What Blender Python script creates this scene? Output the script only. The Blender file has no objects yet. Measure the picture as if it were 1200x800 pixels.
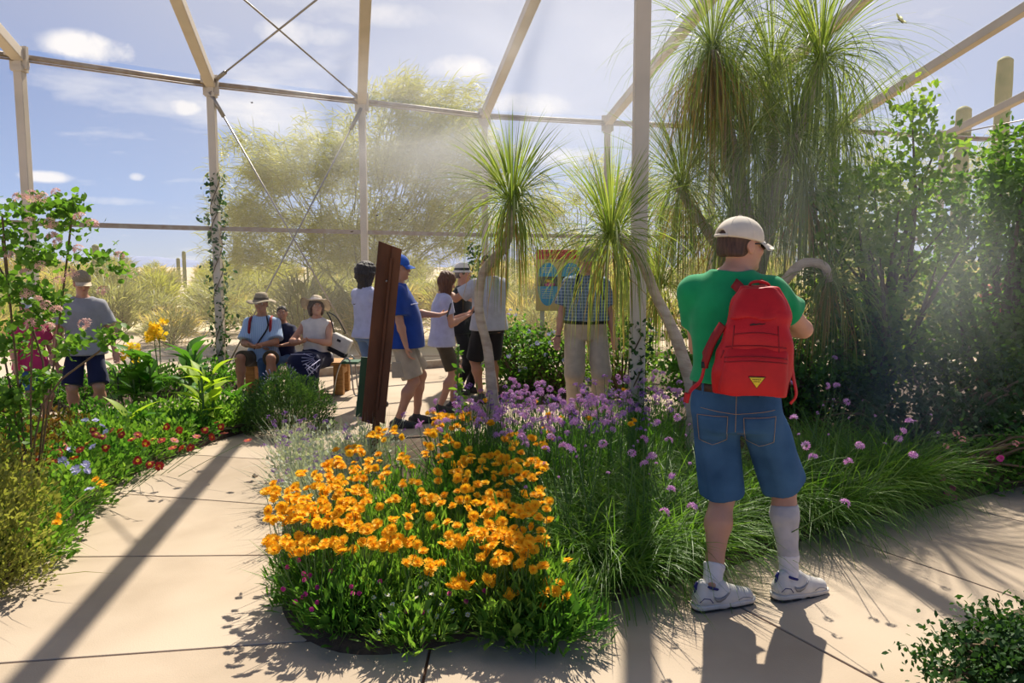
import bpy, math, random
import numpy as np
from mathutils import Vector, Matrix

random.seed(7)
rng = np.random.default_rng(11)
sc = bpy.context.scene
col = sc.collection
PI = math.pi

# ------------------------------------------------------------------ camera, sky, sun, exposure
FPX, CAMH, PITCH = 880.0, 1.62, math.atan(0.1)
cam_data = bpy.data.cameras.new('camera')
cam_data.sensor_width = 36.0
cam_data.lens = 36.0 * FPX / 1200.0
cam_data.clip_end = 6000
cam = bpy.data.objects.new('camera', cam_data)
cam.location = (0, 0, CAMH)
cam.rotation_euler = (PI / 2 - PITCH, 0, 0)
col.objects.link(cam)
sc.camera = cam

SUN_AZ, SUN_EL = math.radians(9.0), math.radians(50.0)
sun_data = bpy.data.lights.new('sun', 'SUN')
sun_data.energy = 6.2
sun_data.angle = math.radians(0.6)
sun_data.color = (1.0, 0.92, 0.79)
sun = bpy.data.objects.new('sun', sun_data)
sun.rotation_euler = (PI / 2 + SUN_EL - PI, 0, -SUN_AZ) if False else (0, 0, 0)
_sd = Vector((math.sin(SUN_AZ) * math.cos(SUN_EL), math.cos(SUN_AZ) * math.cos(SUN_EL), math.sin(SUN_EL)))
sun.rotation_euler = _sd.to_track_quat('Z', 'Y').to_euler()
sun.location = _sd * 30
col.objects.link(sun)

world = bpy.data.worlds.new('world')
sc.world = world
world.use_nodes = True
def build_world():
    nt = world.node_tree; nt.nodes.clear()
    N, L = nt.nodes.new, nt.links.new
    out = N('ShaderNodeOutputWorld'); bg = N('ShaderNodeBackground')
    tc = N('ShaderNodeTexCoord'); sep = N('ShaderNodeSeparateXYZ')
    L(tc.outputs['Generated'], sep.inputs[0])
    ramp = N('ShaderNodeValToRGB')
    L(sep.outputs['Z'], ramp.inputs[0])
    els = ramp.color_ramp.elements
    stops = [(0.0, (0.42, 0.47, 0.56)), (0.08, (0.25, 0.36, 0.60)), (0.20, (0.105, 0.205, 0.46)), (0.36, (0.045, 0.105, 0.30)), (0.7, (0.06, 0.10, 0.21)), (1.0, (0.05, 0.085, 0.18))]
    els[0].position, els[0].color = stops[0][0], (*stops[0][1], 1)
    els[1].position, els[1].color = stops[1][0], (*stops[1][1], 1)
    for p, c in stops[2:]:
        e = els.new(p); e.color = (*c, 1)
    # aureole: bright sky round the sun
    dot = N('ShaderNodeVectorMath'); dot.operation = 'DOT_PRODUCT'
    L(tc.outputs['Generated'], dot.inputs[0]); dot.inputs[1].default_value = _sd
    mr = N('ShaderNodeMapRange'); mr.inputs['From Min'].default_value = 0.45; mr.inputs['From Max'].default_value = 1.0
    mr.interpolation_type = 'SMOOTHSTEP'
    L(dot.outputs['Value'], mr.inputs['Value'])
    glow = N('ShaderNodeMixRGB'); glow.inputs[2].default_value = (0.74, 0.74, 0.78, 1)
    gm = N('ShaderNodeMath'); gm.operation = 'MULTIPLY'; gm.inputs[1].default_value = 0.62
    L(mr.outputs[0], gm.inputs[0]); L(gm.outputs[0], glow.inputs[0]); L(ramp.outputs[0], glow.inputs[1])
    # clouds: projected on a layer (xy / z) and broken up by noise
    addz = N('ShaderNodeMath'); addz.operation = 'ADD'; addz.inputs[1].default_value = 0.12
    L(sep.outputs['Z'], addz.inputs[0])
    mx = N('ShaderNodeMath'); mx.operation = 'MAXIMUM'; mx.inputs[1].default_value = 0.02
    L(addz.outputs[0], mx.inputs[0])
    dv = N('ShaderNodeVectorMath'); dv.operation = 'DIVIDE'
    cmb = N('ShaderNodeCombineXYZ')
    for k in ('X', 'Y', 'Z'): L(mx.outputs[0], cmb.inputs[k])
    L(tc.outputs['Generated'], dv.inputs[0]); L(cmb.outputs[0], dv.inputs[1])
    nz = N('ShaderNodeTexNoise'); nz.inputs['Scale'].default_value = 0.9; nz.inputs['Detail'].default_value = 8; nz.inputs['Roughness'].default_value = 0.6
    L(dv.outputs[0], nz.inputs['Vector'])
    cr = N('ShaderNodeMapRange'); cr.inputs['From Min'].default_value = 0.57; cr.inputs['From Max'].default_value = 0.78
    L(nz.outputs[0], cr.inputs['Value'])
    total = cr.outputs[0]
    # single cumulus, each at its own bearing in the sky: (bearing rad, elevation rad, half width, half height, strength)
    nz2 = N('ShaderNodeTexNoise'); nz2.inputs['Scale'].default_value = 14; nz2.inputs['Detail'].default_value = 7; nz2.inputs['Roughness'].default_value = 0.62
    L(tc.outputs['Generated'], nz2.inputs['Vector'])
    def ang(u, v):
        d = px_dir(u, v); return math.atan2(d.x, d.y), math.asin(d.z)
    at = N('ShaderNodeMath'); at.operation = 'ARCTAN2'; L(sep.outputs['X'], at.inputs[0]); L(sep.outputs['Y'], at.inputs[1])
    asn = N('ShaderNodeMath'); asn.operation = 'ARCSINE'; L(sep.outputs['Z'], asn.inputs[0])
    def mth(op, a, b, clamp=False):
        m = N('ShaderNodeMath'); m.operation = op; m.use_clamp = clamp
        for i, x in enumerate((a, b)):
            if x is None: continue
            if hasattr(x, 'is_linked') or hasattr(x, 'links'): L(x, m.inputs[i])
            else: m.inputs[i].default_value = x
        return m.outputs[0]
    for (u, v, w, h, st) in CLOUDS:
        a, e = ang(u, v)
        da = mth('DIVIDE', mth('SUBTRACT', at.outputs[0], a), w / 880)
        de = mth('DIVIDE', mth('SUBTRACT', asn.outputs[0], e), h / 880)
        r = mth('ADD', mth('MULTIPLY', da, da), mth('MULTIPLY', de, de))
        m = mth('SUBTRACT', 1.0, r)
        nn = mth('MULTIPLY', mth('SUBTRACT', nz2.outputs[0], 0.5), 4.5)
        m = mth('MULTIPLY', mth('ADD', m, nn), st, True)
        m2 = mth('SUBTRACT', 1.6, r, True)
        total = mth('MAXIMUM', total, mth('MULTIPLY', m, m2))
    cl = N('ShaderNodeMixRGB'); cl.inputs[2].default_value = (0.80, 0.77, 0.75, 1)
    cf = N('ShaderNodeMath'); cf.operation = 'MULTIPLY'; cf.inputs[1].default_value = 0.8; cf.use_clamp = True
    L(total, cf.inputs[0]); L(cf.outputs[0], cl.inputs[0]); L(glow.outputs[0], cl.inputs[1])
    L(cl.outputs[0], bg.inputs['Color'])
    bg.inputs['Strength'].default_value = 1.0
    L(bg.outputs[0], out.inputs['Surface'])
CLOUDS = [(112, 57, 46, 15, 1.0), (214, 126, 22, 9, .8), (55, 207, 26, 6, .8), (162, 207, 9, 5, .8), (340, 38, 60, 13, .55), (540, 78, 48, 15, .7),
          (620, 122, 50, 14, .6), (300, 120, 40, 14, .5), (820, 105, 40, 14, .5), (660, 185, 60, 12, .6), (120, 235, 60, 5, .35), (480, 20, 60, 14, .35),
          (500, 300, 90, 14, .5), (600, 320, 80, 12, .5), (-160, 90, 60, 20, .8), (1330, 120, 60, 20, .8), (1500, 60, 80, 22, .8), (-420, 160, 90, 18, .8)]

sc.view_settings.view_transform = 'Standard'
sc.view_settings.look = 'None'
sc.view_settings.exposure = 0.5
sc.view_settings.gamma = 1.0
sc.view_settings.use_curve_mapping = False
cy = sc.cycles
cy.max_bounces = 7; cy.diffuse_bounces = 3; cy.glossy_bounces = 2; cy.transmission_bounces = 4; cy.transparent_max_bounces = 24; cy.volume_bounces = 0
cy.use_denoising = True
cy.sample_clamp_indirect = 6
cy.caustics_reflective = False; cy.caustics_refractive = False
cy.volume_step_rate = 2.0; cy.volume_max_steps = 64

# ------------------------------------------------------------------ from a pixel of the photograph to a place
_F = Vector((0, math.cos(PITCH), -math.sin(PITCH))); _U = Vector((0, math.sin(PITCH), math.cos(PITCH)))
def px_dir(u, v):
    return (Vector((1, 0, 0)) * ((u - 600) / FPX) + _U * ((400 - v) / FPX) + _F).normalized()
def P(u, v, D):                       # on the ray, at depth y = D
    d = px_dir(u, v); return Vector((0, 0, CAMH)) + d * (D / d.y)
def AZ(u, v, z=0.0):                  # on the ray, at height z
    d = px_dir(u, v); return Vector((0, 0, CAMH)) + d * ((z - CAMH) / d.z)
def G(u, v): return AZ(u, v, 0.0)
build_world()
# ------------------------------------------------------------------ object helpers
def link(o, parent=None):
    col.objects.link(o)
    if parent is not None: o.parent = parent
    return o
def tag(o, label=None, cat=None, group=None, kind=None):
    if label: o['label'] = label
    if cat: o['category'] = cat
    if group: o['group'] = group
    if kind: o['kind'] = kind
    return o
def thing(name, label, cat, loc=(0, 0, 0), rz=0.0, group=None):
    o = bpy.data.objects.new(name, None); o.location = loc; o.rotation_euler = (0, 0, rz); o.empty_display_size = .1
    link(o); return tag(o, label, cat, group)
def mesh_arrays(name, V, F, mat=None, smooth=True, tint=None):
    """V (n,3) array; F a list of index lists or an (m,k) array (k = 3 or 4)."""
    V = np.asarray(V, dtype=np.float32).reshape(-1, 3)
    me = bpy.data.meshes.new(name)
    if isinstance(F, np.ndarray):
        m, k = F.shape
        me.vertices.add(len(V)); me.vertices.foreach_set('co', V.ravel())
        me.loops.add(m * k); me.loops.foreach_set('vertex_index', F.astype(np.int32).ravel())
        me.polygons.add(m); me.polygons.foreach_set('loop_start', np.arange(0, m * k, k, dtype=np.int32))
        me.update(calc_edges=True)
    else:
        me.from_pydata([tuple(map(float, v)) for v in V], [], [list(map(int, f)) for f in F]); me.update()
    me.polygons.foreach_set('use_smooth', np.full(len(me.polygons), bool(smooth)))
    if tint is not None:
        a = me.attributes.new('tint', 'FLOAT', 'POINT'); a.data.foreach_set('value', np.asarray(tint, dtype=np.float32))
    if mat is not None:
        for mm in (mat if isinstance(mat, (list, tuple)) else [mat]): me.materials.append(mm)
    return me
def obj(name, VF, mat, parent=None, smooth=True, loc=(0, 0, 0), tint=None, rot=None):
    if isinstance(VF, bpy.types.Mesh): me = VF
    else: me = mesh_arrays(name, VF[0], VF[1], mat, smooth, tint if tint is not None else (VF[2] if len(VF) > 2 else None))
    o = bpy.data.objects.new(name, me); o.location = loc
    if rot is not None: o.rotation_euler = rot
    return link(o, parent)
def bevel(o, w=.004, seg=2):
    m = o.modifiers.new('bevel', 'BEVEL'); m.width = w; m.segments = seg; m.limit_method = 'ANGLE'; return o
def copy_tree(o, parent=None):
    c = o.copy(); link(c, parent)
    for ch in list(o.children): copy_tree(ch, c)
    return c
def join(parts):
    """join (V,F[,tint]) tuples of equal face arity lists"""
    Vs, Fs, Ts, n = [], [], [], 0
    ar = all(isinstance(p[1], np.ndarray) for p in parts) and len({p[1].shape[1] for p in parts}) == 1
    for p in parts:
        V = np.asarray(p[0], dtype=np.float32).reshape(-1, 3); Vs.append(V)
        if ar: Fs.append(p[1] + n)
        else: Fs += [[int(i) + n for i in f] for f in p[1]]
        Ts.append(np.asarray(p[2], dtype=np.float32) if len(p) > 2 and p[2] is not None else np.full(len(V), .5, np.float32))
        n += len(V)
    return np.concatenate(Vs), (np.concatenate(Fs) if ar else Fs), np.concatenate(Ts)

# ------------------------------------------------------------------ shapes
def box(c, s, R=None):
    x, y, z = [k / 2 for k in s]
    V = np.array([(-x, -y, -z), (x, -y, -z), (x, y, -z), (-x, y, -z), (-x, -y, z), (x, -y, z), (x, y, z), (-x, y, z)])
    if R is not None: V = V @ np.array(R).T
    V = V + np.array(c)
    return V, np.array([(0, 3, 2, 1), (4, 5, 6, 7), (0, 1, 5, 4), (1, 2, 6, 5), (2, 3, 7, 6), (3, 0, 4, 7)])
def beam(a, b, w, h, up=(0, 0, 1)):
    """box section from a to b, w wide, h along up"""
    a, b = Vector(a), Vector(b); d = (b - a); L = d.length; d.normalize()
    s = d.cross(Vector(up))
    if s.length < 1e-3: s = d.cross(Vector((0, 1, 0)))
    s.normalize(); u = s.cross(d).normalized()
    R = Matrix((s, d, u)).transposed()
    return box((a + b) / 2, (w, L, h), R)
def tube(pts, rad, n=8, cap=True):
    pts = np.asarray([tuple(p) for p in pts], dtype=float); m = len(pts)
    rad = np.broadcast_to(np.asarray(rad, dtype=float), (m,))
    T = np.gradient(pts, axis=0); T /= np.linalg.norm(T, axis=1)[:, None] + 1e-9
    ref = np.array([0, 0, 1.0]) if abs(T[0][2]) < .9 else np.array([1.0, 0, 0])
    A = []
    s = np.cross(T[0], ref); s /= np.linalg.norm(s)
    for i in range(m):
        s = s - T[i] * np.dot(s, T[i]); s /= np.linalg.norm(s) + 1e-9
        A.append((s.copy(), np.cross(T[i], s)))
    th = np.linspace(0, 2 * PI, n, endpoint=False)
    V = np.concatenate([pts[i] + rad[i] * (np.cos(th)[:, None] * A[i][0] + np.sin(th)[:, None] * A[i][1]) for i in range(m)])
    F = []
    for i in range(m - 1):
        for j in range(n):
            k = (j + 1) % n
            F.append((i * n + j, i * n + k, (i + 1) * n + k, (i + 1) * n + j))
    if cap:                                   # close both ends with a centre vertex (kept as quads with a doubled corner-free fan)
        V = np.concatenate([V, pts[:1], pts[-1:]])
        c0, c1 = m * n, m * n + 1
        for j in range(0, n, 2):
            F.append((c0, (j + 2) % n, (j + 1) % n, j))
            q = (m - 1) * n
            F.append((c1, q + j, q + (j + 1) % n, q + (j + 2) % n))
    return V, np.array(F)
def spline(pts, n=24):
    """Catmull-Rom through pts (any width of rows)"""
    p = np.asarray([tuple(q) for q in pts], dtype=float)
    p = np.vstack([2 * p[0] - p[1], p, 2 * p[-1] - p[-2]]); m = len(p) - 3
    out = []
    for t in np.linspace(0, m - 1e-6, n):
        i = int(t); f = t - i
        a, b, c, d = p[i:i + 4]
        out.append(.5 * (2 * b + (c - a) * f + (2 * a - 5 * b + 4 * c - d) * f * f + (3 * b - a - 3 * c + d) * f ** 3))
    return np.array(out)
def lathe(prof, n=24, sx=1, sy=1, cap=True):
    V, F = [], []
    for r, z in prof:
        for j in range(n):
            a = 2 * PI * j / n; V.append((r * math.cos(a) * sx, r * math.sin(a) * sy, z))
    for i in range(len(prof) - 1):
        for j in range(n):
            k = (j + 1) % n; F.append((i * n + j, i * n + k, (i + 1) * n + k, (i + 1) * n + j))
    return np.array(V), np.array(F)
def prism(poly, z0, z1, hole=None):
    """vertical prism of a polygon [(x,y)]"""
    n = len(poly); V = [(x, y, z0) for x, y in poly] + [(x, y, z1) for x, y in poly]
    F = [list(range(n - 1, -1, -1)), list(range(n, 2 * n))] + [[i, (i + 1) % n, n + (i + 1) % n, n + i] for i in range(n)]
    return np.array(V, dtype=float), F
def xf(VF, R=None, t=(0, 0, 0), s=1.0):
    V = np.asarray(VF[0], dtype=float) * s
    if R is not None: V = V @ np.array(R).T
    return (V + np.array(tuple(t)),) + tuple(VF[1:])
def rot(ax, a): return np.array(Matrix.Rotation(a, 3, ax))

# blades: curved ribbons (grass, palm leaves); all arguments are arrays of N
def blades(base, az, e0, L, W, droop, S=5, roll=None, taper=1.0, power=1.0, tint=None, base_w=.35, fold=False):
    N = len(az); base = np.asarray(base, dtype=float).reshape(-1, 3)
    base = np.broadcast_to(base, (N, 3))
    e0, L, W, droop = [np.broadcast_to(np.asarray(q, dtype=float), (N,)) for q in (e0, L, W, droop)]
    s = np.linspace(0, 1, S + 1); sm = (s[1:] + s[:-1]) / 2
    e = np.clip(e0[:, None] - droop[:, None] * sm[None] ** power, -1.52, 1.56)
    d = np.stack([np.cos(az)[:, None] * np.cos(e), np.sin(az)[:, None] * np.cos(e), np.sin(e)], -1) * (L / S)[:, None, None]
    pts = np.concatenate([base[:, None, :], base[:, None, :] + np.cumsum(d, axis=1)], axis=1)
    side = np.stack([-np.sin(az), np.cos(az), np.zeros(N)], -1)
    if roll is None: roll = np.zeros(N)
    nrm = np.stack([-np.cos(az) * np.sin(e0), -np.sin(az) * np.sin(e0), np.cos(e0)], -1)
    sv = side * np.cos(roll)[:, None] + nrm * np.sin(roll)[:, None]
    prof = base_w + (1 - base_w) * np.sin(np.clip(s * 2.2, 0, PI / 2)); prof = prof * (1 - s ** (2.2 * taper)) + .03
    off = sv[:, None, :] * (W[:, None] * prof[None] / 2)[..., None]
    V = np.stack([pts - off, pts + off], axis=2).reshape(-1, 3)
    idx = np.arange(N)[:, None] * (2 * (S + 1)) + np.arange(S)[None] * 2
    F = np.stack([idx, idx + 1, idx + 3, idx + 2], -1).reshape(-1, 4)
    if tint is None: tint = rng.random(N)
    T = np.repeat(np.broadcast_to(tint, (N,)), 2 * (S + 1))
    return V, F, T, pts
# scatter a template mesh: direction d (template +Y) and normal hint n (template +Z)
LEAF_OVAL = (np.array([(0, 0, 0), (-.30, .35, .05), (0, .35, -.02), (.30, .35, .05), (-.24, .72, .03), (0, .75, -.04), (.24, .72, .03), (0, 1, -.10)]),
             np.array([(0, 0, 2, 1), (0, 0, 3, 2), (1, 2, 5, 4), (2, 3, 6, 5), (4, 5, 7, 7), (5, 6, 7, 7)]))
LEAF_OVAL = (np.array([(0, 0, 0), (-.28, .42, .06), (.28, .42, .06), (0, .5, -.03), (-.17, .78, .02), (.17, .78, .02), (0, 1, -.08)]),
             np.array([(0, 3, 4, 1), (0, 2, 5, 3), (3, 5, 6, 4)]))
LEAF_THIN = (np.array([(-.035, 0, 0), (.035, 0, 0), (-.09, .45, .03), (.09, .45, .03), (-.01, 1, -.06), (.01, 1, -.06)]), np.array([(0, 1, 3, 2), (2, 3, 5, 4)]))
LEAF_ROUND = (np.array([(0, 0, 0), (-.42, .3, .08), (.42, .3, .08), (0, .45, -.02), (-.40, .72, .05), (.40, .72, .05), (0, .95, -.05)]),
              np.array([(0, 3, 4, 1), (0, 2, 5, 3), (3, 5, 6, 4)]))
def scatter(tpl, pos, d, n, size, tint=None):
    pos = np.asarray(pos, float); N = len(pos)
    d = d / (np.linalg.norm(d, axis=1)[:, None] + 1e-9)
    x = np.cross(d, n); x /= np.linalg.norm(x, axis=1)[:, None] + 1e-9
    z = np.cross(x, d)
    size = np.broadcast_to(np.asarray(size, float), (N,))
    TV, TF = tpl[0], tpl[1]
    V = (TV[None, :, 0, None] * x[:, None] + TV[None, :, 1, None] * d[:, None] + TV[None, :, 2, None] * z[:, None]) * size[:, None, None] + pos[:, None]
    F = (TF[None] + (np.arange(N) * len(TV))[:, None, None]).reshape(-1, TF.shape[1])
    if tint is None: tint = rng.random(N)
    return V.reshape(-1, 3), F, np.repeat(tint, len(TV))
def rdir(N, up=0.0):
    d = rng.normal(size=(N, 3)); d[:, 2] += up
    return d / np.linalg.norm(d, axis=1)[:, None]

# ------------------------------------------------------------------ implicit surfaces (smooth unions meshed by surface nets)
class Field:
    def __init__(s, lo, hi, h):
        s.lo = np.array(lo, float); s.h = h
        s.n = np.maximum(3, np.ceil((np.array(hi, float) - s.lo) / h).astype(int) + 1)
        s.ax = [(s.lo[i] + h * np.arange(s.n[i])).astype(np.float32) for i in range(3)]
        s.f = np.full(s.n, 9.0, np.float32)
    def sub(s, lo, hi):
        a = np.clip(np.floor((np.array(lo) - s.lo) / s.h).astype(int), 0, s.n - 1); b = np.clip(np.ceil((np.array(hi) - s.lo) / s.h).astype(int) + 1, 1, s.n)
        b = np.maximum(b, a + 1)
        sl = tuple(slice(a[i], b[i]) for i in range(3))
        X = s.ax[0][sl[0]][:, None, None]; Y = s.ax[1][sl[1]][None, :, None]; Z = s.ax[2][sl[2]][None, None, :]
        return sl, X, Y, Z
    def _un(s, sl, d, k):
        a = s.f[sl]
        if k <= 0: s.f[sl] = np.minimum(a, d); return
        h = np.maximum(k - np.abs(a - d), 0) / k
        s.f[sl] = np.minimum(a, d) - h * h * k * .25
    def cone(s, a, b, ra, rb, k=.02, sq=None):
        """tapered capsule; sq = optional (axis vector, factor) that flattens it along an axis"""
        a = np.array(tuple(a), float); b = np.array(tuple(b), float); pad = max(ra, rb) + k + 3 * s.h
        sl, X, Y, Z = s.sub(np.minimum(a, b) - pad, np.maximum(a, b) + pad)
        ab = b - a; L2 = float(ab @ ab) + 1e-9
        px, py, pz = X - a[0], Y - a[1], Z - a[2]
        t = np.clip((px * ab[0] + py * ab[1] + pz * ab[2]) / L2, 0, 1)
        dx, dy, dz = px - t * ab[0], py - t * ab[1], pz - t * ab[2]
        q = dx * dx + dy * dy + dz * dz
        if sq is not None:
            n, f = np.array(tuple(sq[0]), float), sq[1]; n = n / np.linalg.norm(n)
            w = dx * n[0] + dy * n[1] + dz * n[2]; q = q + w * w * (f * f - 1)
        s._un(sl, (np.sqrt(q) - (ra + (rb - ra) * t)).astype(np.float32), k); return s
    def ell(s, c, r, R=None, k=.02, cut=False):
        c = np.array(tuple(c), float); r = np.array(r, float); pad = r.max() + k + 3 * s.h
        sl, X, Y, Z = s.sub(c - pad, c + pad)
        px, py, pz = X - c[0], Y - c[1], Z - c[2]
        if R is not None:
            R = np.array(R); px, py, pz = [px * R[0, i] + py * R[1, i] + pz * R[2, i] for i in range(3)]
        q = np.sqrt((px / r[0]) ** 2 + (py / r[1]) ** 2 + (pz / r[2]) ** 2)
        g = np.sqrt((px / r[0] ** 2) ** 2 + (py / r[1] ** 2) ** 2 + (pz / r[2] ** 2) ** 2) + 1e-6
        d = (q * (q - 1) / g).astype(np.float32)
        if cut: s._cut(sl, -d, k)
        else: s._un(sl, d, k)
        return s
    def _cut(s, sl, d, k=0):
        a = s.f[sl]
        if k <= 0: s.f[sl] = np.maximum(a, d); return
        h = np.maximum(k - np.abs(a - d), 0) / k
        s.f[sl] = np.maximum(a, d) + h * h * k * .25
    def plane(s, p, n, k=.0, region=None):
        """remove the side the normal n points to (within a region box lo, hi)"""
        n = np.array(tuple(n), float); n /= np.linalg.norm(n)
        lo, hi = region if region is not None else (s.lo, s.lo + s.h * s.n)
        sl, X, Y, Z = s.sub(lo, hi)
        d = ((X - p[0]) * n[0] + (Y - p[1]) * n[1] + (Z - p[2]) * n[2]).astype(np.float32)
        s._cut(sl, np.broadcast_to(d, s.f[sl].shape), k); return s
    def loft(s, rows, k=.02, e=2.3, grow=0.0):
        """stack of ellipses rows (z, cx, cy, rx, ry) rising in z"""
        R = np.array(sorted(rows), float); pad = R[:, 3:].max() + grow + k + 3 * s.h
        lo = [R[:, 1].min() - pad, R[:, 2].min() - pad, R[0, 0] - k - 3 * s.h]; hi = [R[:, 1].max() + pad, R[:, 2].max() + pad, R[-1, 0] + k + 3 * s.h]
        sl, X, Y, Z = s.sub(lo, hi); z = Z.ravel()
        def it(i):
            v = np.interp(z, R[:, 0], R[:, i])
            for _ in range(2):
                w = max(1, int(.03 / s.h)); kk = np.ones(2 * w + 1) / (2 * w + 1)
                if len(v) > 2 * w + 2: v = np.convolve(np.pad(v, w, mode='edge'), kk, mode='valid')
            return v[None, None, :]
        cx, cy_, rx, ry = it(1), it(2), it(3) + grow, it(4) + grow
        q = (np.abs((X - cx) / rx) ** e + np.abs((Y - cy_) / ry) ** e) ** (1 / e)
        d = (q - 1) * np.minimum(rx, ry)
        dz = np.maximum(R[0, 0] - Z, Z - R[-1, 0])
        s._un(sl, np.maximum(d, dz).astype(np.float32), k); return s
    def wrinkle(s, amp, fs=(1, 1, 1), seed=0, freq=30):
        r = np.random.default_rng(seed)
        X, Y, Z = s.ax[0][:, None, None], s.ax[1][None, :, None], s.ax[2][None, None, :]
        for i in range(5):
            k = r.normal(size=3) * np.array(fs) * freq; ph = r.random() * 6
            s.f += (amp / 2.2) * np.sin(X * k[0] + Y * k[1] + Z * k[2] + ph + 1.5 * np.sin(X * k[1] * .6 + Z * k[2] * .5)).astype(np.float32)
        return s
    def mesh(s):
        f = s.f.copy(); f[[0, -1]] = np.maximum(f[[0, -1]], .01); f[:, [0, -1]] = np.maximum(f[:, [0, -1]], .01); f[:, :, [0, -1]] = np.maximum(f[:, :, [0, -1]], .01)
        f[f == 0] = 1e-6; neg = f < 0
        nc = np.array(f.shape) - 1
        cnt = np.zeros(nc, np.int16); acc = np.zeros((*nc, 3), np.float32); quads = []
        for a in range(3):
            s0 = [slice(None)] * 3; s1 = [slice(None)] * 3; s0[a] = slice(0, -1); s1[a] = slice(1, None)
            cr = neg[tuple(s0)] != neg[tuple(s1)]
            I = np.argwhere(cr)
            f0 = f[tuple(s0)][cr]; f1 = f[tuple(s1)][cr]; t = f0 / (f0 - f1)
            pos = I.astype(np.float32); pos[:, a] += t
            b, c = [(1, 2), (2, 0), (0, 1)][a]
            cells = []
            for db, dc in ((0, 0), (-1, 0), (-1, -1), (0, -1)):
                J = I.copy(); J[:, b] += db; J[:, c] += dc
                ok = np.all((J >= 0) & (J < nc), axis=1)
                Jk = J[ok]; np.add.at(cnt, tuple(Jk.T), 1); np.add.at(acc, tuple(Jk.T), pos[ok]); cells.append(J)
            ins = np.all([(c_ >= 0).all(1) & (c_ < nc).all(1) for c_ in cells], axis=0)
            q = np.stack([np.ravel_multi_index(tuple(np.clip(c_[ins], 0, nc - 1).T), nc) for c_ in cells], 1)
            flip = f0[ins] > 0
            q[flip] = q[flip][:, ::-1]; quads.append(q)
        act = np.flatnonzero(cnt.ravel() > 0)
        ids = np.zeros(cnt.size, np.int64); ids[act] = np.arange(len(act))
        V = acc.reshape(-1, 3)[act] / cnt.ravel()[act][:, None] * s.h + s.lo
        F = ids[np.concatenate(quads)]
        # one relaxing step takes the stair marks off
        for _ in range(2):
            S = np.zeros_like(V); n = np.zeros(len(V))
            for i in range(4):
                np.add.at(S, F[:, i], V[F[:, (i + 1) % 4]]); np.add.at(n, F[:, i], 1)
            V = V * .5 + (S / np.maximum(n, 1)[:, None]) * .5
        return V, F

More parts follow.
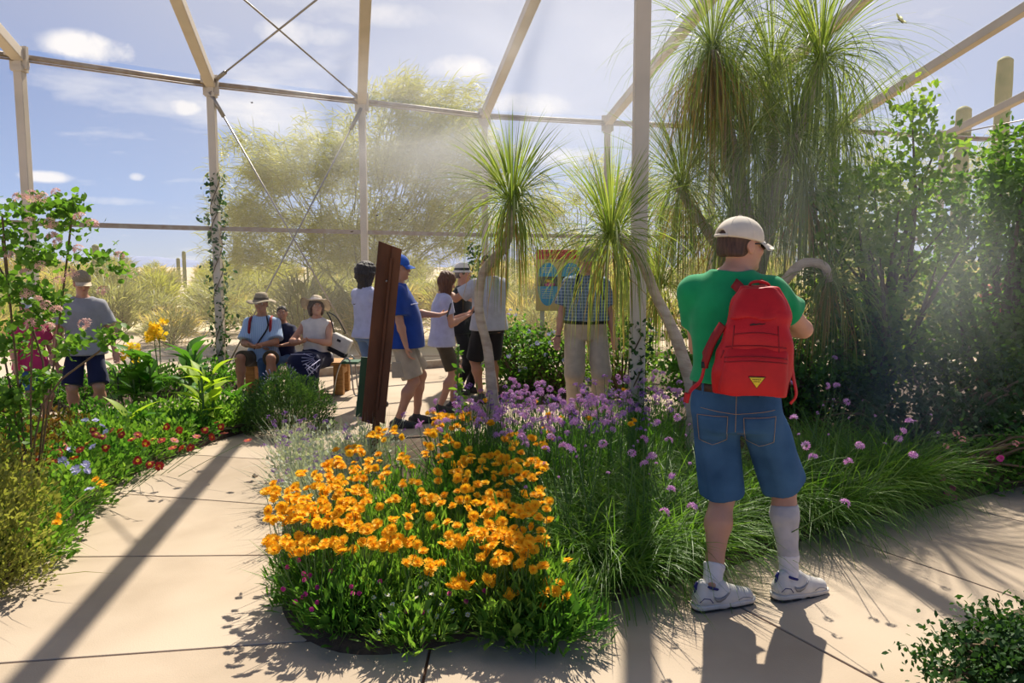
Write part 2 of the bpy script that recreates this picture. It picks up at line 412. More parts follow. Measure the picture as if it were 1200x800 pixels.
# ------------------------------------------------------------------ materials
_mats = {}
def _new(name):
    m = bpy.data.materials.new(name); m.use_nodes = True; nt = m.node_tree; nt.nodes.clear()
    out = nt.nodes.new('ShaderNodeOutputMaterial'); return m, nt, out
def surf(name, c1, c2=None, rough=.6, scale=8, detail=5, bump=0.0, bscale=60, metal=0.0, spec=.4, tr=0.0, stretch=(1, 1, 1), trc=None, sss=0.0, c3=None, tintmix=False, lo=.35, hi=.65, sheen=0):
    """solid surface: two colours mixed by noise (or by the tint attribute), optional bump and translucency"""
    if name in _mats: return _mats[name]
    m, nt, out = _new(name); N, L = nt.nodes.new, nt.links.new
    b = N('ShaderNodeBsdfPrincipled'); b.inputs['Roughness'].default_value = rough; b.inputs['Metallic'].default_value = metal
    b.inputs['Specular IOR Level'].default_value = spec
    if sss: b.inputs['Subsurface Weight'].default_value = sss; b.inputs['Subsurface Radius'].default_value = (.02, .008, .005); b.inputs['Subsurface Scale'].default_value = 1
    if sheen: b.inputs['Sheen Weight'].default_value = sheen
    c2 = c2 or tuple(k * .8 for k in c1)
    tc = N('ShaderNodeTexCoord'); mp = N('ShaderNodeMapping'); mp.inputs['Scale'].default_value = stretch
    L(tc.outputs['Object'], mp.inputs[0])
    mix = N('ShaderNodeMixRGB'); mix.inputs[1].default_value = (*c1, 1); mix.inputs[2].default_value = (*c2, 1)
    if tintmix:
        at = N('ShaderNodeAttribute'); at.attribute_name = 'tint'; L(at.outputs['Fac'], mix.inputs[0])
    else:
        nz = N('ShaderNodeTexNoise'); nz.inputs['Scale'].default_value = scale; nz.inputs['Detail'].default_value = detail
        L(mp.outputs[0], nz.inputs['Vector'])
        mr = N('ShaderNodeMapRange'); mr.inputs['From Min'].default_value = lo; mr.inputs['From Max'].default_value = hi
        L(nz.outputs[0], mr.inputs['Value']); L(mr.outputs[0], mix.inputs[0])
    colr = mix.outputs[0]
    if c3:
        n3 = N('ShaderNodeTexNoise'); n3.inputs['Scale'].default_value = scale * .23; n3.inputs['Detail'].default_value = 3
        L(mp.outputs[0], n3.inputs['Vector'])
        m3 = N('ShaderNodeMapRange'); m3.inputs['From Min'].default_value = .5; m3.inputs['From Max'].default_value = .68; L(n3.outputs[0], m3.inputs['Value'])
        x3 = N('ShaderNodeMixRGB'); x3.inputs[2].default_value = (*c3, 1); L(m3.outputs[0], x3.inputs[0]); L(colr, x3.inputs[1]); colr = x3.outputs[0]
    L(colr, b.inputs['Base Color'])
    if bump:
        nb = N('ShaderNodeTexNoise'); nb.inputs['Scale'].default_value = bscale; nb.inputs['Detail'].default_value = 6
        L(mp.outputs[0], nb.inputs['Vector'])
        bp = N('ShaderNodeBump'); bp.inputs['Strength'].default_value = bump; bp.inputs['Distance'].default_value = .01
        L(nb.outputs[0], bp.inputs['Height']); L(bp.outputs[0], b.inputs['Normal'])
    if tr:
        t = N('ShaderNodeBsdfTranslucent')
        if trc: 
            mt = N('ShaderNodeMixRGB'); mt.blend_type = 'MULTIPLY'; mt.inputs[0].default_value = 1; mt.inputs[2].default_value = (*trc, 1); L(colr, mt.inputs[1]); L(mt.outputs[0], t.inputs[0])
        else: L(colr, t.inputs[0])
        ms = N('ShaderNodeMixShader'); ms.inputs[0].default_value = tr
        L(b.outputs[0], ms.inputs[1]); L(t.outputs[0], ms.inputs[2]); L(ms.outputs[0], out.inputs[0])
    else: L(b.outputs[0], out.inputs[0])
    _mats[name] = m; return m
def leafm(name, c1, c2, tr=.45, rough=.5, spec=.2):
    return surf(name, c1, c2, rough=rough, tintmix=True, tr=tr, trc=(1.5, 1.55, .7), spec=spec)
def grid_cloth(name, base, lines, scale=60, th=.25, c3=None, axes='XZ', dens=.55):
    """woven check or stripe from object coordinates"""
    m, nt, out = _new(name); N, L = nt.nodes.new, nt.links.new
    b = N('ShaderNodeBsdfPrincipled'); b.inputs['Roughness'].default_value = .85; b.inputs['Specular IOR Level'].default_value = .2
    tc = N('ShaderNodeTexCoord'); sp = N('ShaderNodeSeparateXYZ'); L(tc.outputs['Object'], sp.inputs[0])
    facs = []
    for a in axes:
        mu = N('ShaderNodeMath'); mu.operation = 'MULTIPLY'; mu.inputs[1].default_value = scale; L(sp.outputs[a], mu.inputs[0])
        fr = N('ShaderNodeMath'); fr.operation = 'FRACT'; L(mu.outputs[0], fr.inputs[0])
        lt = N('ShaderNodeMath'); lt.operation = 'LESS_THAN'; lt.inputs[1].default_value = th; L(fr.outputs[0], lt.inputs[0])
        sc_ = N('ShaderNodeMath'); sc_.operation = 'MULTIPLY'; sc_.inputs[1].default_value = dens; L(lt.outputs[0], sc_.inputs[0]); facs.append(sc_.outputs[0])
    f = facs[0]
    if len(facs) > 1:
        ad = N('ShaderNodeMath'); ad.operation = 'ADD'; ad.use_clamp = True; L(facs[0], ad.inputs[0]); L(facs[1], ad.inputs[1]); f = ad.outputs[0]
    mx = N('ShaderNodeMixRGB'); mx.inputs[1].default_value = (*base, 1); mx.inputs[2].default_value = (*lines, 1); L(f, mx.inputs[0])
    L(mx.outputs[0], b.inputs['Base Color']); L(b.outputs[0], out.inputs[0]); return m
def screen_mat(name, c, opac):
    m, nt, out = _new(name); N, L = nt.nodes.new, nt.links.new
    t = N('ShaderNodeBsdfTransparent'); tl = N('ShaderNodeBsdfTranslucent'); df = N('ShaderNodeBsdfDiffuse')
    tl.inputs[0].default_value = (*c, 1); df.inputs[0].default_value = (*c, 1)
    a = N('ShaderNodeMixShader'); a.inputs[0].default_value = .5; L(df.outputs[0], a.inputs[1]); L(tl.outputs[0], a.inputs[2])
    tc = N('ShaderNodeTexCoord'); nz = N('ShaderNodeTexNoise'); nz.inputs['Scale'].default_value = .7; nz.inputs['Detail'].default_value = 3
    L(tc.outputs['Object'], nz.inputs['Vector'])
    mr = N('ShaderNodeMapRange'); mr.inputs['To Min'].default_value = opac * .75; mr.inputs['To Max'].default_value = opac * 1.25
    L(nz.outputs[0], mr.inputs['Value'])
    s = N('ShaderNodeMixShader'); L(mr.outputs[0], s.inputs[0]); L(t.outputs[0], s.inputs[1]); L(a.outputs[0], s.inputs[2]); L(s.outputs[0], out.inputs[0])
    return m
# ------------------------------------------------------------------ the setting
M_conc = surf('concrete', (.46, .37, .275), (.39, .31, .225), rough=.9, scale=2.2, detail=8, bump=.15, bscale=140, spec=.15, c3=(.50, .41, .31))
M_joint = surf('joint_filler', (.16, .075, .045), rough=.9)
M_soil = surf('soil', (.10, .065, .040), (.055, .035, .022), rough=.95, scale=25, bump=.6, bscale=45)
M_sand = surf('desert_sand', (.52, .42, .31), (.44, .34, .25), rough=.95, scale=.5, bump=.3, bscale=8, c3=(.52, .47, .27))
M_frame = surf('painted_steel', (.62, .54, .43), (.55, .48, .38), rough=.5, scale=3, spec=.4)
M_rail = surf('weathered_rail', (.42, .36, .29), (.34, .25, .18), rough=.6, scale=9)
M_cable = surf('galvanized_cable', (.36, .33, .29), rough=.4, metal=.6)
M_screen = screen_mat('insect_screen', (.80, .70, .50), .11)

tag(obj('ground', prism([(-900, -12), (900, -12), (900, 1500), (-900, 1500)], -.6, -.06), M_sand, smooth=False), kind='structure')

def clip(poly, p, n):
    """keep the part of a convex polygon where (q-p).n <= 0"""
    out = []
    for i in range(len(poly)):
        a, b = poly[i], poly[(i + 1) % len(poly)]
        da = (a[0] - p[0]) * n[0] + (a[1] - p[1]) * n[1]; db = (b[0] - p[0]) * n[0] + (b[1] - p[1]) * n[1]
        if da <= 0: out.append(a)
        if (da < 0 < db) or (db < 0 < da):
            t = da / (da - db); out.append((a[0] + t * (b[0] - a[0]), a[1] + t * (b[1] - a[1])))
    return out
def line_px(u1, v1, u2, v2, flip=False):
    a, b = G(u1, v1), G(u2, v2); d = (b - a); n = (-d.y, d.x)
    l = math.hypot(*n); n = (n[0] / l, n[1] / l)
    if flip: n = (-n[0], -n[1])
    return (a.x, a.y), n
def split(polys, line):
    p, n = line; out = []
    for q in polys:
        for s in (1, -1):
            r = clip(q, p, (n[0] * s, n[1] * s))
            if len(r) >= 3: out.append(r)
    return out
FLOOR = [(-7.0, -1.2), (9.5, -1.2), (9.5, 13.5), (-7.0, 13.5)]
divide = ((-.35, 3.6), (1, .0))                 # under the central bed
left = clip(FLOOR, divide[0], (1, 0)); right = clip(FLOOR, divide[0], (-1, 0))
L_ = [left]; R_ = [right]
for l in (line_px(20, 775, 325, 753), line_px(65, 652, 305, 650), line_px(130, 577, 305, 590), line_px(265, 535, 345, 540), line_px(290, 507, 400, 510),
          line_px(300, 485, 420, 486), line_px(120, 488, 215, 470)): L_ = split(L_, l)
for l in (line_px(870, 712, 1035, 800), line_px(1020, 640, 1200, 703), ((0, 9.0), (0, 1)), ((0, 10.6), (0, 1)), ((0, 1.6), (0, 1)), line_px(1110, 590, 1260, 625)): R_ = split(R_, l)
floor = bpy.data.objects.new('floor', None); link(floor); floor['kind'] = 'structure'
tag(obj('joint_bed', prism([(-7.2, -1.4), (9.7, -1.4), (9.7, 13.7), (-7.2, 13.7)], -.055, -.012), M_joint, floor, smooth=False))
for q in L_ + R_:
    ar = abs(sum(q[i][0] * q[(i + 1) % len(q)][1] - q[(i + 1) % len(q)][0] * q[i][1] for i in range(len(q)))) / 2
    if ar < .02: continue
    cx, cy0 = sum(p[0] for p in q) / len(q), sum(p[1] for p in q) / len(q)
    # pull each side in by the joint's half width
    r = q
    for i in range(len(q)):
        a, b = q[i], q[(i + 1) % len(q)]; n = (b[1] - a[1], -(b[0] - a[0])); l = math.hypot(*n)
        if l < 1e-6: continue
        n = (n[0] / l, n[1] / l)
        if (cx - a[0]) * n[0] + (cy0 - a[1]) * n[1] > 0: n = (-n[0], -n[1])
        r = clip(r, (a[0] - n[0] * .006, a[1] - n[1] * .006), n)
    if len(r) < 3: continue
    o = obj('slab', prism([(x - cx, y - cy0) for x, y in r], -.05, 0), M_conc, floor, smooth=False, loc=(cx, cy0, random.uniform(-.0012, 0)))
    bevel(o, .004, 2)

def bed(name, px, z=.035, mound=.05, pts=None):
    """a planting bed of soil with a softly domed top, edge given by pixels of the photograph"""
    e = spline([(G(u, v).x, G(u, v).y) for u, v in px] + [(G(*px[0]).x, G(*px[0]).y)], 64)[:-1] if pts is None else np.array(pts)
    c = e.mean(0); V = []; F = []
    rings = [(1.0, -.01), (.985, z * .7), (.96, z), (.8, z + mound * .6), (.5, z + mound), (.2, z + mound * 1.1)]
    n = len(e)
    for s, zz in rings:
        for k, p in enumerate(e):
            q = c + (p - c) * s; j = .0 if s > .95 else random.uniform(-.012, .012)
            V.append((q[0], q[1], zz + j))
    for i in range(len(rings) - 1):
        for j in range(n):
            k = (j + 1) % n; F.append((i * n + j, i * n + k, (i + 1) * n + k, (i + 1) * n + j))
    F.append(list(range((len(rings) - 1) * n, len(rings) * n)))
    return tag(obj(name, (np.array(V), F), M_soil), kind='structure')
bed('planting_bed_ground', [(325, 690), (330, 722), (352, 748), (395, 766), (455, 768), (520, 757), (600, 737), (700, 711), (800, 683), (900, 650), (1000, 612), (1080, 598), (1200, 570), (1400, 530),
                     (1500, 470), (1300, 440), (1000, 428), (850, 432), (800, 470), (740, 500), (640, 508), (560, 510), (500, 512), (440, 516), (380, 528), (345, 545), (330, 600)])
bed('planting_bed_ground', [(-80, 760), (0, 690), (60, 642), (95, 600), (125, 572), (180, 546), (240, 522), (290, 506), (345, 496), (365, 486), (350, 470), (290, 476), (215, 486), (120, 502), (0, 520), (-150, 560)])
bed('planting_bed_ground', [(-60, 486), (60, 482), (150, 474), (240, 462), (300, 452), (330, 446), (230, 440), (90, 448), (-60, 455)])
bed('planting_bed_ground', [(1110, 830), (1120, 770), (1160, 735), (1230, 715), (1400, 760), (1400, 900), (1150, 900)])

bed('planting_bed_ground', [(575, 470), (590, 446), (640, 434), (760, 430), (830, 440), (760, 462), (640, 474)])
# frame of the enclosure: poles, eave, mid rail, rafters, cables, screens
HE = 4.05
NODES_PX = [(22, 66), (247, 98), (424, 118), (568, 135), (712, 143), (836, 148), (977, 151), (1106, 160), (1240, 166)]
nodes = [AZ(u, v, HE) for u, v in NODES_PX]
nodes = [nodes[0] * 2 - nodes[1]] + nodes + [nodes[-1] + (nodes[-1] - nodes[-2])]
nodes[0] = Vector((nodes[0].x, nodes[0].y, HE)); nodes[-1].z = HE
RD = Vector((.22, -1, .225)).normalized()
enc = bpy.data.objects.new('wall_far', None); link(enc); enc['kind'] = 'structure'
roof = bpy.data.objects.new('ceiling', None); link(roof); roof['kind'] = 'structure'
ridge = []
for i, n in enumerate(nodes):
    o = obj('pole', join([beam((n.x, n.y, -.05), (n.x, n.y, HE), .10, .10, (0, 1, 0)), box((n.x, n.y, .01), (.2, .2, .02))]), M_frame, enc, smooth=False)
    bevel(o, .008)
    e = n + RD * ((n.y - 2.2) / -RD.y); ridge.append(e)
    o = obj('rafter', beam(n - RD * .15, e, .13, .13), M_frame, roof, smooth=False); bevel(o, .01)
    g = join([box((n.x, n.y, HE - .02), (.20, .05, .26)), box((n.x, n.y - .05, HE + .03), (.15, .22, .10)), box((n.x, n.y, HE - .15), (.13, .13, .05))])
    obj('gusset_plate', g, M_frame, enc, smooth=False)
for i in range(len(nodes) - 1):
    a, b = nodes[i], nodes[i + 1]
    obj('eave_rail', join([tube([a, b], .032, 10), tube([a + Vector((0, -.02, -.05)), b + Vector((0, -.02, -.05))], .012, 6)]), M_rail, enc)
    a2, b2 = Vector((a.x, a.y, 2.13)), Vector((b.x, b.y, 2.13))
    obj('mid_rail', beam(a2, b2, .04, .06), M_rail, enc, smooth=False)
    c = [(a.x, a.y, 0.02), (b.x, b.y, .02), (b.x, b.y, HE), (a.x, a.y, HE)]
    out = Vector((b.y - a.y, -(b.x - a.x), 0)).normalized() * -.06
    obj('screen', (np.array(c) + np.array(out), np.array([(0, 1, 2, 3)])), M_screen, enc, smooth=False)
    e0, e1 = ridge[i], ridge[i + 1]
    obj('screen', (np.array([a, b, e1, e0]) + np.array((0, 0, .09)), np.array([(0, 1, 2, 3)])), M_screen, roof, smooth=False)
    obj('kick_board', beam((a.x, a.y, .05), (b.x, b.y, .05), .03, .14), M_rail, enc, smooth=False)
for i in range(len(ridge) - 1):
    obj('ridge_beam', beam(ridge[i], ridge[i + 1], .14, .16), M_frame, roof, smooth=False)
# brace cables in the bay between the second and third posts in view
A, B = nodes[2], nodes[3]
a0, b0 = Vector((A.x, A.y, .1)), Vector((B.x, B.y, .1))
for p, q in ((A + Vector((0, -.05, -.12)), b0), (B + Vector((0, -.05, -.12)), a0)):
    d = (q - p).normalized()
    obj('brace_cable', join([tube([p, p + d * .35], .028, 8), tube([p + d * .3, q], .012, 6)]), M_cable, enc)
for n, e in ((A, B + RD * 3.4), (B, A + RD * 3.4)):
    d = (e - n).normalized()
    obj('brace_cable', join([tube([n, n + d * .4], .026, 8), tube([n + d * .3, e], .012, 6)]), M_cable, roof)
# thinner wires at the right-hand end
obj('brace_cable', tube([nodes[8] + Vector((0, 0, .02)), nodes[9] + RD * 2.6 + Vector((.3, 0, 0))], .012, 6), M_cable, roof)

# inner posts that carry the roof
def inner_post(u, v, D, w=.125):
    p = P(u, v, D); zt = 5.6
    k = (nodes[3].y - D) / -RD.y; zt = HE + (nodes[3].y - D) * .225
    o = obj('pole', join([beam((p.x, p.y, -.04), (p.x, p.y, zt), w, w, (0, 1, 0)), box((p.x, p.y, .06), (w * 1.9, w * 1.9, .03))]), M_frame, None, smooth=False); bevel(o, .01)
    return tag(o, kind='structure'), p
_, CPOST = inner_post(750, 200, 6.4)
bpy.data.objects[_.name].name = 'column_inner'

# desert beyond: mountains, scrub ground
def ridge_mesh(D, h, x0, x1, seed, base=-2, wob=1.0):
    r = np.random.default_rng(seed); n = 160; x = np.linspace(x0, x1, n)
    z = np.zeros(n)
    for k in range(1, 8): z += np.sin(x / (x1 - x0) * k * 9 + r.random() * 6) / k ** 1.1
    z = h * (.55 + .22 * z * wob); z = np.maximum(z, h * .05)
    z += r.normal(size=n) * h * .015
    V = []; m = 7
    for j in range(m):
        t = j / (m - 1)
        for i in range(n): V.append((x[i], D - (1 - t) * h * 2.2 + r.normal() * h * .05 + 0, base + z[i] * t ** 1.4 * (1 + .06 * r.normal() * (0 < j < m - 1))))
    for i in range(n): V.append((x[i], D + h * 2, base))
    F = [(j * n + i, j * n + i + 1, (j + 1) * n + i + 1, (j + 1) * n + i) for j in range(m) for i in range(n - 1)]
    return np.array(V), np.array(F)
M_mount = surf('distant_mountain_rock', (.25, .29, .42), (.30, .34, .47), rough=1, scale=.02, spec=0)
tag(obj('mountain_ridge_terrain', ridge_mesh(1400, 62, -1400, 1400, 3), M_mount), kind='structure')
# ------------------------------------------------------------------ people
SK_L = surf('skin_light', (.58, .31, .20), (.50, .25, .16), rough=.55, scale=6, sss=.12, spec=.35)
SK_M = surf('skin_tan', (.44, .22, .13), (.38, .18, .10), rough=.55, scale=6, sss=.1, spec=.35)
M_eye = surf('eye_white', (.8, .78, .74), rough=.3); M_iris = surf('iris', (.05, .03, .02), rough=.2)
M_lip = surf('lips', (.45, .14, .11), rough=.5); M_dark = surf('dark_lens', (.012, .012, .014), rough=.12, spec=.8)
def hairm(n, a, b): return surf(n, a, b, rough=.55, scale=4, stretch=(30, 30, 3), bump=.5, bscale=20)
H_brown = hairm('brown_hair', (.10, .05, .03), (.05, .025, .015)); H_black = hairm('black_hair', (.02, .016, .014), (.045, .035, .03)); H_red = hairm('auburn_hair', (.17, .07, .03), (.08, .03, .015))
def cloth(n, c, c2=None, tr=0.0): return surf(n, c, c2 or tuple(k * .86 for k in c), rough=.85, scale=14, bump=.12, bscale=260, spec=.15, tr=tr, sheen=.15)

def v3(*a): return Vector(a[0] if len(a) == 1 else a)
def ik(a, c, la, lb, pole):
    a, c = Vector(a), Vector(c); d = c - a; L = d.length
    if L > (la + lb) * .995: d = d.normalized() * (la + lb) * .995; L = d.length; c = a + d
    u = d.normalized(); x = (la * la - lb * lb + L * L) / (2 * L)
    h = math.sqrt(max(la * la - x * x, 0)); p = Vector(pole); p = p - u * p.dot(u)
    if p.length < 1e-4: p = Vector((0, 0, 1)) - u * u.z
    return a + u * x + p.normalized() * h, c
class Person: pass
def person(label, cat, x, y, face, height=1.75, girth=1.0, belly=0.0, pelvis=None, lean=(0, 0), twist=0.0, feet=None, hands=None, head=(0, 0), headoff=(0, 0, 0),
           skin=None, h=.0085, knees=None, hide_head=False, hand_dirs=None, curl=.7, group=None, shoulders=1.0, torso=.50):
    """face: degrees clockwise from straight away from the camera (0 = back to us, 90 = to the right, 180 = towards us)"""
    J = Person(); s = height / 1.75; J.s = s; J.girth = girth; J.belly = belly
    J.root = thing('person', label, cat, (x, y, 0), -math.radians(face), group)
    J.P = v3(pelvis) if pelvis is not None else v3(0, 0, .95 * s)
    J.N = J.P + v3(lean[0], lean[1], math.sqrt(max(torso ** 2 * s * s - lean[0] ** 2 - lean[1] ** 2, .01)))
    R = Matrix.Rotation(-math.radians(twist), 3, 'Z')
    J.S = {k: J.N + R @ v3(sg * .168 * s * shoulders, 0, -.075 * s) for k, sg in (('L', -1), ('R', 1))}
    J.C = J.N + v3(0, .015, .165).lerp(v3(0, .015, .165), 1) * s + v3(headoff)
    J.RH = (Matrix.Rotation(-math.radians(head[0]), 3, 'Z') @ Matrix.Rotation(math.radians(head[1]), 3, 'X'))
    J.hp = lambda a, b, c: J.C + J.RH @ (v3(a, b, c) * s)
    J.H = {k: J.P + v3(sg * .092 * s * min(girth, 1.15), 0, -.06 * s) for k, sg in (('L', -1), ('R', 1))}
    feet = feet or {}; J.A = {}; J.K = {}; J.foot = {}
    for k, sg in (('L', -1), ('R', 1)):
        f = feet.get(k, (sg * .11 * s, 0, 0, sg * 10, 0)); J.foot[k] = f
        an = v3(f[0], f[1], f[2] + .085 * s)
        kp = (knees or {}).get(k, (math.sin(math.radians(f[3])) * .6, 1, 0))
        J.K[k], J.A[k] = ik(J.H[k], an, .435 * s, .43 * s, kp)
    hands = hands or {}; J.E = {}; J.W = {}; J.hd = {}
    for k, sg in (('L', -1), ('R', 1)):
        t = hands.get(k, ((sg * .27 * s, .06, .78 * s + (J.P.z - .95 * s)), (sg * .35, -1, -.2)))
        J.E[k], J.W[k] = ik(J.S[k], v3(t[0]), .285 * s, .25 * s, t[1])
        J.hd[k] = (J.W[k] - J.E[k]).normalized()
        if hand_dirs and k in hand_dirs: J.hd[k] = v3(hand_dirs[k]).normalized()
    allp = [J.P, J.N, J.C + v3(0, 0, .15 * s)] + [d[k] for d in (J.S, J.K, J.A, J.E, J.W) for k in 'LR'] + [J.W[k] + J.hd[k] * .2 * s for k in 'LR']
    lo = v3([min(p[i] for p in allp) - .19 for i in range(3)]); hi = v3([max(p[i] for p in allp) + .19 for i in range(3)]); lo.z = max(lo.z, -.01)
    f = Field(lo, hi, h); J.lo, J.hi, J.h = lo, hi, h
    g = girth
    f.loft(torso_rows(J, -.008), k=.03, e=2.2)
    for k in 'LR':
        f.cone(J.N + v3(0, 0, -.03 * s), J.S[k], .05 * s, .052 * s, .05)
        el = J.E[k]; w = J.W[k]
        f.cone(J.S[k], el, .050 * s * g ** .5, .039 * s, .03); mid = el.lerp(w, .28); f.cone(el, mid, .038 * s, .041 * s * g ** .3, .02); f.cone(mid, w, .040 * s * g ** .3, .025 * s, .02)
        f.cone(J.H[k], J.K[k], .082 * s * g ** .6, .056 * s, .04)
        kd = (J.A[k] - J.K[k]); back = v3(-math.sin(math.radians(J.foot[k][3])) * .0, -1, 0)
        back = (J.K[k] - (J.H[k] + J.A[k]) / 2); back = -(back.normalized() if back.length > .02 else v3(0, 1, 0))
        calf = J.K[k] + kd * .3 + back * .016 * s
        f.cone(J.K[k], calf, .053 * s, .058 * s * g ** .4, .03); f.cone(calf, J.K[k] + kd * .72, .056 * s * g ** .4, .038 * s, .03); f.cone(J.K[k] + kd * .7, J.A[k], .038 * s, .034 * s, .02)
        a = math.radians(J.foot[k][3]); fd = v3(math.sin(a), math.cos(a), 0); pt = math.radians(J.foot[k][4])
        fd = v3(fd.x * math.cos(pt), fd.y * math.cos(pt), -math.sin(pt)); J.foot[k] = (*J.foot[k][:5], fd)
        f.cone(J.A[k] + v3(0, 0, -.03 * s), J.A[k] + fd * .13 * s + v3(0, 0, -.055 * s), .031 * s, .020 * s, .02)
        hand(f, J, k, curl)
    # neck and head
    f.cone(J.N + v3(0, 0, -.02 * s), J.hp(0, -.012, -.07), .057 * s * g ** .4, .052 * s, .03)
    hp, RH = J.hp, J.RH
    f.ell(hp(0, -.008, .028), (.076 * s, .094 * s, .088 * s), RH, .02); f.ell(hp(0, .030, -.045), (.058 * s * g ** .25, .064 * s, .070 * s), RH, .03)
    f.cone(hp(0, .088, .018), hp(0, .108, -.018), .008 * s, .0125 * s, .015); f.ell(hp(0, .078, -.088), (.024 * s, .020 * s, .018 * s), RH, .02)
    f.cone(hp(-.04, .080, .034), hp(.04, .080, .034), .010 * s, .010 * s, .02); f.ell(hp(0, .090, -.052), (.026 * s, .014 * s, .010 * s), RH, .012)
    for sg in (-1, 1):
        f.ell(hp(sg * .030, .098, .014), (.015 * s, .012 * s, .010 * s), RH, .012, cut=True)
        f.ell(hp(sg * .078, -.004, -.004), (.008 * s, .019 * s, .032 * s), RH, .01); f.ell(hp(sg * .042, .066, -.02), (.022 * s, .02 * s, .02 * s), RH, .02)
    V, F = f.mesh(); J.skin = skin or SK_L
    J.body = obj('body', (V, F), J.skin, J.root)
    return J
def torso_rows(J, grow=0.0, low=-.12):
    s, g, b, P, N = J.s, J.girth, J.belly, J.P, J.N
    T = (N.z - P.z) / (.50 * s)
    rows = []
    for dz, rx, ry, bb in ((-.13, .150, .105, .2), (-.06, .168, .120, .35), (.02, .163, .118, .8), (.10, .150, .110, 1), (.20, .150, .110, .85), (.30, .160, .112, .4), (.38, .162, .108, .1), (.44, .135, .085, 0), (.485, .085, .060, 0), (.515, .055, .050, 0)):
        t = (dz * s * T) / (N.z - P.z); t2 = max(t, 0)
        gg = g if dz < .33 else 1 + (g - 1) * .45
        rows.append((P.z + dz * s * T, P.x + (N.x - P.x) * t2, P.y + (N.y - P.y) * t2 + b * bb * .5, rx * s * gg + grow, ry * s * gg + b * bb * .5 + grow))
    return rows
def hand(f, J, k, curl=.7):
    s = J.s; sg = -1 if k == 'L' else 1; w, d = J.W[k], J.hd[k]
    # palm faces the body's middle line or down
    pn = (v3(0, .15, 1.2) + J.P - w); pn = pn - d * pn.dot(d)
    if pn.length < 1e-3: pn = v3(1, 0, 0)
    pn.normalize(); sd = d.cross(pn) * sg; sd.normalize()
    thumb = sd if sd.dot(v3(0, 1, .6)) > 0 else -sd
    c = w + d * .048 * s
    R = Matrix((thumb, d, pn)).transposed()
    f.ell(c, (.040 * s, .054 * s, .017 * s), R, .015)
    for i, ln in enumerate((.068, .076, .070, .054)):
        b0 = w + d * .088 * s + thumb * (.029 - .0195 * i) * s
        q, dirn = b0, d.copy()
        for j, fr in enumerate((.45, .32, .23)):
            a = curl * (.55 + .25 * j); dirn = (dirn * math.cos(a) + pn * math.sin(a)).normalized()
            pn2 = (pn * math.cos(a) - d * math.sin(a))
            q2 = q + dirn * ln * fr * s * 1.15; f.cone(q, q2, (.0092 - .0006 * j) * s, (.0086 - .0006 * j) * s, .004); q = q2
    t0 = w + d * .025 * s + thumb * .030 * s; t1 = t0 + (thumb * .7 + d * .6 + pn * .3).normalized() * .038 * s; t2 = t1 + (thumb * .2 + d * .8 + pn * .4).normalized() * .030 * s
    f.cone(t0, t1, .013 * s, .0105 * s, .01); f.cone(t1, t2, .0105 * s, .0085 * s, .004)
def nf(J, h=None, pad=.0): return Field(J.lo - v3(pad, pad, pad), J.hi + v3(pad, pad, pad), h or J.h * 1.25)
def box_of(*pts, r): return (v3([min(p[i] for p in pts) - r for i in range(3)]), v3([max(p[i] for p in pts) + r for i in range(3)]))
def shirt(J, mat, sleeve=.62, hem=-.10, loose=.014, name='shirt', seed=1, vneck=False, sleeveless=False, lw=1.0, collar=False, wr=.0035):
    s = J.s; b = box_of(J.P, J.N, J.S['L'], J.S['R'], J.E['L'], J.E['R'], r=.20); f = Field(b[0], b[1], J.h * 1.15)
    rows = torso_rows(J, loose + .004)
    top = [r for r in rows if r[0] > J.P.z + .02 * s]; base = [r for r in rows if r[0] <= J.P.z + .02 * s]
    w = max(r[3] for r in base); d = max(r[4] for r in rows)
    zb = J.P.z + hem * s
    w += .016 if hem < 0 else 0; xtra = .014 if hem < 0 else 0
    rows = [(zb - .03, J.P.x, base[-1][2], w + .006, base[-1][4] + .012 + xtra)] + [(zb + .03, J.P.x, base[-1][2], w + .004, base[-1][4] + .01 + xtra)] + top
    f.loft(rows, k=.03, e=2.25)
    for k in 'LR': f.cone(J.N + v3(0, 0, -.045 * s), J.S[k], .058 * s, .060 * s, .05)
    f.wrinkle(wr, (1, 1, .5), seed, 26)
    for k in 'LR':
        if sleeveless: continue
        e = J.S[k].lerp(J.E[k], sleeve); d = (J.E[k] - J.S[k]).normalized()
        g = Field(b[0], b[1], J.h * 1.15); g.cone(J.S[k], J.S[k].lerp(J.E[k], sleeve + .3), (.056 + loose * .6) * s, (.060 + loose) * s * lw, .03); g.wrinkle(wr, (1, 1, .5), seed + 4, 26)
        g.plane(e, d, .004); hh = np.maximum(.035 - np.abs(f.f - g.f), 0) / .035; f.f = np.minimum(f.f, g.f) - hh * hh * .035 * .25
    f.plane((0, 0, zb), (0, 0, -1), .006)
    f.ell(J.N + v3(0, .012 * s, .045 * s), (.072 * s, .072 * s, .062 * s), None, .012, cut=True)
    if vneck: f.cone(J.N + v3(0, .08, -.0), J.N + v3(0, .12, -.10), .001, .001, 0) or f.ell(J.N + v3(0, .11 * s, -.01), (.045 * s, .09 * s, .10 * s), None, .01, cut=True)
    o = obj(name, f.mesh(), mat, J.root); return o
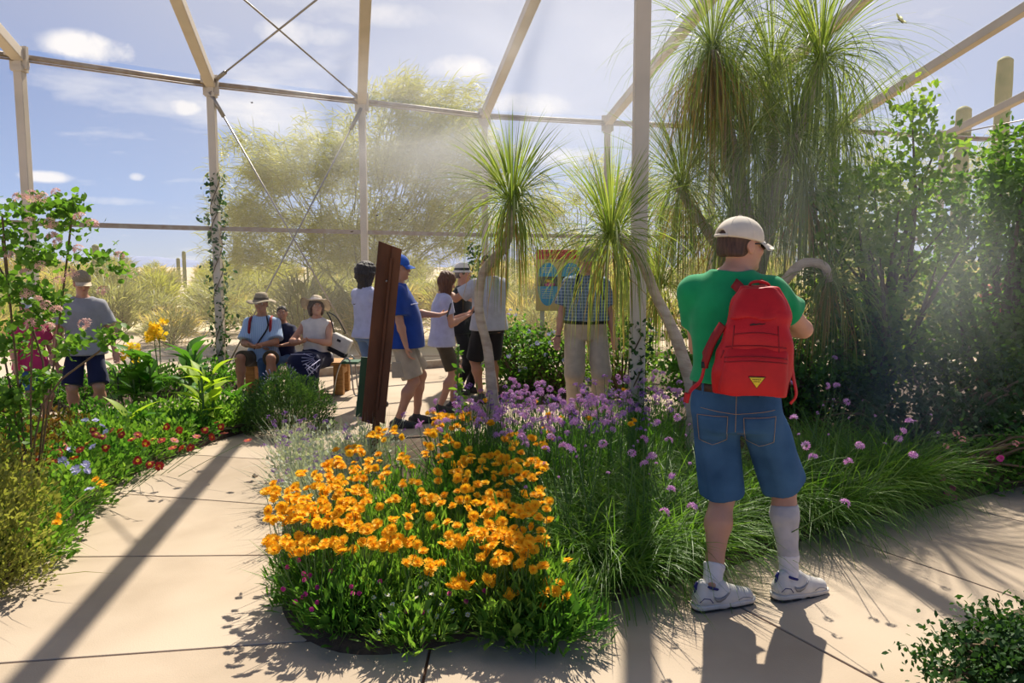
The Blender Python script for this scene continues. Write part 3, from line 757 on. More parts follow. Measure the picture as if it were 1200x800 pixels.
def trousers(J, mat, end=.75, name='shorts', seed=2, wide=1.0, waist=.07, wr=.004, long=False):
    s = J.s; pts = [J.P, J.K['L'], J.K['R']] + ([J.A['L'], J.A['R']] if long else []); b = box_of(*pts, r=.20); f = Field(b[0], b[1], J.h * 1.15)
    rows = [r for r in torso_rows(J, .010) if r[0] <= J.P.z + .13 * s]
    f.loft(rows, k=.02, e=2.3)
    f.wrinkle(wr, (1, 1, .8), seed, 24)
    f.plane((0, 0, J.P.z + waist * s), (0, 0, 1), .004, (J.P - v3(.3, .3, .05), J.P + v3(.3, .4, .3)))
    for k in 'LR':
        gg = J.girth ** .6; g = Field(b[0], b[1], J.h * 1.15)
        g.cone(J.H[k] + v3(0, 0, .01), J.K[k] + (J.K[k] - J.H[k]) * (.5 if not long else 0), .090 * s * gg, .083 * s * wide * gg * (1.03 if not long else 1), .035)
        if long: g.cone(J.K[k], J.A[k] - v3(0, 0, .05), .074 * s * wide, .060 * s * wide, .03)
        g.wrinkle(wr, (1, 1, .8), seed + 3, 24)
        if long: g.plane(J.A[k] + v3(0, 0, -.035), (0, 0, -1), .004)
        else: e = J.H[k].lerp(J.K[k], end); g.plane(e, (J.K[k] - J.H[k]).normalized(), .004)
        hh = np.maximum(.03 - np.abs(f.f - g.f), 0) / .03; f.f = np.minimum(f.f, g.f) - hh * hh * .03 * .25
    return obj(name, f.mesh(), mat, J.root)
def shoes(J, mat, sole=None, big=1.0, name='shoe'):
    s = J.s
    for k in 'LR':
        a, fd = J.A[k], J.foot[k][5]; up = v3(0, 0, 1); up = (up - fd * up.dot(fd)).normalized(); base = a - up * .085 * s
        b = box_of(base - fd * .09, base + fd * .24, a, r=.08); f = Field(b[0], b[1], .006)
        f.cone(base - fd * .045 * s + up * .042 * s, base + fd * .06 * s + up * .040 * s, .042 * s * big, .044 * s * big, .02)
        f.cone(base + fd * .06 * s + up * .036 * s, base + fd * .165 * s + up * .030 * s, .046 * s * big, .036 * s * big, .02)
        f.cone(base + up * .05 * s - fd * .005, a + up * .0 * s, .042 * s * big, .040 * s, .02)
        f.plane(base + up * .018, -up, .003)
        o = obj(name, f.mesh(), mat, J.root)
        f = Field(b[0], b[1], .006)
        f.cone(base - fd * .045 * s + up * .03, base + fd * .06 * s + up * .03, .046 * s * big, .046 * s * big, .01); f.cone(base + fd * .06 * s + up * .03, base + fd * .17 * s + up * .03, .049 * s * big, .038 * s * big, .01)
        f.plane(base + up * .0015, -up, .002); f.plane(base + up * .024, up, .003)
        obj('sole', f.mesh(), sole or mat, o)
def face_bits(J, brow=None, glasses=False, eyes=True):
    s = J.s
    if eyes:
        for sg in (-1, 1):
            o = obj('eye', xf(lathe([(.001, -.011), (.008, -.008), (.011, 0), (.008, .008), (.001, .011)], 10), t=J.hp(sg * .030, .0775, .013), s=s), M_eye, J.root)
            obj('iris', xf(lathe([(.0005, -.005), (.0045, -.003), (.0045, .003), (.0005, .005)], 8), t=J.hp(sg * .030, .0870, .013), s=s), M_iris, o)
    obj('lips', tube([J.hp(-.022, .093, -.052), J.hp(0, .101, -.051), J.hp(.022, .093, -.052)], [.003 * s, .0055 * s, .003 * s], 6), M_lip, J.root)
    for sg in ((-1, 1) if brow else ()): obj('eyebrow', tube([J.hp(sg * .014, .092, .033), J.hp(sg * .032, .090, .037), J.hp(sg * .047, .080, .032)], [.003, .0038, .002], 5), brow, J.root)
    if glasses:
        p = [tube([J.hp(sg * .076, .0, .012), J.hp(sg * .072, .07, .014), J.hp(sg * .058, .094, .016)], .003 * s, 5) for sg in (-1, 1)]
        g = obj('sunglasses', join(p + [tube([J.hp(-.058, .094, .018), J.hp(0, .106, .018), J.hp(.058, .094, .018)], .003 * s, 5)]), M_dark, J.root)
        for sg in (-1, 1):
            V, F = lathe([(.001, -.004), (.02, -.004), (.024, 0), (.02, .004), (.001, .004)], 12, 1.1, .85)
            R = np.array(J.RH @ Matrix.Rotation(sg * -.25, 3, 'Z') @ Matrix.Rotation(PI / 2, 3, 'X'))
            obj('lens', xf((V, F), R, J.hp(sg * .032, .101, .010), s), M_dark, g)
def hair(J, mat, kind='short', length=.2, seed=3):
    s = J.s; c = J.C
    f = Field(c - v3(.2, .2, .2 + length), c + v3(.2, .2, .22), .007)
    vol = {'short': .001, 'long': .018, 'curly': .04, 'bob': .02}[kind]
    f.ell(J.hp(0, -.014, .034), ((.078 + vol) * s, (.094 + vol) * s, (.088 + vol) * s), J.RH, .02)
    f.ell(J.hp(0, -.05, -.03), ((.07 + vol) * s, (.05 + vol) * s, .06 * s), J.RH, .03)
    if kind in ('long', 'curly', 'bob'):
        for a in np.linspace(-2.0, 2.0, 9):
            x, y = math.sin(a) * .075, -math.cos(a) * .07 - .01
            L = length * (1 - .12 * abs(a))
            f.cone(J.hp(x, y, 0), J.hp(x * 1.0, y * .9 - .01, 0) - v3(0, 0, L), (.03 + vol * .5) * s, .022 * s, .02)
    f.wrinkle(.004 if kind == 'short' else .006, (1, 1, .25 if kind != 'curly' else 1), seed, 60)
    # the face stays free
    f.ell(J.hp(0, .085, -.045), (.068 * s, .072 * s, .095 * s), J.RH, .01, cut=True)
    if kind == 'short':
        n = J.RH @ v3(0, .55, -.85); f.plane(J.hp(0, .04, -.01), n, .01)
        n = J.RH @ v3(0, 0, -1); f.plane(J.hp(0, 0, -.046), n, .01)
        for sg in (-1, 1): f.ell(J.hp(sg * .085, .0, -.01), (.02 * s, .024 * s, .035 * s), J.RH, .006, cut=True)
    return obj('hair', f.mesh(), mat, J.root)
def cap(J, mat, brim_mat=None, back_gap=True, up=0.0):
    """baseball cap: crown, curved brim, button, strap and opening at the back"""
    s = J.s; c = J.C; f = Field(c - v3(.2, .2, .1), c + v3(.2, .2, .2), .005)
    f.ell(J.hp(0, -.010, .052 + up), (.094 * s, .113 * s, .098 * s), J.RH, .0)
    n = J.RH @ v3(0, -.13, -1); f.plane(J.hp(0, 0, .042 + up), n, .004)
    if back_gap: f.ell(J.hp(0, -.115, .060 + up), (.034 * s, .05 * s, .027 * s), J.RH, .004, cut=True)
    o = obj('cap', f.mesh(), mat, J.root)
    V, F = [], []; na, nr = 15, 5
    for t in (0, 1):
        for j in range(nr):
            for i in range(na):
                a = -1.15 + 2.3 * i / (na - 1); r = .0 + j / (nr - 1)
                x = math.sin(a) * .086 * (1 + .02 * r); y = math.cos(a) * .09 + r * .078 * math.cos(a * .92) ** .7 if abs(a) < 1.5 else 0
                z = .046 + up - .006 * r - 2.6 * x * x * (.5 + r * .5) - t * .004 - .02 * r * r
                V.append(J.hp(x, y, z))
    m = na * nr
    for t in (0, 1):
        for j in range(nr - 1):
            for i in range(na - 1):
                q = [t * m + j * na + i, t * m + j * na + i + 1, t * m + (j + 1) * na + i + 1, t * m + (j + 1) * na + i]; F.append(q if t else q[::-1])
    for i in range(na - 1): F.append([(nr - 1) * na + i, (nr - 1) * na + i + 1, m + (nr - 1) * na + i + 1, m + (nr - 1) * na + i])
    obj('brim', (np.array([tuple(v) for v in V]), F), brim_mat or mat, o)
    obj('button', xf(lathe([(.001, .008), (.008, .006), (.010, 0)], 8), t=J.hp(0, -.012, .148 + up)), mat, o)
    if back_gap:
        obj('strap', tube([J.hp(math.sin(a) * .090, -.010 - math.cos(a) * .108, .061 + up) for a in np.linspace(-.5, .5, 7)], .008 * s, 6), mat, o)
    return o
def wide_hat(J, mat, band=None, brim=.155, crown=.10, tilt=(0, 0), wave=.008, up=0.0, trim=None):
    s = J.s; prof = [(.001, crown), (.04, crown - .004), (.066, crown - .012), (.082, crown - .045), (.088, .012), (.092, 0), (.11, -.004), (brim * .85, -.012), (brim, -.024), (brim, -.028), (.10, -.010), (.088, -.004)]
    V, F = lathe(prof, 32, 1, 1.14); V = V.copy(); r = np.hypot(V[:, 0], V[:, 1]); a = np.arctan2(V[:, 1], V[:, 0])
    V[:, 2] += wave * np.sin(3 * a + 1) * np.clip((r - .09) / .06, 0, 1.5)
    R = np.array(J.RH @ Matrix.Rotation(math.radians(tilt[0]), 3, 'X') @ Matrix.Rotation(math.radians(tilt[1]), 3, 'Y'))
    o = obj('hat', xf((V, F), R, J.hp(0, -.012, .060 + up), s), mat, J.root)
    if band: obj('hat_band', xf(lathe([(.0885, .034), (.0935, .030), (.0945, .006), (.092, .002)], 32, 1, 1.14), R, J.hp(0, -.012, .060 + up), s), band, o)
    if trim: 
        V, F = tube([(math.cos(t) * brim, math.sin(t) * brim * 1.14, -.026 + wave * 1.1 * math.sin(3 * t + 1)) for t in np.linspace(0, 2 * PI, 40)], .0035, 5, False)
        obj('brim_edge', xf((V, F), R, J.hp(0, -.012, .060 + up), s), trim, o)
    return o
# --- the man in the green shirt, seen from behind
C_green = cloth('green_jersey', (.010, .30, .105), (.008, .26, .09)); C_denim = surf('blue_denim', (.045, .115, .225), (.024, .070, .150), rough=.85, scale=5, bump=.25, bscale=220, spec=.15, c3=(.085, .19, .34))
C_red = surf('red_nylon', (.52, .010, .014), (.42, .008, .012), rough=.55, scale=10, bump=.12, bscale=90, spec=.3); C_redd = surf('dark_red_webbing', (.28, .006, .01), rough=.7)
C_cap = cloth('cream_cotton', (.70, .62, .50)); C_belt = surf('brown_leather', (.055, .026, .016), (.035, .018, .012), rough=.6)
C_sock = cloth('white_sock', (.70, .66, .66)); C_sockg = cloth('grey_white_stocking', (.50, .46, .45)); C_shoe = surf('white_leather', (.62, .59, .55), (.54, .51, .47), rough=.5, scale=20); C_navy = surf('navy_lining', (.02, .022, .15), rough=.8)
C_silver = surf('silver_grey_trim', (.25, .25, .26), rough=.4); C_black = surf('black_rubber', (.02, .02, .02), rough=.6); C_stitch = surf('tan_stitching', (.50, .33, .16), rough=.8)
gm_l, gm_r = G(833, 712), G(925, 700)
gx, gy = 1.135, 3.50
face_g = 18
def loc_of(p, x, y, face):
    a = math.radians(face); dx, dy = p.x - x, p.y - y
    return (dx * math.cos(a) - dy * math.sin(a), dx * math.sin(a) + dy * math.cos(a))
fl, fr = loc_of(gm_l, gx, gy, face_g), loc_of(gm_r, gx, gy, face_g)
GM = person('man from behind in green shirt, denim shorts and cream cap, wearing a red backpack', 'person', gx, gy, face_g, height=1.86, girth=1.07, belly=.02,
            pelvis=(-.075, .0, 1.0), lean=(-.035, .015), feet={'L': (fl[0], fl[1], 0, 55, 0), 'R': (fr[0], fr[1], .0, 50, 3)}, knees={'L': (.25, 1, 0), 'R': (.35, 1, 0)},
            hands={'L': ((-.16, .36, 1.14), (-.40, -.5, -1)), 'R': ((-.02, .30, 1.33), (1.0, -.15, -.25))}, head=(50, -2), h=.0062, shoulders=.98, headoff=(0.035, .02, -.045), torso=.548)
sh = shirt(GM, C_green, sleeve=.56, hem=.075, loose=.020, wr=.006, lw=1.05)
GS = trousers(GM, C_denim, end=.97, wide=1.24, name='denim_shorts', wr=.006, waist=.075)
s = GM.s
zb = GM.P.z + .058 * s
rr = [r for r in torso_rows(GM, .012)]; wz = lambda i: np.interp(zb, [r[0] for r in rr], [r[i] for r in rr])
ell_ring = lambda z, g, n=48: [(wz(1) + (wz(3) + g) * math.copysign(abs(math.cos(t)) ** .92, math.cos(t)), wz(2) + (wz(4) + g) * math.copysign(abs(math.sin(t)) ** .92, math.sin(t)), z) for t in np.linspace(0, 2 * PI, n, endpoint=False)]
def band(name, z0, z1, g0, g1, mat, parent):
    a, b, c, d = ell_ring(z0, g0), ell_ring(z0, g1), ell_ring(z1, g1), ell_ring(z1, g0); n = 48; V = np.array(a + b + c + d)
    F = np.array([(r * n + j, r * n + (j + 1) % n, ((r + 1) % 4) * n + (j + 1) % n, ((r + 1) % 4) * n + j) for r in range(4) for j in range(n)])
    return obj(name, (V, F), mat, parent)
belt = band('belt', zb - .021, zb + .021, -.002, .008, C_belt, GM.root)
for t in (-2.35, -1.62, -1.0, .5):
    x, y = wz(1) + (wz(3) + .011) * math.cos(t), wz(2) + (wz(4) + .011) * math.sin(t)
    bevel(obj('belt_loop', box((x, y, zb - .004), (.014, .010, .066), rot('Z', t + PI / 2)), C_denim, GS, smooth=False), .003)
# rear pockets with stitched edges: patches that follow the seat of the shorts
from mathutils.bvhtree import BVHTree
def drape(target, pts, d, lift=.003):
    """push points along d on to the target mesh (target in the same local space)"""
    me = target.data; bv = BVHTree.FromPolygons([v.co[:] for v in me.vertices], [p.vertices[:] for p in me.polygons]); d = Vector(d).normalized(); out = []
    for p in pts:
        h = bv.ray_cast(Vector(p) - d * .5, d, 1.2); out.append((h[0] if h[0] is not None else Vector(p)) - d * lift)
    return out
def patch(target, corners, d, n=8, lift=.004, thick=.003):
    c = [Vector(q) for q in corners]; P_ = [(c[0].lerp(c[1], i / n)).lerp(c[3].lerp(c[2], i / n), j / n) for j in range(n + 1) for i in range(n + 1)]
    A_ = drape(target, P_, d, lift); B_ = drape(target, P_, d, lift - thick); m = (n + 1) ** 2; V = A_ + B_; F = []
    for j in range(n):
        for i in range(n):
            a = j * (n + 1) + i; F.append([a, a + 1, a + n + 2, a + n + 1]); F.append([m + a, m + a + n + 1, m + a + n + 2, m + a + 1])
    ring = [i for i in range(n + 1)] + [j * (n + 1) + n for j in range(1, n + 1)] + [n * (n + 1) + i for i in range(n - 1, -1, -1)] + [j * (n + 1) for j in range(n - 1, 0, -1)]
    for i in range(len(ring)): a, b = ring[i], ring[(i + 1) % len(ring)]; F.append([b, a, m + a, m + b])
    return np.array([tuple(v) for v in V]), F
def stitch_line(target, pts, d, lift=.006, r=.0011, n=14):
    q = []
    for a, b in zip(pts[:-1], pts[1:]): q += [Vector(a).lerp(Vector(b), i / n) for i in range(n)]
    q.append(Vector(pts[-1])); return tube(drape(target, q, d, lift), r, 4)
for cx in (.035, -.175):
    pc = [(cx - .07, -.3, .93), (cx + .07, -.3, .935), (cx + .066, -.3, .80), (cx - .062, -.3, .795)]
    pk = obj('pocket', patch(GS, pc, (0, 1, 0), 8, .004), C_denim, GS)
    low = [(pc[0]), (pc[3][0], -.3, pc[3][2] + .008), ((pc[2][0] + pc[3][0]) / 2, -.3, pc[2][2] - .018), (pc[2][0], -.3, pc[2][2] + .008), pc[1], pc[0]]
    obj('stitching', stitch_line(GS, low, (0, 1, 0), .006), C_stitch, pk)
obj('stitching', stitch_line(GS, [(-.07, -.3, 1.03), (-.07, -.3, .95), (-.07, -.3, .86)], (0, 1, 0), .003), C_stitch, GS)
obj('stitching', stitch_line(GS, [(-.23, -.3, .965), (-.07, -.3, .945), (.10, -.3, .965)], (0, 1, 0), .003), C_stitch, GS)
hair(GM, H_brown, 'short'); cp = cap(GM, C_cap, up=-.016); face_bits(GM, glasses=True, eyes=False)
for a in np.linspace(0, PI, 4)[:-1]:                                # seams over the crown
    q = [GM.hp(math.sin(t) * math.cos(a) * .0942, -.010 + math.sin(t) * math.sin(a) * .1132, .036 + math.cos(t) * .0982) for t in np.linspace(-1.45, 1.45, 15)]
    obj('seam', tube(q, .0012, 4), C_cap, cp)
# socks: short ones on both feet and a tall stocking above the right one
def sock(J, k, top, mat, grow=.006, low=0.0, name='sock'):
    kd = J.K[k] - J.A[k]; b = box_of(J.A[k] - v3(0, 0, .06), J.A[k] + kd * top, r=.10); f = Field(b[0], b[1], .006); s = J.s
    back = (J.K[k] - (J.H[k] + J.A[k]) / 2); back = -(back.normalized() if back.length > .02 else v3(0, 1, 0)); calf = J.K[k] - kd * .3 + back * .016 * s; g = J.girth ** .4
    f.cone(J.A[k] + v3(0, 0, -.03), J.A[k] + kd * .28, .036 * s + grow, .040 * s + grow, .02); f.cone(J.A[k] + kd * .28, calf, .040 * s + grow, .058 * s * g + grow, .02); f.cone(calf, J.K[k], .058 * s * g + grow, .055 * s + grow, .02)
    f.wrinkle(.0012, (1, 1, 3), 5, 60)
    f.plane(J.A[k] + kd * top, kd, .003); f.plane(J.A[k] + kd * low - v3(0, 0, .03), -kd, .003)
    return obj(name, f.mesh(), mat, J.root)
for k in 'LR':
    o = sock(GM, k, .27, C_sock, .006); kd = GM.K[k] - GM.A[k]
o = sock(GM, 'R', .80, C_sockg, .004, .22, 'stocking')
# sneakers
def sneaker(J, k):
    s = J.s * 1.10; a, fd = J.A[k], J.foot[k][5]; up = v3(0, 0, 1); up = (up - fd * up.dot(fd)).normalized(); sd = fd.cross(up); base = v3(a.x, a.y, a.z) - up * .085 * J.s
    q = lambda x, y, z: base + fd * x * s + sd * y * s + up * z * s
    b = box_of(q(-.10, 0, 0), q(.22, 0, 0), a, r=.08)
    f = Field(b[0], b[1], .0042)
    f.cone(q(-.042, 0, .050), q(.05, 0, .045), .038 * s, .042 * s, .02); f.cone(q(.05, .003, .042), q(.155, .004, .036), .043 * s, .034 * s, .02)
    f.cone(q(-.045, 0, .05), q(-.040, 0, .098), .036 * s, .028 * s, .02); f.cone(q(.0, 0, .06), q(.03, 0, .085), .040 * s, .034 * s, .02); f.cone(q(.03, 0, .08), q(.11, 0, .048), .032 * s, .03 * s, .02)
    f.plane(q(0, 0, .026), -up, .003)
    f.ell(q(-.004, 0, .125), (.030 * s, .030 * s, .045 * s), None, .006, cut=True)
    up_ = obj('shoe', f.mesh(), C_shoe, J.root)
    f = Field(b[0], b[1], .0042)
    f.cone(q(-.047, 0, .03), q(.05, 0, .03), .043 * s, .043 * s, .01); f.cone(q(.05, .002, .03), q(.165, .004, .03), .046 * s, .037 * s, .01)
    f.plane(q(0, 0, .008), -up, .002); f.plane(q(0, 0, .031), up, .003)
    f.ell(q(.062, 0, -.006), (.030 * s, .09, .022 * s), Matrix((fd, sd, up)).transposed(), .004, cut=True)
    so = obj('midsole', f.mesh(), C_shoe, up_)
    f = Field(b[0], b[1], .005); f.cone(q(-.045, 0, .01), q(.02, 0, .01), .041 * s, .041 * s, .01); f.plane(q(0, 0, .0008), -up, .0); f.plane(q(0, 0, .009), up, .0); obj('outsole', f.mesh(), C_black, so)
    f = Field(b[0], b[1], .005); f.cone(q(.09, 0, .012), q(.165, 0, .014), .043 * s, .035 * s, .01); f.plane(q(0, 0, .0008), -up, .0); f.plane(q(0, 0, .010), up, .0); obj('outsole', f.mesh(), C_black, so)
    cr = [q(-.004 + .036 * math.cos(t) * 1.05, .033 * math.sin(t), .094 + .012 * -math.cos(t)) for t in np.linspace(0, 2 * PI, 20)]
    obj('lining', tube(cr, .0065, 6, False), C_navy, up_)
    obj('heel_tab', tube([q(-.072, 0, .07), q(-.074, 0, .10), q(-.066, 0, .118)], [.008, .009, .006], 6), C_navy, up_)
    for i in range(4): obj('lace', tube([q(.045 + .018 * i, -.024, .098 - .012 * i), q(.05 + .018 * i, 0, .110 - .013 * i), q(.045 + .018 * i, .024, .098 - .012 * i)], .0035, 5), C_sock, up_)
    for sgn in (-1, 1):                                            # trim lines and the tick mark on each side
        prof = [(-.012, .062, .010), (.0, .052, .018), (.016, .050, .018), (.036, .059, .012), (.058, .074, .006), (.072, .084, .001)]
        dirn = sd * -sgn
        V = []; 
        for x, z, w in prof: V += [q(x, sgn * .12, z + w / 2), q(x, sgn * .12, z - w / 2)]
        A_ = drape(up_, V, dirn, .0035); B_ = drape(up_, V, dirn, -.001); m = len(V); F = []
        for i in range(len(prof) - 1):
            j = i * 2; F += [[j, j + 1, j + 3, j + 2], [m + j, m + j + 2, m + j + 3, m + j + 1], [j, j + 2, m + j + 2, m + j], [j + 1, m + j + 1, m + j + 3, j + 3]]
        obj('tick_mark', (np.array([tuple(v) for v in A_ + B_]), F), C_silver, up_)
        obj('trim_line', tube(drape(up_, [q(x, sgn * .12, z) for x, z in ((-.07, .045), (-.055, .062), (-.03, .058), (-.015, .040))], dirn, .001), .0022, 5), C_navy, up_)
        obj('trim_line', tube(drape(up_, [q(x, sgn * .12, z) for x, z in ((.10, .038), (.125, .046), (.15, .042), (.17, .034))], dirn, .001), .0018, 5), C_silver, up_)
sneaker(GM, 'L'); sneaker(GM, 'R')

# --- the red backpack: a thing of its own, carried on his back
BP = thing('backpack', 'red nylon backpack with yellow triangle patch worn on the man in the green shirt', 'backpack', (gx, gy, 0), -math.radians(face_g - 4))
def sq_loft(f, rows, e=3.6): f.loft(rows, k=.02, e=e)
zt, zl = 1.535, 1.045
yb = -.215
f = Field((-.30, -.48, .95), (.40, .02, 1.66), .0065)
ox = .0
rows = [(1.035, ox - .025, yb, .170, .058), (1.06, ox - .022, yb - .012, .184, .085), (1.15, ox - .015, yb - .015, .185, .098), (1.28, ox, yb - .01, .165, .098), (1.38, ox + .008, yb - .005, .150, .09), (1.43, ox + .010, yb, .148, .082), (1.50, ox + .012, yb + .01, .112, .055), (1.53, ox + .012, yb + .015, .075, .038)]
sq_loft(f, rows, 3.2); f.wrinkle(.0045, (1, 1, 1), 9, 17)
body_b = obj('main_compartment', f.mesh(), C_red, BP)
f = Field((-.30, -.52, .95), (.40, .02, 1.62), .0065)
rows = [(1.045, ox - .022, yb - .06, .150, .050), (1.07, ox - .02, yb - .068, .158, .060), (1.20, ox - .012, yb - .070, .150, .066), (1.255, ox - .006, yb - .066, .145, .060), (1.268, ox - .005, yb - .05, .135, .04)]
sq_loft(f, rows, 3.2); f.wrinkle(.003, (1, 1, 1), 12, 20)
pock = obj('front_pocket', f.mesh(), C_red, BP)
f = Field((-.30, -.5, 1.2), (.40, .02, 1.62), .0065)
rows = [(1.385, ox + .008, yb - .02, .150, .085), (1.41, ox + .009, yb - .025, .145, .085), (1.44, ox + .010, yb - .015, .125, .078), (1.49, ox + .011, yb - .0, .118, .064), (1.525, ox + .012, yb + .01, .078, .042)]
sq_loft(f, rows, 2.8); f.wrinkle(.005, (1, 1, 1), 15, 22)
flap = obj('top_flap', f.mesh(), C_red, BP)
for z, w, rdd in ((1.272, .138, .0035), (1.225, .142, .004), (1.205, .143, .003), (1.33, .10, .003)):
    q = [Vector((ox - .005 + w * t, -.5, z - .010 * t * t)) for t in np.linspace(-1, 1, 17)]
    tgt = pock if z < 1.262 else body_b
    obj('zip_line', tube(drape(tgt, q, (0, 1, 0), .001), rdd, 5), C_redd, BP)
for x in (-.128, .112):
    obj('piping', tube(drape(body_b, [Vector((ox + x + (z - 1.05) * -.06 * (1 if x > 0 else -1.2), -.5, z)) for z in np.linspace(1.06, 1.36, 10)], (0, 1, 0), .001), .0028, 5), C_redd, BP)
obj('carry_loop', tube(spline([(ox - .045, yb + .03, 1.50), (ox - .03, yb + .0, 1.548), (ox + .015, yb + .0, 1.556), (ox + .055, yb + .01, 1.54), (ox + .065, yb + .03, 1.505)], 16), .007, 6), C_red, BP)
obj('zip_pull', tube([(ox - .152, -.335, 1.25), (ox - .165, -.345, 1.215)], .004, 5), C_redd, BP)
M_yel = surf('yellow_patch', (.85, .62, .04), rough=.6); M_ink = surf('dark_ink', (.05, .02, .02), rough=.7)
def tri_patch(cx, cz, r, lift, mat, name, parent):
    c = [(cx - r, -.6, cz + r * .5), (cx + r, -.6, cz + r * .5), (cx, -.6, cz - r * .86)]
    n = 4; pts = []; idx = {}
    for i in range(n + 1):
        for j in range(n + 1 - i): idx[(i, j)] = len(pts); a, b = i / n, j / n; pts.append(Vector(c[0]) * (1 - a - b) + Vector(c[1]) * a + Vector(c[2]) * b)
    pts = drape(pock, pts, (0, 1, 0), lift); F = []
    for i in range(n):
        for j in range(n - i):
            F.append([idx[i, j], idx[i, j + 1], idx[i + 1, j]])
            if j < n - i - 1: F.append([idx[i + 1, j], idx[i, j + 1], idx[i + 1, j + 1]])
    o = obj(name, (np.array([tuple(p) for p in pts]), F), mat, parent); m = o.modifiers.new('s', 'SOLIDIFY'); m.thickness = .0025; return o
BP.location.z += .06; BP.scale = (.90, .96, .96); BP.location.x -= .01
tp = tri_patch(ox + .002, 1.117, .040, .0045, M_ink, 'badge_edge', BP); tri_patch(ox + .002, 1.1165, .035, .0065, M_yel, 'triangle_badge', BP)
for z, w in ((1.124, .020), (1.115, .015)):
    for i in range(5):
        x0 = ox + .002 - w + i * w * .42; obj('lettering', tube(drape(pock, [Vector((x0, -.6, z)), Vector((x0 + w * .26, -.6, z))], (0, 1, 0), .008), .0019, 4), M_ink, tp)
# small embroidered maker's mark on the upper body
q = [Vector((ox - .035 + .014 * i, -.6, 1.365 + (.0015 if i % 2 else -.001) + .0010 * i)) for i in range(6)]
obj('embroidery', tube(drape(body_b, q, (0, 1, 0), .002), [.0035, .005, .0028, .0032, .002, .0012], 5), M_ink, BP)
# shoulder straps and the loose webbing
def ribbon(pts, w, t=.006):
    p = spline(pts, 26); T = np.gradient(p, axis=0); T /= np.linalg.norm(T, axis=1)[:, None]
    c = np.array([0, -.05, 1.3]); nrm = p - c; nrm[:, 2] *= .4; nrm -= T * (nrm * T).sum(1)[:, None]; nrm /= np.linalg.norm(nrm, axis=1)[:, None]; sd = np.cross(T, nrm)
    V = np.stack([p - sd * w / 2, p + sd * w / 2, p + sd * w / 2 + nrm * t, p - sd * w / 2 + nrm * t], 1).reshape(-1, 3); F = []
    for i in range(len(p) - 1):
        for j in range(4): F.append((i * 4 + j, i * 4 + (j + 1) % 4, (i + 1) * 4 + (j + 1) % 4, (i + 1) * 4 + j))
    return V, np.array(F)
Ls, Rs = GM.S['L'], GM.S['R']
obj('shoulder_strap', ribbon([(ox - .05, yb + .05, 1.49), (-.085, -.12, 1.53), (-.125, .0, 1.555), (-.14, .10, 1.50), (-.20, .16, 1.42), (-.23, .12, 1.25), (-.245, .0, 1.16), (-.24, -.10, 1.19), (ox - .19, yb + .02, 1.30)], .05), C_redd, BP)
obj('shoulder_strap', ribbon([(ox + .08, yb + .05, 1.49), (.04, -.12, 1.53), (.06, .0, 1.555), (.08, .10, 1.50), (.11, .16, 1.42), (.13, .12, 1.25), (.17, .0, 1.14), (.165, -.12, 1.09), (ox + .165, yb + .03, 1.06)], .05), C_redd, BP)
obj('side_strap', ribbon([(ox - .155, -.26, 1.36), (ox - .20, -.24, 1.28), (ox - .225, -.22, 1.20), (ox - .235, -.20, 1.16)], .042, .012), C_redd, BP)
obj('side_strap', ribbon([(ox - .235, -.20, 1.17), (ox - .255, -.21, 1.09), (ox - .30, -.22, 1.045), (ox - .315, -.22, 1.0)], .022, .004), C_red, BP)
obj('side_strap', ribbon([(ox + .165, -.2, 1.22), (ox + .182, -.2, 1.12), (ox + .196, -.21, 1.04), (ox + .17, -.22, 1.0)], .022, .004), C_red, BP)
obj('strap_end', ribbon([(ox - .315, -.22, 1.03), (ox - .32, -.22, .985)], .034, .012), C_red, BP)
obj('buckle', box((ox - .238, -.21, 1.165), (.035, .015, .03)), C_black, BP)
# --- the other visitors
C_royal = cloth('royal_blue_jersey', (.018, .06, .30), (.015, .05, .25)); C_khaki = cloth('khaki_cotton', (.52, .42, .30)); C_bluecap = cloth('blue_cotton', (.03, .12, .50))
C_lav = cloth('pale_lavender_jersey', (.50, .50, .66)); C_olive = cloth('olive_brown_cotton', (.085, .065, .040)); C_blk = cloth('black_cotton', (.015, .015, .018)); C_grey = cloth('light_grey_jersey', (.42, .43, .48)); C_gr2 = cloth('mid_grey_jersey', (.30, .30, .32))
C_straw = surf('straw', (.62, .50, .34), rough=.8, scale=60, bump=.4, bscale=150); C_strawd = surf('straw_dark', (.30, .24, .15), rough=.8, scale=60, bump=.4, bscale=150); C_white = cloth('off_white_cloth', (.74, .68, .62))
C_navyc = cloth('navy_cotton', (.012, .016, .05)); C_jean = cloth('mid_blue_denim', (.06, .13, .26)); C_pink = cloth('pink_jersey', (.55, .04, .14)); C_jean2 = cloth('pale_denim', (.13, .20, .34))
C_leather = surf('tan_leather', (.20, .10, .05), rough=.5); C_rub = surf('dark_shoe', (.05, .045, .045), rough=.6); C_phone = surf('phone_black', (.01, .01, .012), rough=.15, spec=.7)
C_bag = cloth('bag_canvas', (.55, .52, .48)); C_stripe = grid_cloth('blue_striped_cotton', (.30, .43, .62), (.62, .72, .85), 55, .35, axes='X')
C_plaid = grid_cloth('navy_check_cotton', (.085, .13, .20), (.42, .50, .54), 30, .20, axes='XZ', dens=.7)
def at(u, D): p = P(u, 312, D); return p.x, D
def handle(o_name, VF, mat, parent=None, **k): return obj(o_name, VF, mat, parent, **k)

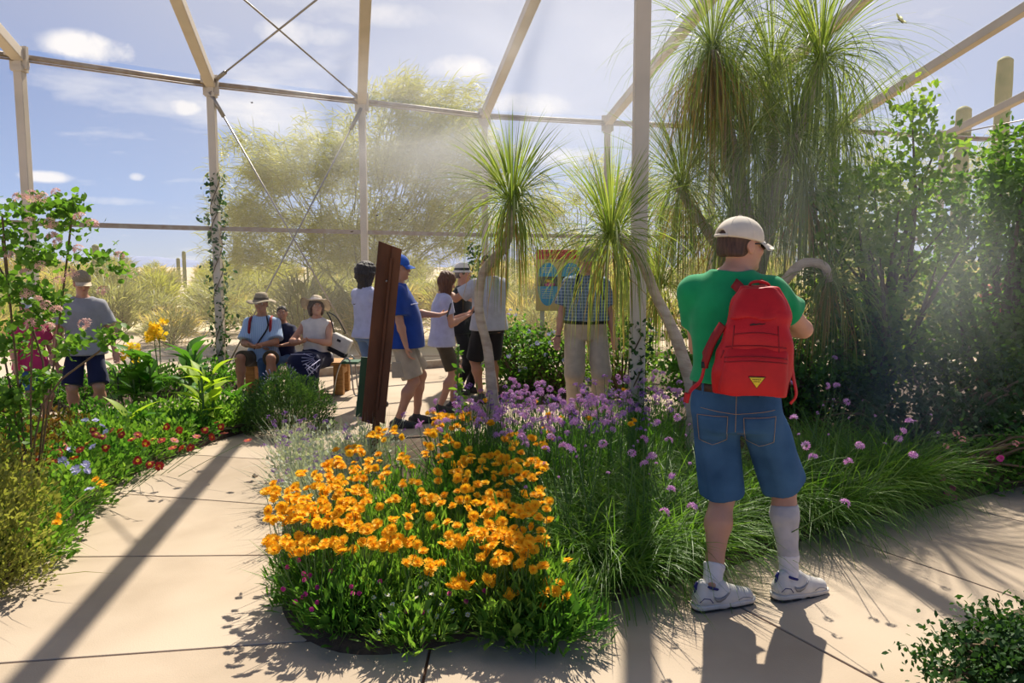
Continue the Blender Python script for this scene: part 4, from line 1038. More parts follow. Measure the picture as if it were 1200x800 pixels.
# blue-shirted man in profile
x, y = at(467, 7.55)
BM = person('man in blue tee, blue cap and khaki shorts seen side-on behind the rusty steel post', 'person', x, y, 82, height=1.73, girth=1.14, belly=.075, lean=(0, -.01),
            feet={'L': (-.10, .16, 0, 0, 0), 'R': (.10, -.03, 0, 8, 0)}, hands={'R': ((.245, .07, .80), (.3, -1, -.1)), 'L': ((-.10, .40, 1.12), (-.5, -.6, -1))}, head=(4, -4), hand_dirs={'L': (0, 1, .35)}, h=.008, skin=SK_L)
shirt(BM, C_royal, sleeve=.80, hem=-.13, loose=.03, lw=1.15, wr=.006); trousers(BM, C_khaki, end=.90, wide=1.36, name='cargo_shorts'); shoes(BM, C_rub); hair(BM, H_brown); cap(BM, C_bluecap); face_bits(BM, H_brown)
o = BM.root
b = obj('cargo_pocket', box((.185, -.01, .60), (.02, .14, .16)), C_khaki, o, smooth=False); bevel(b, .008)
obj('chest_print', tube([(.205 * .9, .03, 1.22), (.17, .12, 1.245), (.10, .19, 1.255)], [.004, .007, .004], 5), C_lav, o)
ph = thing('phone', 'small black phone held out by the man in the blue tee', 'phone', tuple(BM.root.location), BM.root.rotation_euler[2])
W = BM.W['L'] + BM.hd['L'] * .08
q = bevel(obj('phone_body', box(W + v3(.02, .03, .03), (.075, .012, .15), rot('X', -.3)), C_phone, ph, smooth=False), .004)
obj('screen', box(W + v3(.02, .022, .03), (.066, .003, .13), rot('X', -.3)), M_dark, ph, smooth=False)

# woman looking at her phone
x, y = at(516, 8.3)
WM = person('woman with auburn hair in pale lavender top looking down at her hands', 'person', x, y, 72, height=1.58, girth=1.0, belly=.01, lean=(0, .03),
            feet={'L': (-.08, .14, 0, 0, 0), 'R': (.08, -.04, 0, 5, 0)}, hands={'R': ((.04, .27, 1.06), (.5, -.8, -1)), 'L': ((-.04, .28, 1.08), (-.5, -.6, -1))}, head=(0, -26), headoff=(0, .03, -.01), h=.008, skin=SK_L)
shirt(WM, C_lav, sleeve=.55, hem=-.13, loose=.016, lw=1.0, wr=.005); trousers(WM, C_olive, end=.86, wide=1.15, name='shorts'); shoes(WM, C_rub); hair(WM, H_red, 'long', .20); face_bits(WM, H_brown)
ph = thing('phone', 'phone held close in both hands by the woman in pale lavender', 'phone', tuple(WM.root.location), WM.root.rotation_euler[2])
W = (WM.W['L'] + WM.W['R']) / 2 + v3(0, .09, .035)
bevel(obj('phone_body', box(W, (.07, .13, .011), rot('X', .5)), C_phone, ph, smooth=False), .004); obj('screen', box(W + v3(0, -.003, .007), (.06, .11, .002), rot('X', .5)), M_dark, ph, smooth=False)

# person in white hat and black, behind her
x, y = at(541, 9.5)
HM = person('person in black with a white banded sun hat standing behind the woman in lavender', 'person', x, y, 105, height=1.64, girth=1.0, feet={'L': (-.1, .05, 0, 0, 0), 'R': (.1, -.05, 0, 0, 0)},
            hands={'R': ((.06, .30, 1.38), (.8, -.3, -1)), 'L': ((-.08, .30, 1.36), (-.8, -.3, -1))}, head=(0, 0), h=.009, skin=SK_L)
shirt(HM, C_blk, sleeve=.3, hem=-.12, loose=.014); trousers(HM, C_blk, long=True, name='trousers'); shoes(HM, C_rub); hair(HM, H_brown); wide_hat(HM, C_white, C_blk, brim=.125, crown=.105, wave=.002); face_bits(HM, H_brown)
obj('lanyard', join([tube([HM.N + v3(-.05, .05, .0), HM.P + v3(-.01, .14, .14)], .005, 5), tube([HM.N + v3(.05, .05, .0), HM.P + v3(.01, .14, .14)], .005, 5)]), surf('lanyard_blue', (.03, .30, .55), rough=.5), HM.root)
bevel(obj('badge', box(HM.P + v3(.0, .16, .07), (.09, .008, .12)), surf('badge_blue', (.10, .42, .65), (.6, .7, .8), scale=30), HM.root, smooth=False), .003)
cm = thing('camera', 'small dark camera raised by the person in the white banded hat', 'camera', tuple(HM.root.location), HM.root.rotation_euler[2])
W = (HM.W['L'] + HM.W['R']) / 2 + v3(0, .09, .05)
bevel(obj('camera_body', box(W, (.12, .05, .08)), C_phone, cm, smooth=False), .006); obj('lens', xf(lathe([(.03, 0), (.03, .04), (.026, .045), (.001, .04)], 14), rot('X', -PI / 2), W + v3(0, .025, 0)), C_phone, cm)

# man in the grey tee with his back to us, pointing left
x, y = at(573, 8.9)
RM = person('man in grey tee and black shorts pointing left behind the slim palm trunk', 'person', x, y, -28, height=1.79, girth=1.08, belly=.01, feet={'L': (-.11, .0, 0, -8, 0), 'R': (.11, .03, 0, 10, 0)},
            hands={'L': ((-.42, .36, 1.34), (-.5, -.5, -1)), 'R': ((-.02, .42, 1.25), (.6, -.5, -1))}, head=(-12, 0), h=.008, skin=SK_M)
shirt(RM, C_grey, sleeve=.72, hem=-.10, loose=.028, lw=1.15, wr=.006); trousers(RM, C_blk, end=.95, wide=1.3); shoes(RM, C_rub); hair(RM, H_black)
obj('wristwatch', tube([RM.W['L'] + v3(0, .028 * math.cos(t), .028 * math.sin(t)) for t in np.linspace(0, 2 * PI, 12)], .006, 5, False), C_phone, RM.root)

# curly-haired person mostly behind the steel post
x, y = at(428, 8.6)
CW = person('curly dark-haired person in pale grey-blue top and jeans, half hidden behind the rusty steel post', 'person', x, y, 40, height=1.66, girth=.95, feet={}, hands={'L': ((-.10, .22, 1.17), (-1, -.2, -.6)), 'R': ((.08, .24, 1.12), (.8, -.3, -.8))}, head=(15, -6), h=.009, skin=SK_M)
shirt(CW, C_lav, sleeve=.55, hem=-.10, loose=.014); trousers(CW, C_jean2, long=True, name='jeans'); shoes(CW, C_rub); hair(CW, H_black, 'curly', .17)

# man in the checked shirt
x, y = at(687, 7.9)
KM = person('big man in navy checked shirt and khaki trousers under the drooping palm leaves', 'person', x, y, 176, height=1.83, girth=1.22, belly=.05, feet={'L': (-.13, .02, 0, -12, 0), 'R': (.13, .0, 0, 12, 0)},
            hands={'R': ((.31, .05, .84), (.5, -1, -.1)), 'L': ((-.30, .05, .84), (-.5, -1, -.1))}, head=(-8, -12), h=.008, skin=SK_L)
shirt(KM, C_plaid, sleeve=.80, hem=.06, loose=.026, lw=1.2, wr=.005); trousers(KM, C_khaki, long=True, wide=1.15, name='trousers'); shoes(KM, C_rub); hair(KM, H_brown); cap(KM, C_strawd); face_bits(KM, H_brown)
s = KM.s; rr = torso_rows(KM, .012); zb2 = KM.P.z + .045 * s; wq = lambda i: np.interp(zb2, [r[0] for r in rr], [r[i] for r in rr])
obj('belt', tube([(wq(1) + (wq(3) + .004) * math.cos(t), wq(2) + (wq(4) + .004) * math.sin(t), zb2) for t in np.linspace(0, 2 * PI, 36)], .017, 6, False), C_blk, KM.root)
obj('bracelet', tube([KM.W['R'] + v3(.030 * math.cos(t), .030 * math.sin(t), .0) for t in np.linspace(0, 2 * PI, 12)], .005, 5, False), C_phone, KM.root)
for sg in (-1, 1): obj('shoulder_strap', tube(spline([(sg * .10, .11, 1.50 * s), (sg * .125, .15, 1.38 * s), (sg * .15, .15, 1.22 * s)], 8), [.018] * 8, 6), C_blk, KM.root)

# seated three on the bench
BX, BY = at(350, 9.5)
def seated(label, u, face, dy=0, **k):
    x, y = at(u, 9.5 + dy); return person(label, 'person', x, y, face, **k)
sf = {'L': (-.14, .40, 0, -8, 0), 'R': (.14, .40, 0, 8, 0)}
S1 = seated('seated man in wide straw hat and blue striped shirt with red pack straps', 306, 176, height=1.70, girth=1.08, belly=.03, pelvis=(0, 0, .50), lean=(0, .04), feet={'L': (-.19, .40, 0, -8, 0), 'R': (.19, .40, 0, 8, 0)}, hands={'L': ((-.03, .36, .66), (-.8, -.4, -.5)), 'R': ((.03, .34, .64), (.8, -.4, -.5))}, head=(0, -2), skin=SK_M, h=.009, knees={'L': (-.2, 1, 1), 'R': (.2, 1, 1)})
shirt(S1, C_stripe, sleeve=.85, hem=-.07, loose=.022, lw=1.25); trousers(S1, C_olive, end=.92, wide=1.25); shoes(S1, C_rub); hair(S1, H_brown); wide_hat(S1, C_strawd, C_olive, brim=.185, crown=.10, wave=.010); face_bits(S1, H_brown)
for sg in (-1, 1): obj('shoulder_strap', tube(spline([S1.N + v3(sg * .11, -.06, .0), S1.N + v3(sg * .125, .07, -.02), S1.N + v3(sg * .13, .125, -.14), S1.N + v3(sg * .14, .12, -.26)], 10), .018, 6), C_redd if sg < 0 else C_redd, S1.root)
obj('camera_strap', tube(spline([S1.N + v3(-.07, .05, .02), S1.N + v3(-.10, .13, -.12), S1.P + v3(0, .20, .20), S1.P + v3(.05, .26, .10)], 12), .010, 5), C_blk, S1.root)
S2 = seated('seated dark-haired child in navy top and jeans between the two hatted adults', 333, 200, dy=.12, height=1.42, girth=.92, pelvis=(0, 0, .48), lean=(.02, .03), feet={'L': (-.08, .34, 0, 0, 0), 'R': (.12, .34, 0, 0, 0)}, hands={'L': ((-.14, .26, .64), (-1, -.3, -.4)), 'R': ((.08, .30, .60), (.8, -.4, -.5))}, head=(-28, 4), skin=SK_M, h=.009, knees={'L': (0, 1, 1), 'R': (.0, 1, 1)})
shirt(S2, C_navyc, sleeve=.5, hem=-.05, loose=.012); trousers(S2, C_jean, long=True, name='jeans'); shoes(S2, C_rub); hair(S2, H_black); face_bits(S2, H_black)
S3 = seated('seated woman in floppy pale hat, white sleeveless top and navy patterned skirt', 369, 186, dy=-.05, height=1.62, girth=1.10, belly=.02, pelvis=(0, 0, .50), lean=(-.02, .03), feet={'L': (-.08, .46, 0, 10, 0), 'R': (.14, .50, 0, 0, 0)}, hands={'L': ((-.02, .28, .72), (-1, -.3, -.6)), 'R': ((.10, .30, .70), (1, -.3, -.6))}, head=(-30, 6), skin=SK_L, h=.009, knees={'L': (0, 1, 1), 'R': (.0, 1, 1)})
shirt(S3, C_white, hem=-.06, loose=.012, sleeveless=True, name='top', vneck=True); hair(S3, H_brown, 'bob', .10); wide_hat(S3, C_straw, C_white, brim=.20, crown=.095, tilt=(16, -14), wave=.022, trim=C_leather); face_bits(S3, H_brown)
M_skirt = cloth('navy_skirt', (.010, .013, .045)); 
b = box_of(S3.P, S3.K['L'], S3.K['R'], S3.A['L'], S3.A['R'], r=.22); f = Field(b[0], b[1], .011)
f.loft([r for r in torso_rows(S3, .012) if r[0] < S3.P.z + .14], k=.02)
for k in 'LR': f.cone(S3.H[k], S3.K[k], .105, .085, .06); f.cone(S3.K[k], S3.A[k] + v3(0, 0, .06), .09, .085, .08)
f.cone((S3.K['L'] + S3.K['R']) / 2, (S3.A['L'] + S3.A['R']) / 2 + v3(0, 0, .10), .10, .10, .08); f.cone((S3.H['L'] + S3.H['R']) / 2, (S3.K['L'] + S3.K['R']) / 2, .10, .10, .08)
f.wrinkle(.006, (1, 1, .4), 4, 20); f.plane((0, 0, .10), (0, 0, -1), .005); f.plane(S3.P + v3(0, 0, .13), (0, 0, 1), .005, (S3.P - v3(.3, .3, 0), S3.P + v3(.3, .3, .4)))
sk = obj('skirt', f.mesh(), M_skirt, S3.root); shoes(S3, C_leather, name='sandal')
M_motif = surf('skirt_motif_pale', (.42, .42, .60), rough=.9)
for cx, cz, a0, a1, r in ((.19, .28, -.1, PI + .1, .17), (-.17, .52, -2.6, .6, .17)):       # fan motifs printed on the skirt: fine radiating strokes
    for i in range(13):
        a = a0 + (a1 - a0) * i / 12; q = [Vector((cx + math.cos(a) * rr_, .9, cz + math.sin(a) * rr_)) for rr_ in (.03, r * .5, r)]
        obj('motif_stroke', tube(drape(sk, q, (0, -1, 0), .002), [.003, .005, .0065], 4), M_motif, sk)
bag = thing('shoulder_bag', 'white and black canvas tote bag hanging beside the woman in the floppy hat', 'bag', tuple(S3.root.location), S3.root.rotation_euler[2])
R = rot('Y', -.45)
bevel(obj('bag_body', box((-.33, .05, .66), (.26, .11, .19), R), C_bag, bag, smooth=False), .02); bevel(obj('bag_base', box((-.33 + .045, .05, .66 - .105), (.25, .115, .07), R), C_blk, bag, smooth=False), .02)
obj('bag_handle', tube(spline([(-.40, .05, .78), (-.30, .08, .98), (-.18, .05, 1.05)], 12), .008, 5), C_blk, bag); obj('bag_handle', tube(spline([(-.26, .05, .72), (-.23, .10, .95), (-.17, .08, 1.05)], 12), .008, 5), C_blk, bag)
obj('bag_clasp', box((-.325, .108, .70), (.05, .01, .03), R), C_blk, bag, smooth=False)

# youngster in cap and grey tee on the left
x, y = at(95, 7.45)
YB = person('youngster in tan cap, grey tee and navy shorts beside the pink-flowered shrub', 'person', x, y, 158, height=1.57, girth=.98, feet={'L': (-.12, .02, 0, -10, 0), 'R': (.13, .0, 0, 10, 0)}, hands={'R': ((.27, .06, .76), (.5, -1, 0)), 'L': ((-.27, .05, .74), (-.5, -1, 0))}, head=(-20, -14), h=.008, skin=SK_L)
shirt(YB, C_gr2, sleeve=.78, hem=-.12, loose=.028, lw=1.2, wr=.006); trousers(YB, C_navyc, end=.95, wide=1.4, wr=.005); shoes(YB, C_rub); hair(YB, H_brown); cap(YB, C_strawd, C_straw); face_bits(YB, H_brown)
x, y = at(29, 7.2)
PC = person('child in pink tee and denim shorts behind the pink-flowered shrub', 'person', x, y, 120, height=1.33, girth=.95, feet={}, hands={'R': ((.20, .12, .62), (.5, -1, 0)), 'L': ((-.20, .10, .62), (-.5, -1, 0))}, head=(0, -5), h=.009, skin=SK_L)
shirt(PC, C_pink, sleeve=.7, hem=-.12, loose=.02); trousers(PC, C_jean, end=.8, wide=1.2); shoes(PC, C_leather); hair(PC, H_brown); cap(PC, C_grey); face_bits(PC, H_brown)
x, y = at(1172, 9.4)
FP = person('person in coral tee glimpsed through the misty bushes at the far right', 'person', x, y, 170, height=1.68, girth=1.05, feet={}, hands={}, h=.010, skin=SK_L)
shirt(FP, cloth('coral_jersey', (.62, .20, .13)), sleeve=.7, hem=-.1, loose=.02); trousers(FP, C_khaki, end=.85, wide=1.25); shoes(FP, C_rub); hair(FP, H_brown); face_bits(FP, H_brown)
# ------------------------------------------------------------------ plants
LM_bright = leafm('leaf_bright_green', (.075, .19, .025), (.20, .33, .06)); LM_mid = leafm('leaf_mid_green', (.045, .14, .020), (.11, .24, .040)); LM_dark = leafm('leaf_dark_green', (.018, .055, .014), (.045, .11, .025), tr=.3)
LM_grass = leafm('grass_blade_green', (.055, .15, .022), (.17, .30, .05), rough=.45, spec=.3); LM_palm = leafm('palm_strap_green', (.10, .165, .035), (.30, .35, .10), rough=.5, tr=.45, spec=.2); LM_palmy = leafm('palm_strap_dry', (.42, .30, .10), (.26, .15, .05), tr=.3)
LM_silver = leafm('leaf_silver_grey', (.34, .38, .30), (.52, .55, .44), tr=.2); LM_olive = leafm('leaf_olive_yellow', (.16, .19, .045), (.30, .29, .09)); LM_canna = leafm('canna_leaf', (.045, .15, .022), (.11, .27, .035), tr=.4, rough=.35)
LM_lime = leafm('leaf_lime', (.26, .42, .035), (.42, .52, .06), tr=.5); LM_bronze = leafm('leaf_bronze', (.16, .06, .02), (.10, .12, .03)); LM_desert = leafm('desert_leaf', (.26, .27, .13), (.38, .36, .20), tr=.3)
LM_jun = leafm('juniper_green', (.030, .085, .020), (.10, .18, .045), tr=.2)
F_or = surf('orange_petal', (1.0, .64, .03), (1.0, .50, .015), tintmix=True, tr=.40, rough=.6, spec=.2); F_orc = surf('orange_disc', (.75, .24, .01), (.5, .14, .01), rough=.8)
F_pur = surf('mauve_petal', (.60, .24, .56), (.72, .44, .72), tintmix=True, tr=.3, rough=.6, spec=.2); F_dpur = surf('deep_purple_petal', (.20, .06, .32), (.34, .15, .48), tintmix=True, tr=.3, rough=.6)
F_red = surf('dark_red_petal', (.30, .010, .010), (.46, .03, .015), tintmix=True, tr=.25, rough=.6); F_lav = surf('lavender_petal', (.42, .40, .72), (.55, .55, .80), tintmix=True, tr=.3, rough=.6); F_mag = surf('magenta_petal', (.72, .05, .32), (.60, .06, .28), tintmix=True, tr=.2, rough=.6)
F_wht = surf('white_petal', (.80, .80, .74), (.70, .70, .62), tintmix=True, tr=.3, rough=.6); F_yel = surf('yellow_petal', (1.0, .78, .05), (.95, .66, .03), tintmix=True, tr=.35, rough=.6); F_pink = surf('pink_petal', (.72, .36, .34), (.80, .52, .44), tintmix=True, tr=.35, rough=.6)
M_bark = surf('palm_bark', (.52, .42, .31), (.38, .29, .21), rough=.9, scale=9, bump=.8, bscale=40, stretch=(1, 1, 3), c3=(.60, .51, .40)); M_twig = surf('twig_brown', (.16, .11, .06), (.10, .07, .04), rough=.9); M_stem = surf('green_stem', (.10, .19, .045), (.07, .14, .035), rough=.6)

def petals_mesh(name, layers, mats, disc=(.2, .08), seedv=0):
    """layers: (count, length, width, lift angle, base z, notch)"""
    V, F, T, MI = [], [], [], []; r = np.random.default_rng(seedv)
    for (n, L, w, lift, z0, notch) in layers:
        off = r.random() * 6
        for i in range(n):
            a = off + 2 * PI * i / n + r.normal() * .08; Lq = L * r.uniform(.88, 1.08); l = lift + r.normal() * .12; d = np.array([math.cos(a), math.sin(a), 0]); sd = np.array([-d[1], d[0], 0]); up = np.array([0, 0, 1.0])
            k = len(V); p = lambda s, x, dz=0: d * Lq * s * math.cos(l) + sd * x * w + up * (z0 + Lq * s * math.sin(l) + dz)
            V += [p(.08, 0), p(.62, -.5, -.01 * L), p(.62, .5, -.01 * L), p(1.0, -.34, .02 * L), p(1 - notch, 0, .03 * L), p(1.0, .34, .02 * L)]
            F += [[k, k + 2, k + 4, k + 1], [k + 1, k + 4, k + 3], [k + 2, k + 5, k + 4]]; MI += [0, 0, 0]; T += [r.random()] * 6
    if disc:
        k = len(V); rr_, h = disc; n = 7; zb_ = min(l[4] for l in layers)
        V += [(rr_ * math.cos(2 * PI * i / n), rr_ * math.sin(2 * PI * i / n), zb_ + h * .5) for i in range(n)] + [(0, 0, zb_ + h)]; T += [.5] * (n + 1)
        for i in range(n): F.append([k + i, k + (i + 1) % n, k + n]); MI.append(1)
    me = mesh_arrays(name, np.array([tuple(v) for v in V]), F, mats, True, T); me.polygons.foreach_set('material_index', np.array(MI, dtype=np.int32)); return me
def cluster_mesh(name, n, R, fl, mat, flat=.6, seedv=0):
    """umbel: n small five-petal florets over a dome, with their stalks"""
    r = np.random.default_rng(seedv); parts = []
    for i in range(n):
        d = r.normal(size=3); d[2] = abs(d[2]) * flat + .15; d /= np.linalg.norm(d); c = d * R * r.uniform(.8, 1.05)
        x = np.cross(d, [0, 0, 1.0001]); x /= np.linalg.norm(x); y = np.cross(d, x); k = 5; V = [c - d * fl * .25]
        for j in range(k):
            a = 2 * PI * j / k; q = c + (x * math.cos(a) + y * math.sin(a)) * fl + d * fl * .2; a2 = a + .35; a1 = a - .35
            V += [c + (x * math.cos(a1) + y * math.sin(a1)) * fl * .5, q, c + (x * math.cos(a2) + y * math.sin(a2)) * fl * .5]
        F = np.array([(0, 1 + 3 * j, 2 + 3 * j, 3 + 3 * j) for j in range(k)]); parts.append((np.array(V), F, np.full(len(V), r.random())))
    return mesh_arrays(name, *[q if i != 1 else q for i, q in enumerate(join(parts)[:2])], mat, True, join(parts)[2])
ME_or = [petals_mesh('orange_flower', [(9, 1, .62, .18, 0, .14), (8, .78, .55, .6, .05, .12), (5, .5, .42, 1.0, .10, .1)], [F_or, F_orc], (.22, .22), i) for i in range(3)]
ME_red = [petals_mesh('red_flower', [(10, 1, .50, .1, 0, .15)], [F_red, F_orc], (.32, .20), 5), petals_mesh('red_flower', [(10, 1, .5, -.2, 0, .15)], [F_red, F_yel], (.36, .28), 6)]
ME_wht = petals_mesh('white_daisy', [(11, 1, .32, .1, 0, .05)], [F_wht, F_yel], (.28, .12), 7)
ME_mag = petals_mesh('magenta_globe', [(8, .7, .5, -.3, 0, .1), (8, .7, .5, .4, .1, .1), (7, .6, .45, 1.0, .15, .1)], [F_mag, F_mag], (.3, .7), 8)
ME_lav = petals_mesh('lavender_flower', [(9, 1, .5, .05, 0, .2), (7, .6, .4, .5, .06, .2)], [F_lav, F_wht], (.3, .25), 9)
ME_um = [cluster_mesh('mauve_umbel', 13, .6, .42, F_pur, .5, i) for i in range(3)]; ME_dum = [cluster_mesh('purple_cluster', 14, .7, .30, F_dpur, .4, i + 5) for i in range(2)]
ME_blu = cluster_mesh('pale_blue_cluster', 9, .6, .45, F_lav, .4, 20); ME_pk = cluster_mesh('pink_cluster', 16, .65, .30, F_pink, .8, 22); ME_lan = cluster_mesh('pink_lantana_head', 14, .6, .3, surf('rose_petal', (.70, .22, .30), (.78, .42, .40), tintmix=True, tr=.3, rough=.6), .4, 24)
def put(me, name, parent, pos, nrm, size, spin=None):
    o = bpy.data.objects.new(name, me if not isinstance(me, list) else me[rng.integers(len(me))]); n = Vector(tuple(nrm)).normalized()
    o.rotation_mode = 'QUATERNION'; o.rotation_quaternion = n.to_track_quat('Z', 'Y') @ Matrix.Rotation(rng.random() * 6.28 if spin is None else spin, 3, 'Z').to_quaternion()
    o.location = Vector(tuple(pos)) - Vector(parent.location); o.scale = (size,) * 3; return link(o, parent)
def nup(t=.45, cam_=.25): v = rng.normal(size=3) * t; return v + np.array([0, -cam_, 1.0])
def gz(p, z=0.03): return (p.x, p.y, z)
def tuft(n, spread, L, W, e=(1.25, .25), droop=(1.2, .5), S=5, z=0.0, rollmax=1.0, tint=None):
    a = rng.random(n) * 2 * PI; r = spread * np.sqrt(rng.random(n)); b = np.stack([np.cos(a) * r, np.sin(a) * r, np.full(n, z)], 1); az = a + rng.normal(size=n) * .5
    return blades(b, az, np.clip(rng.normal(e[0], e[1], n), .1, 1.55), L * rng.uniform(.65, 1.1, n), W * rng.uniform(.7, 1.2, n), rng.normal(droop[0], droop[1], n), S, rng.uniform(-rollmax, rollmax, n), tint=tint)
def dome_leaves(n, rx, ry, h, size, tpl, z0=0.0, shell=.5, up=.6, thick=None, tint=None, low=0.0):
    """leaves through the outer shell of a half ellipsoid"""
    d = rdir(n); d[:, 2] = np.abs(d[:, 2]); rr_ = (1 - shell * rng.random(n) ** 1.6); bump = 1 + .10 * np.sin(d[:, 0] * 7 + 1) * np.sin(d[:, 1] * 6 + 2) + .06 * np.sin(d[:, 2] * 15 + d[:, 0] * 9)
    pos = d * (rr_ * bump)[:, None] * np.array([rx, ry, h]); pos[:, 2] += z0; dr = d * .8 + rdir(n) * .8 + np.array([0, 0, up]); return scatter(tpl, pos, dr, rdir(n) * .6 + np.array([0, 0, 1.0]), size * rng.uniform(.6, 1.2, n), tint)
def stalks(tops, base=(0, 0, 0), r=.0025, spread=.5, bow=.03):
    """thin curved stems from near the base to each top (all local)"""
    out = []
    for t in tops:
        t = np.array(tuple(t)); b = np.array([t[0] * spread, t[1] * spread, base[2]]); m = (b + t) / 2 + np.append(rng.normal(size=2) * bow, 0); out.append(tube([b, m, t], [r * 1.3, r, r * .8], 4, False))
    return join(out)

# --- orange double-flowered clumps: bloom places read off the photograph
blobs = [(85, 330, 70, 60, 34), (120, 440, 110, 30, 26), (250, 330, 95, 70, 44), (300, 230, 95, 40, 26), (240, 450, 60, 18, 10), (45, 290, 30, 30, 8), (380, 120, 60, 20, 14), (290, 165, 60, 15, 10), (230, 205, 40, 14, 6), (560, 105, 75, 38, 26), (630, 80, 40, 25, 10),
         (560, 170, 110, 25, 18), (590, 230, 90, 40, 16), (700, 215, 50, 45, 16), (800, 215, 55, 30, 20), (760, 150, 45, 30, 12), (840, 130, 30, 35, 8), (520, 310, 35, 25, 9), (680, 320, 60, 30, 12), (740, 350, 70, 30, 14), (820, 320, 45, 40, 10), (690, 430, 75, 30, 18),
         (790, 430, 60, 45, 20), (560, 440, 60, 25, 9), (360, 440, 30, 20, 6), (430, 440, 50, 18, 7), (710, 480, 40, 25, 10), (520, 510, 30, 25, 8), (450, 495, 30, 14, 4), (690, 545, 25, 15, 4), (735, 588, 35, 14, 6), (850, 580, 30, 12, 5), (600, 560, 40, 22, 8), (800, 500, 50, 25, 8),
         (330, 385, 30, 20, 5), (460, 345, 16, 14, 2), (525, 395, 14, 12, 2), (290, 390, 22, 16, 3), (915, 498, 10, 8, 1), (840, 630, 9, 8, 1), (905, 604, 9, 6, 1), (870, 555, 20, 20, 3), (410, 368, 10, 8, 1), (470, 262, 10, 8, 1), (440, 200, 20, 40, 5), (520, 60, 30, 12, 4), (620, 395, 40, 14, 4), (440, 320, 330, 150, 80), (720, 330, 150, 170, 60), (200, 300, 160, 90, 50)]
pts = []
for cx, cy0, rx, ry, n in blobs:
    for _ in range(n):
        a, r = random.random() * 2 * PI, math.sqrt(random.random()); pts.append((300 + (cx + rx * r * math.cos(a)) / 2.5, 460 + (cy0 + ry * r * math.sin(a)) / 2.5))
pts = pts[:]; random.shuffle(pts)
bl = []
for u, v in pts:
    z = float(np.interp(v, [470, 600, 650, 690, 720], [.52, .46, .36, .24, .14])) * random.uniform(.9, 1.08); q = AZ(u, v, z); bl.append(q)
# thin out blooms that collide, keep at most 300
keep = []
for q in bl:
    if all((q - w).length > .027 for w in keep): keep.append(q)
keep = keep[:700]; keep.sort(key=lambda q: q.y); bl = keep; N_SINGLE = 315
cl = [(370, 610), (420, 560), (470, 535), (400, 660), (450, 630), (510, 600), (520, 545), (560, 560), (600, 530), (620, 580), (560, 640), (600, 680), (650, 690), (480, 700), (640, 640), (540, 520), (580, 600), (455, 585)]
cpos = []
for u, v in cl:
    z = float(np.interp(v, [470, 600, 650, 690, 720], [.50, .44, .34, .24, .14])); q = AZ(u, v, z); cpos.append(Vector((q.x, q.y + .02, z)))
groups_ = [[] for _ in cpos]
for q in bl: groups_[min(range(len(cpos)), key=lambda i: (Vector((q.x, q.y)) - Vector((cpos[i].x, cpos[i].y))).length)].append(q)
for i, (c, gl) in enumerate(zip(cpos, groups_)):
    t = thing('marigold_clump', 'clump of double orange flowers over bright green leaves in the central bed', 'flowering plant', (c.x, c.y, .03), 0, 'orange-flowered clumps in the central bed')
    h = c.z
    f1 = tuft(120, .12, h * .85, .010, (1.15, .3), (.7, .4), 3); lv = dome_leaves(620, .24, .24, h * .92, .062, LEAF_THIN, shell=.75, up=.9); lv2 = dome_leaves(160, .2, .2, h * .7, .075, LEAF_OVAL, shell=.8, up=.6)
    o = obj('foliage', join([f1[:3], lv, lv2]), LM_bright if i % 3 else LM_mid, t); tag(o, kind='stuff')
    if gl: tag(obj('flower_stems', stalks([q - Vector((c.x, c.y, .03)) for q in gl], (0, 0, 0), .002, .45), M_stem, t), kind='stuff')
    rest = []
    for q in gl:
        big = (.017 + .0055 * random.random()) * (1.4 if q.y < 5 else 1.6)
        if any(q is w for w in bl[:N_SINGLE]): put(ME_or, 'flower', t, q, nup(.40, .38), big)
        else: rest.append((q, big))
    if rest:
        Vs, Fs, Ts, Ms, k0 = [], [], [], [], 0
        for q, big in rest:
            me = ME_or[rng.integers(3)]; R_ = np.array(Vector(tuple(nup(.4, .38))).to_track_quat('Z', 'Y').to_matrix()); n_ = len(me.vertices); co = np.empty(n_ * 3); me.vertices.foreach_get('co', co)
            Vs.append(co.reshape(-1, 3) @ R_.T * big + np.array(q - Vector((c.x, c.y, .03)))); Fs += [[k0 + i_ for i_ in pg.vertices] for pg in me.polygons]; Ms += [pg.material_index for pg in me.polygons]; k0 += n_; Ts += [rng.random()] * n_
        o = obj('flowers', (np.concatenate(Vs), Fs), [F_or, F_orc], t, tint=Ts); o.data.polygons.foreach_set('material_index', np.array(Ms, dtype=np.int32)); tag(o, kind='stuff')

# --- society garlic: arching grassy tufts with mauve umbels
um = [(160, 213), (248, 213), (377, 212), (145, 278), (236, 267), (312, 293), (345, 320), (407, 260), (343, 255), (421, 353), (396, 447), (470, 432), (366, 300), (840, 43), (845, 115), (870, 158), (725, 110), (765, 270), (785, 303), (875, 315), (865, 423), (905, 272), (820, 115), (1007, 255), (1045, 298),
      (430, 198), (195, 187), (280, 195), (413, 388), (120, 208), (290, 140), (1035, 210), (52, 150), (75, 175), (330, 180), (100, 250), (735, 200), (265, 130), (220, 150), (1015, 235), (133, 273), (155, 285), (300, 135)]
umq = []
for x, y in um:
    u, v = 600 + x / 2.222, 400 + y / 2.222; z = float(np.interp(v, [410, 480, 540, 600], [.84, .74, .64, .52])) * random.uniform(.95, 1.05); umq.append(AZ(u, v, z))
gp = [(672, 668), (712, 690), (752, 668), (800, 662), (690, 625), (735, 625), (780, 620), (830, 628), (872, 622), (915, 612), (958, 620), (1002, 602), (1040, 590), (660, 600), (720, 585), (770, 580), (830, 590), (890, 592), (945, 582), (1000, 570), (690, 555), (750, 550), (960, 552), (1065, 580), (650, 640)]
gpos = [G(u, v) for u, v in gp]; gg_ = [[] for _ in gpos]
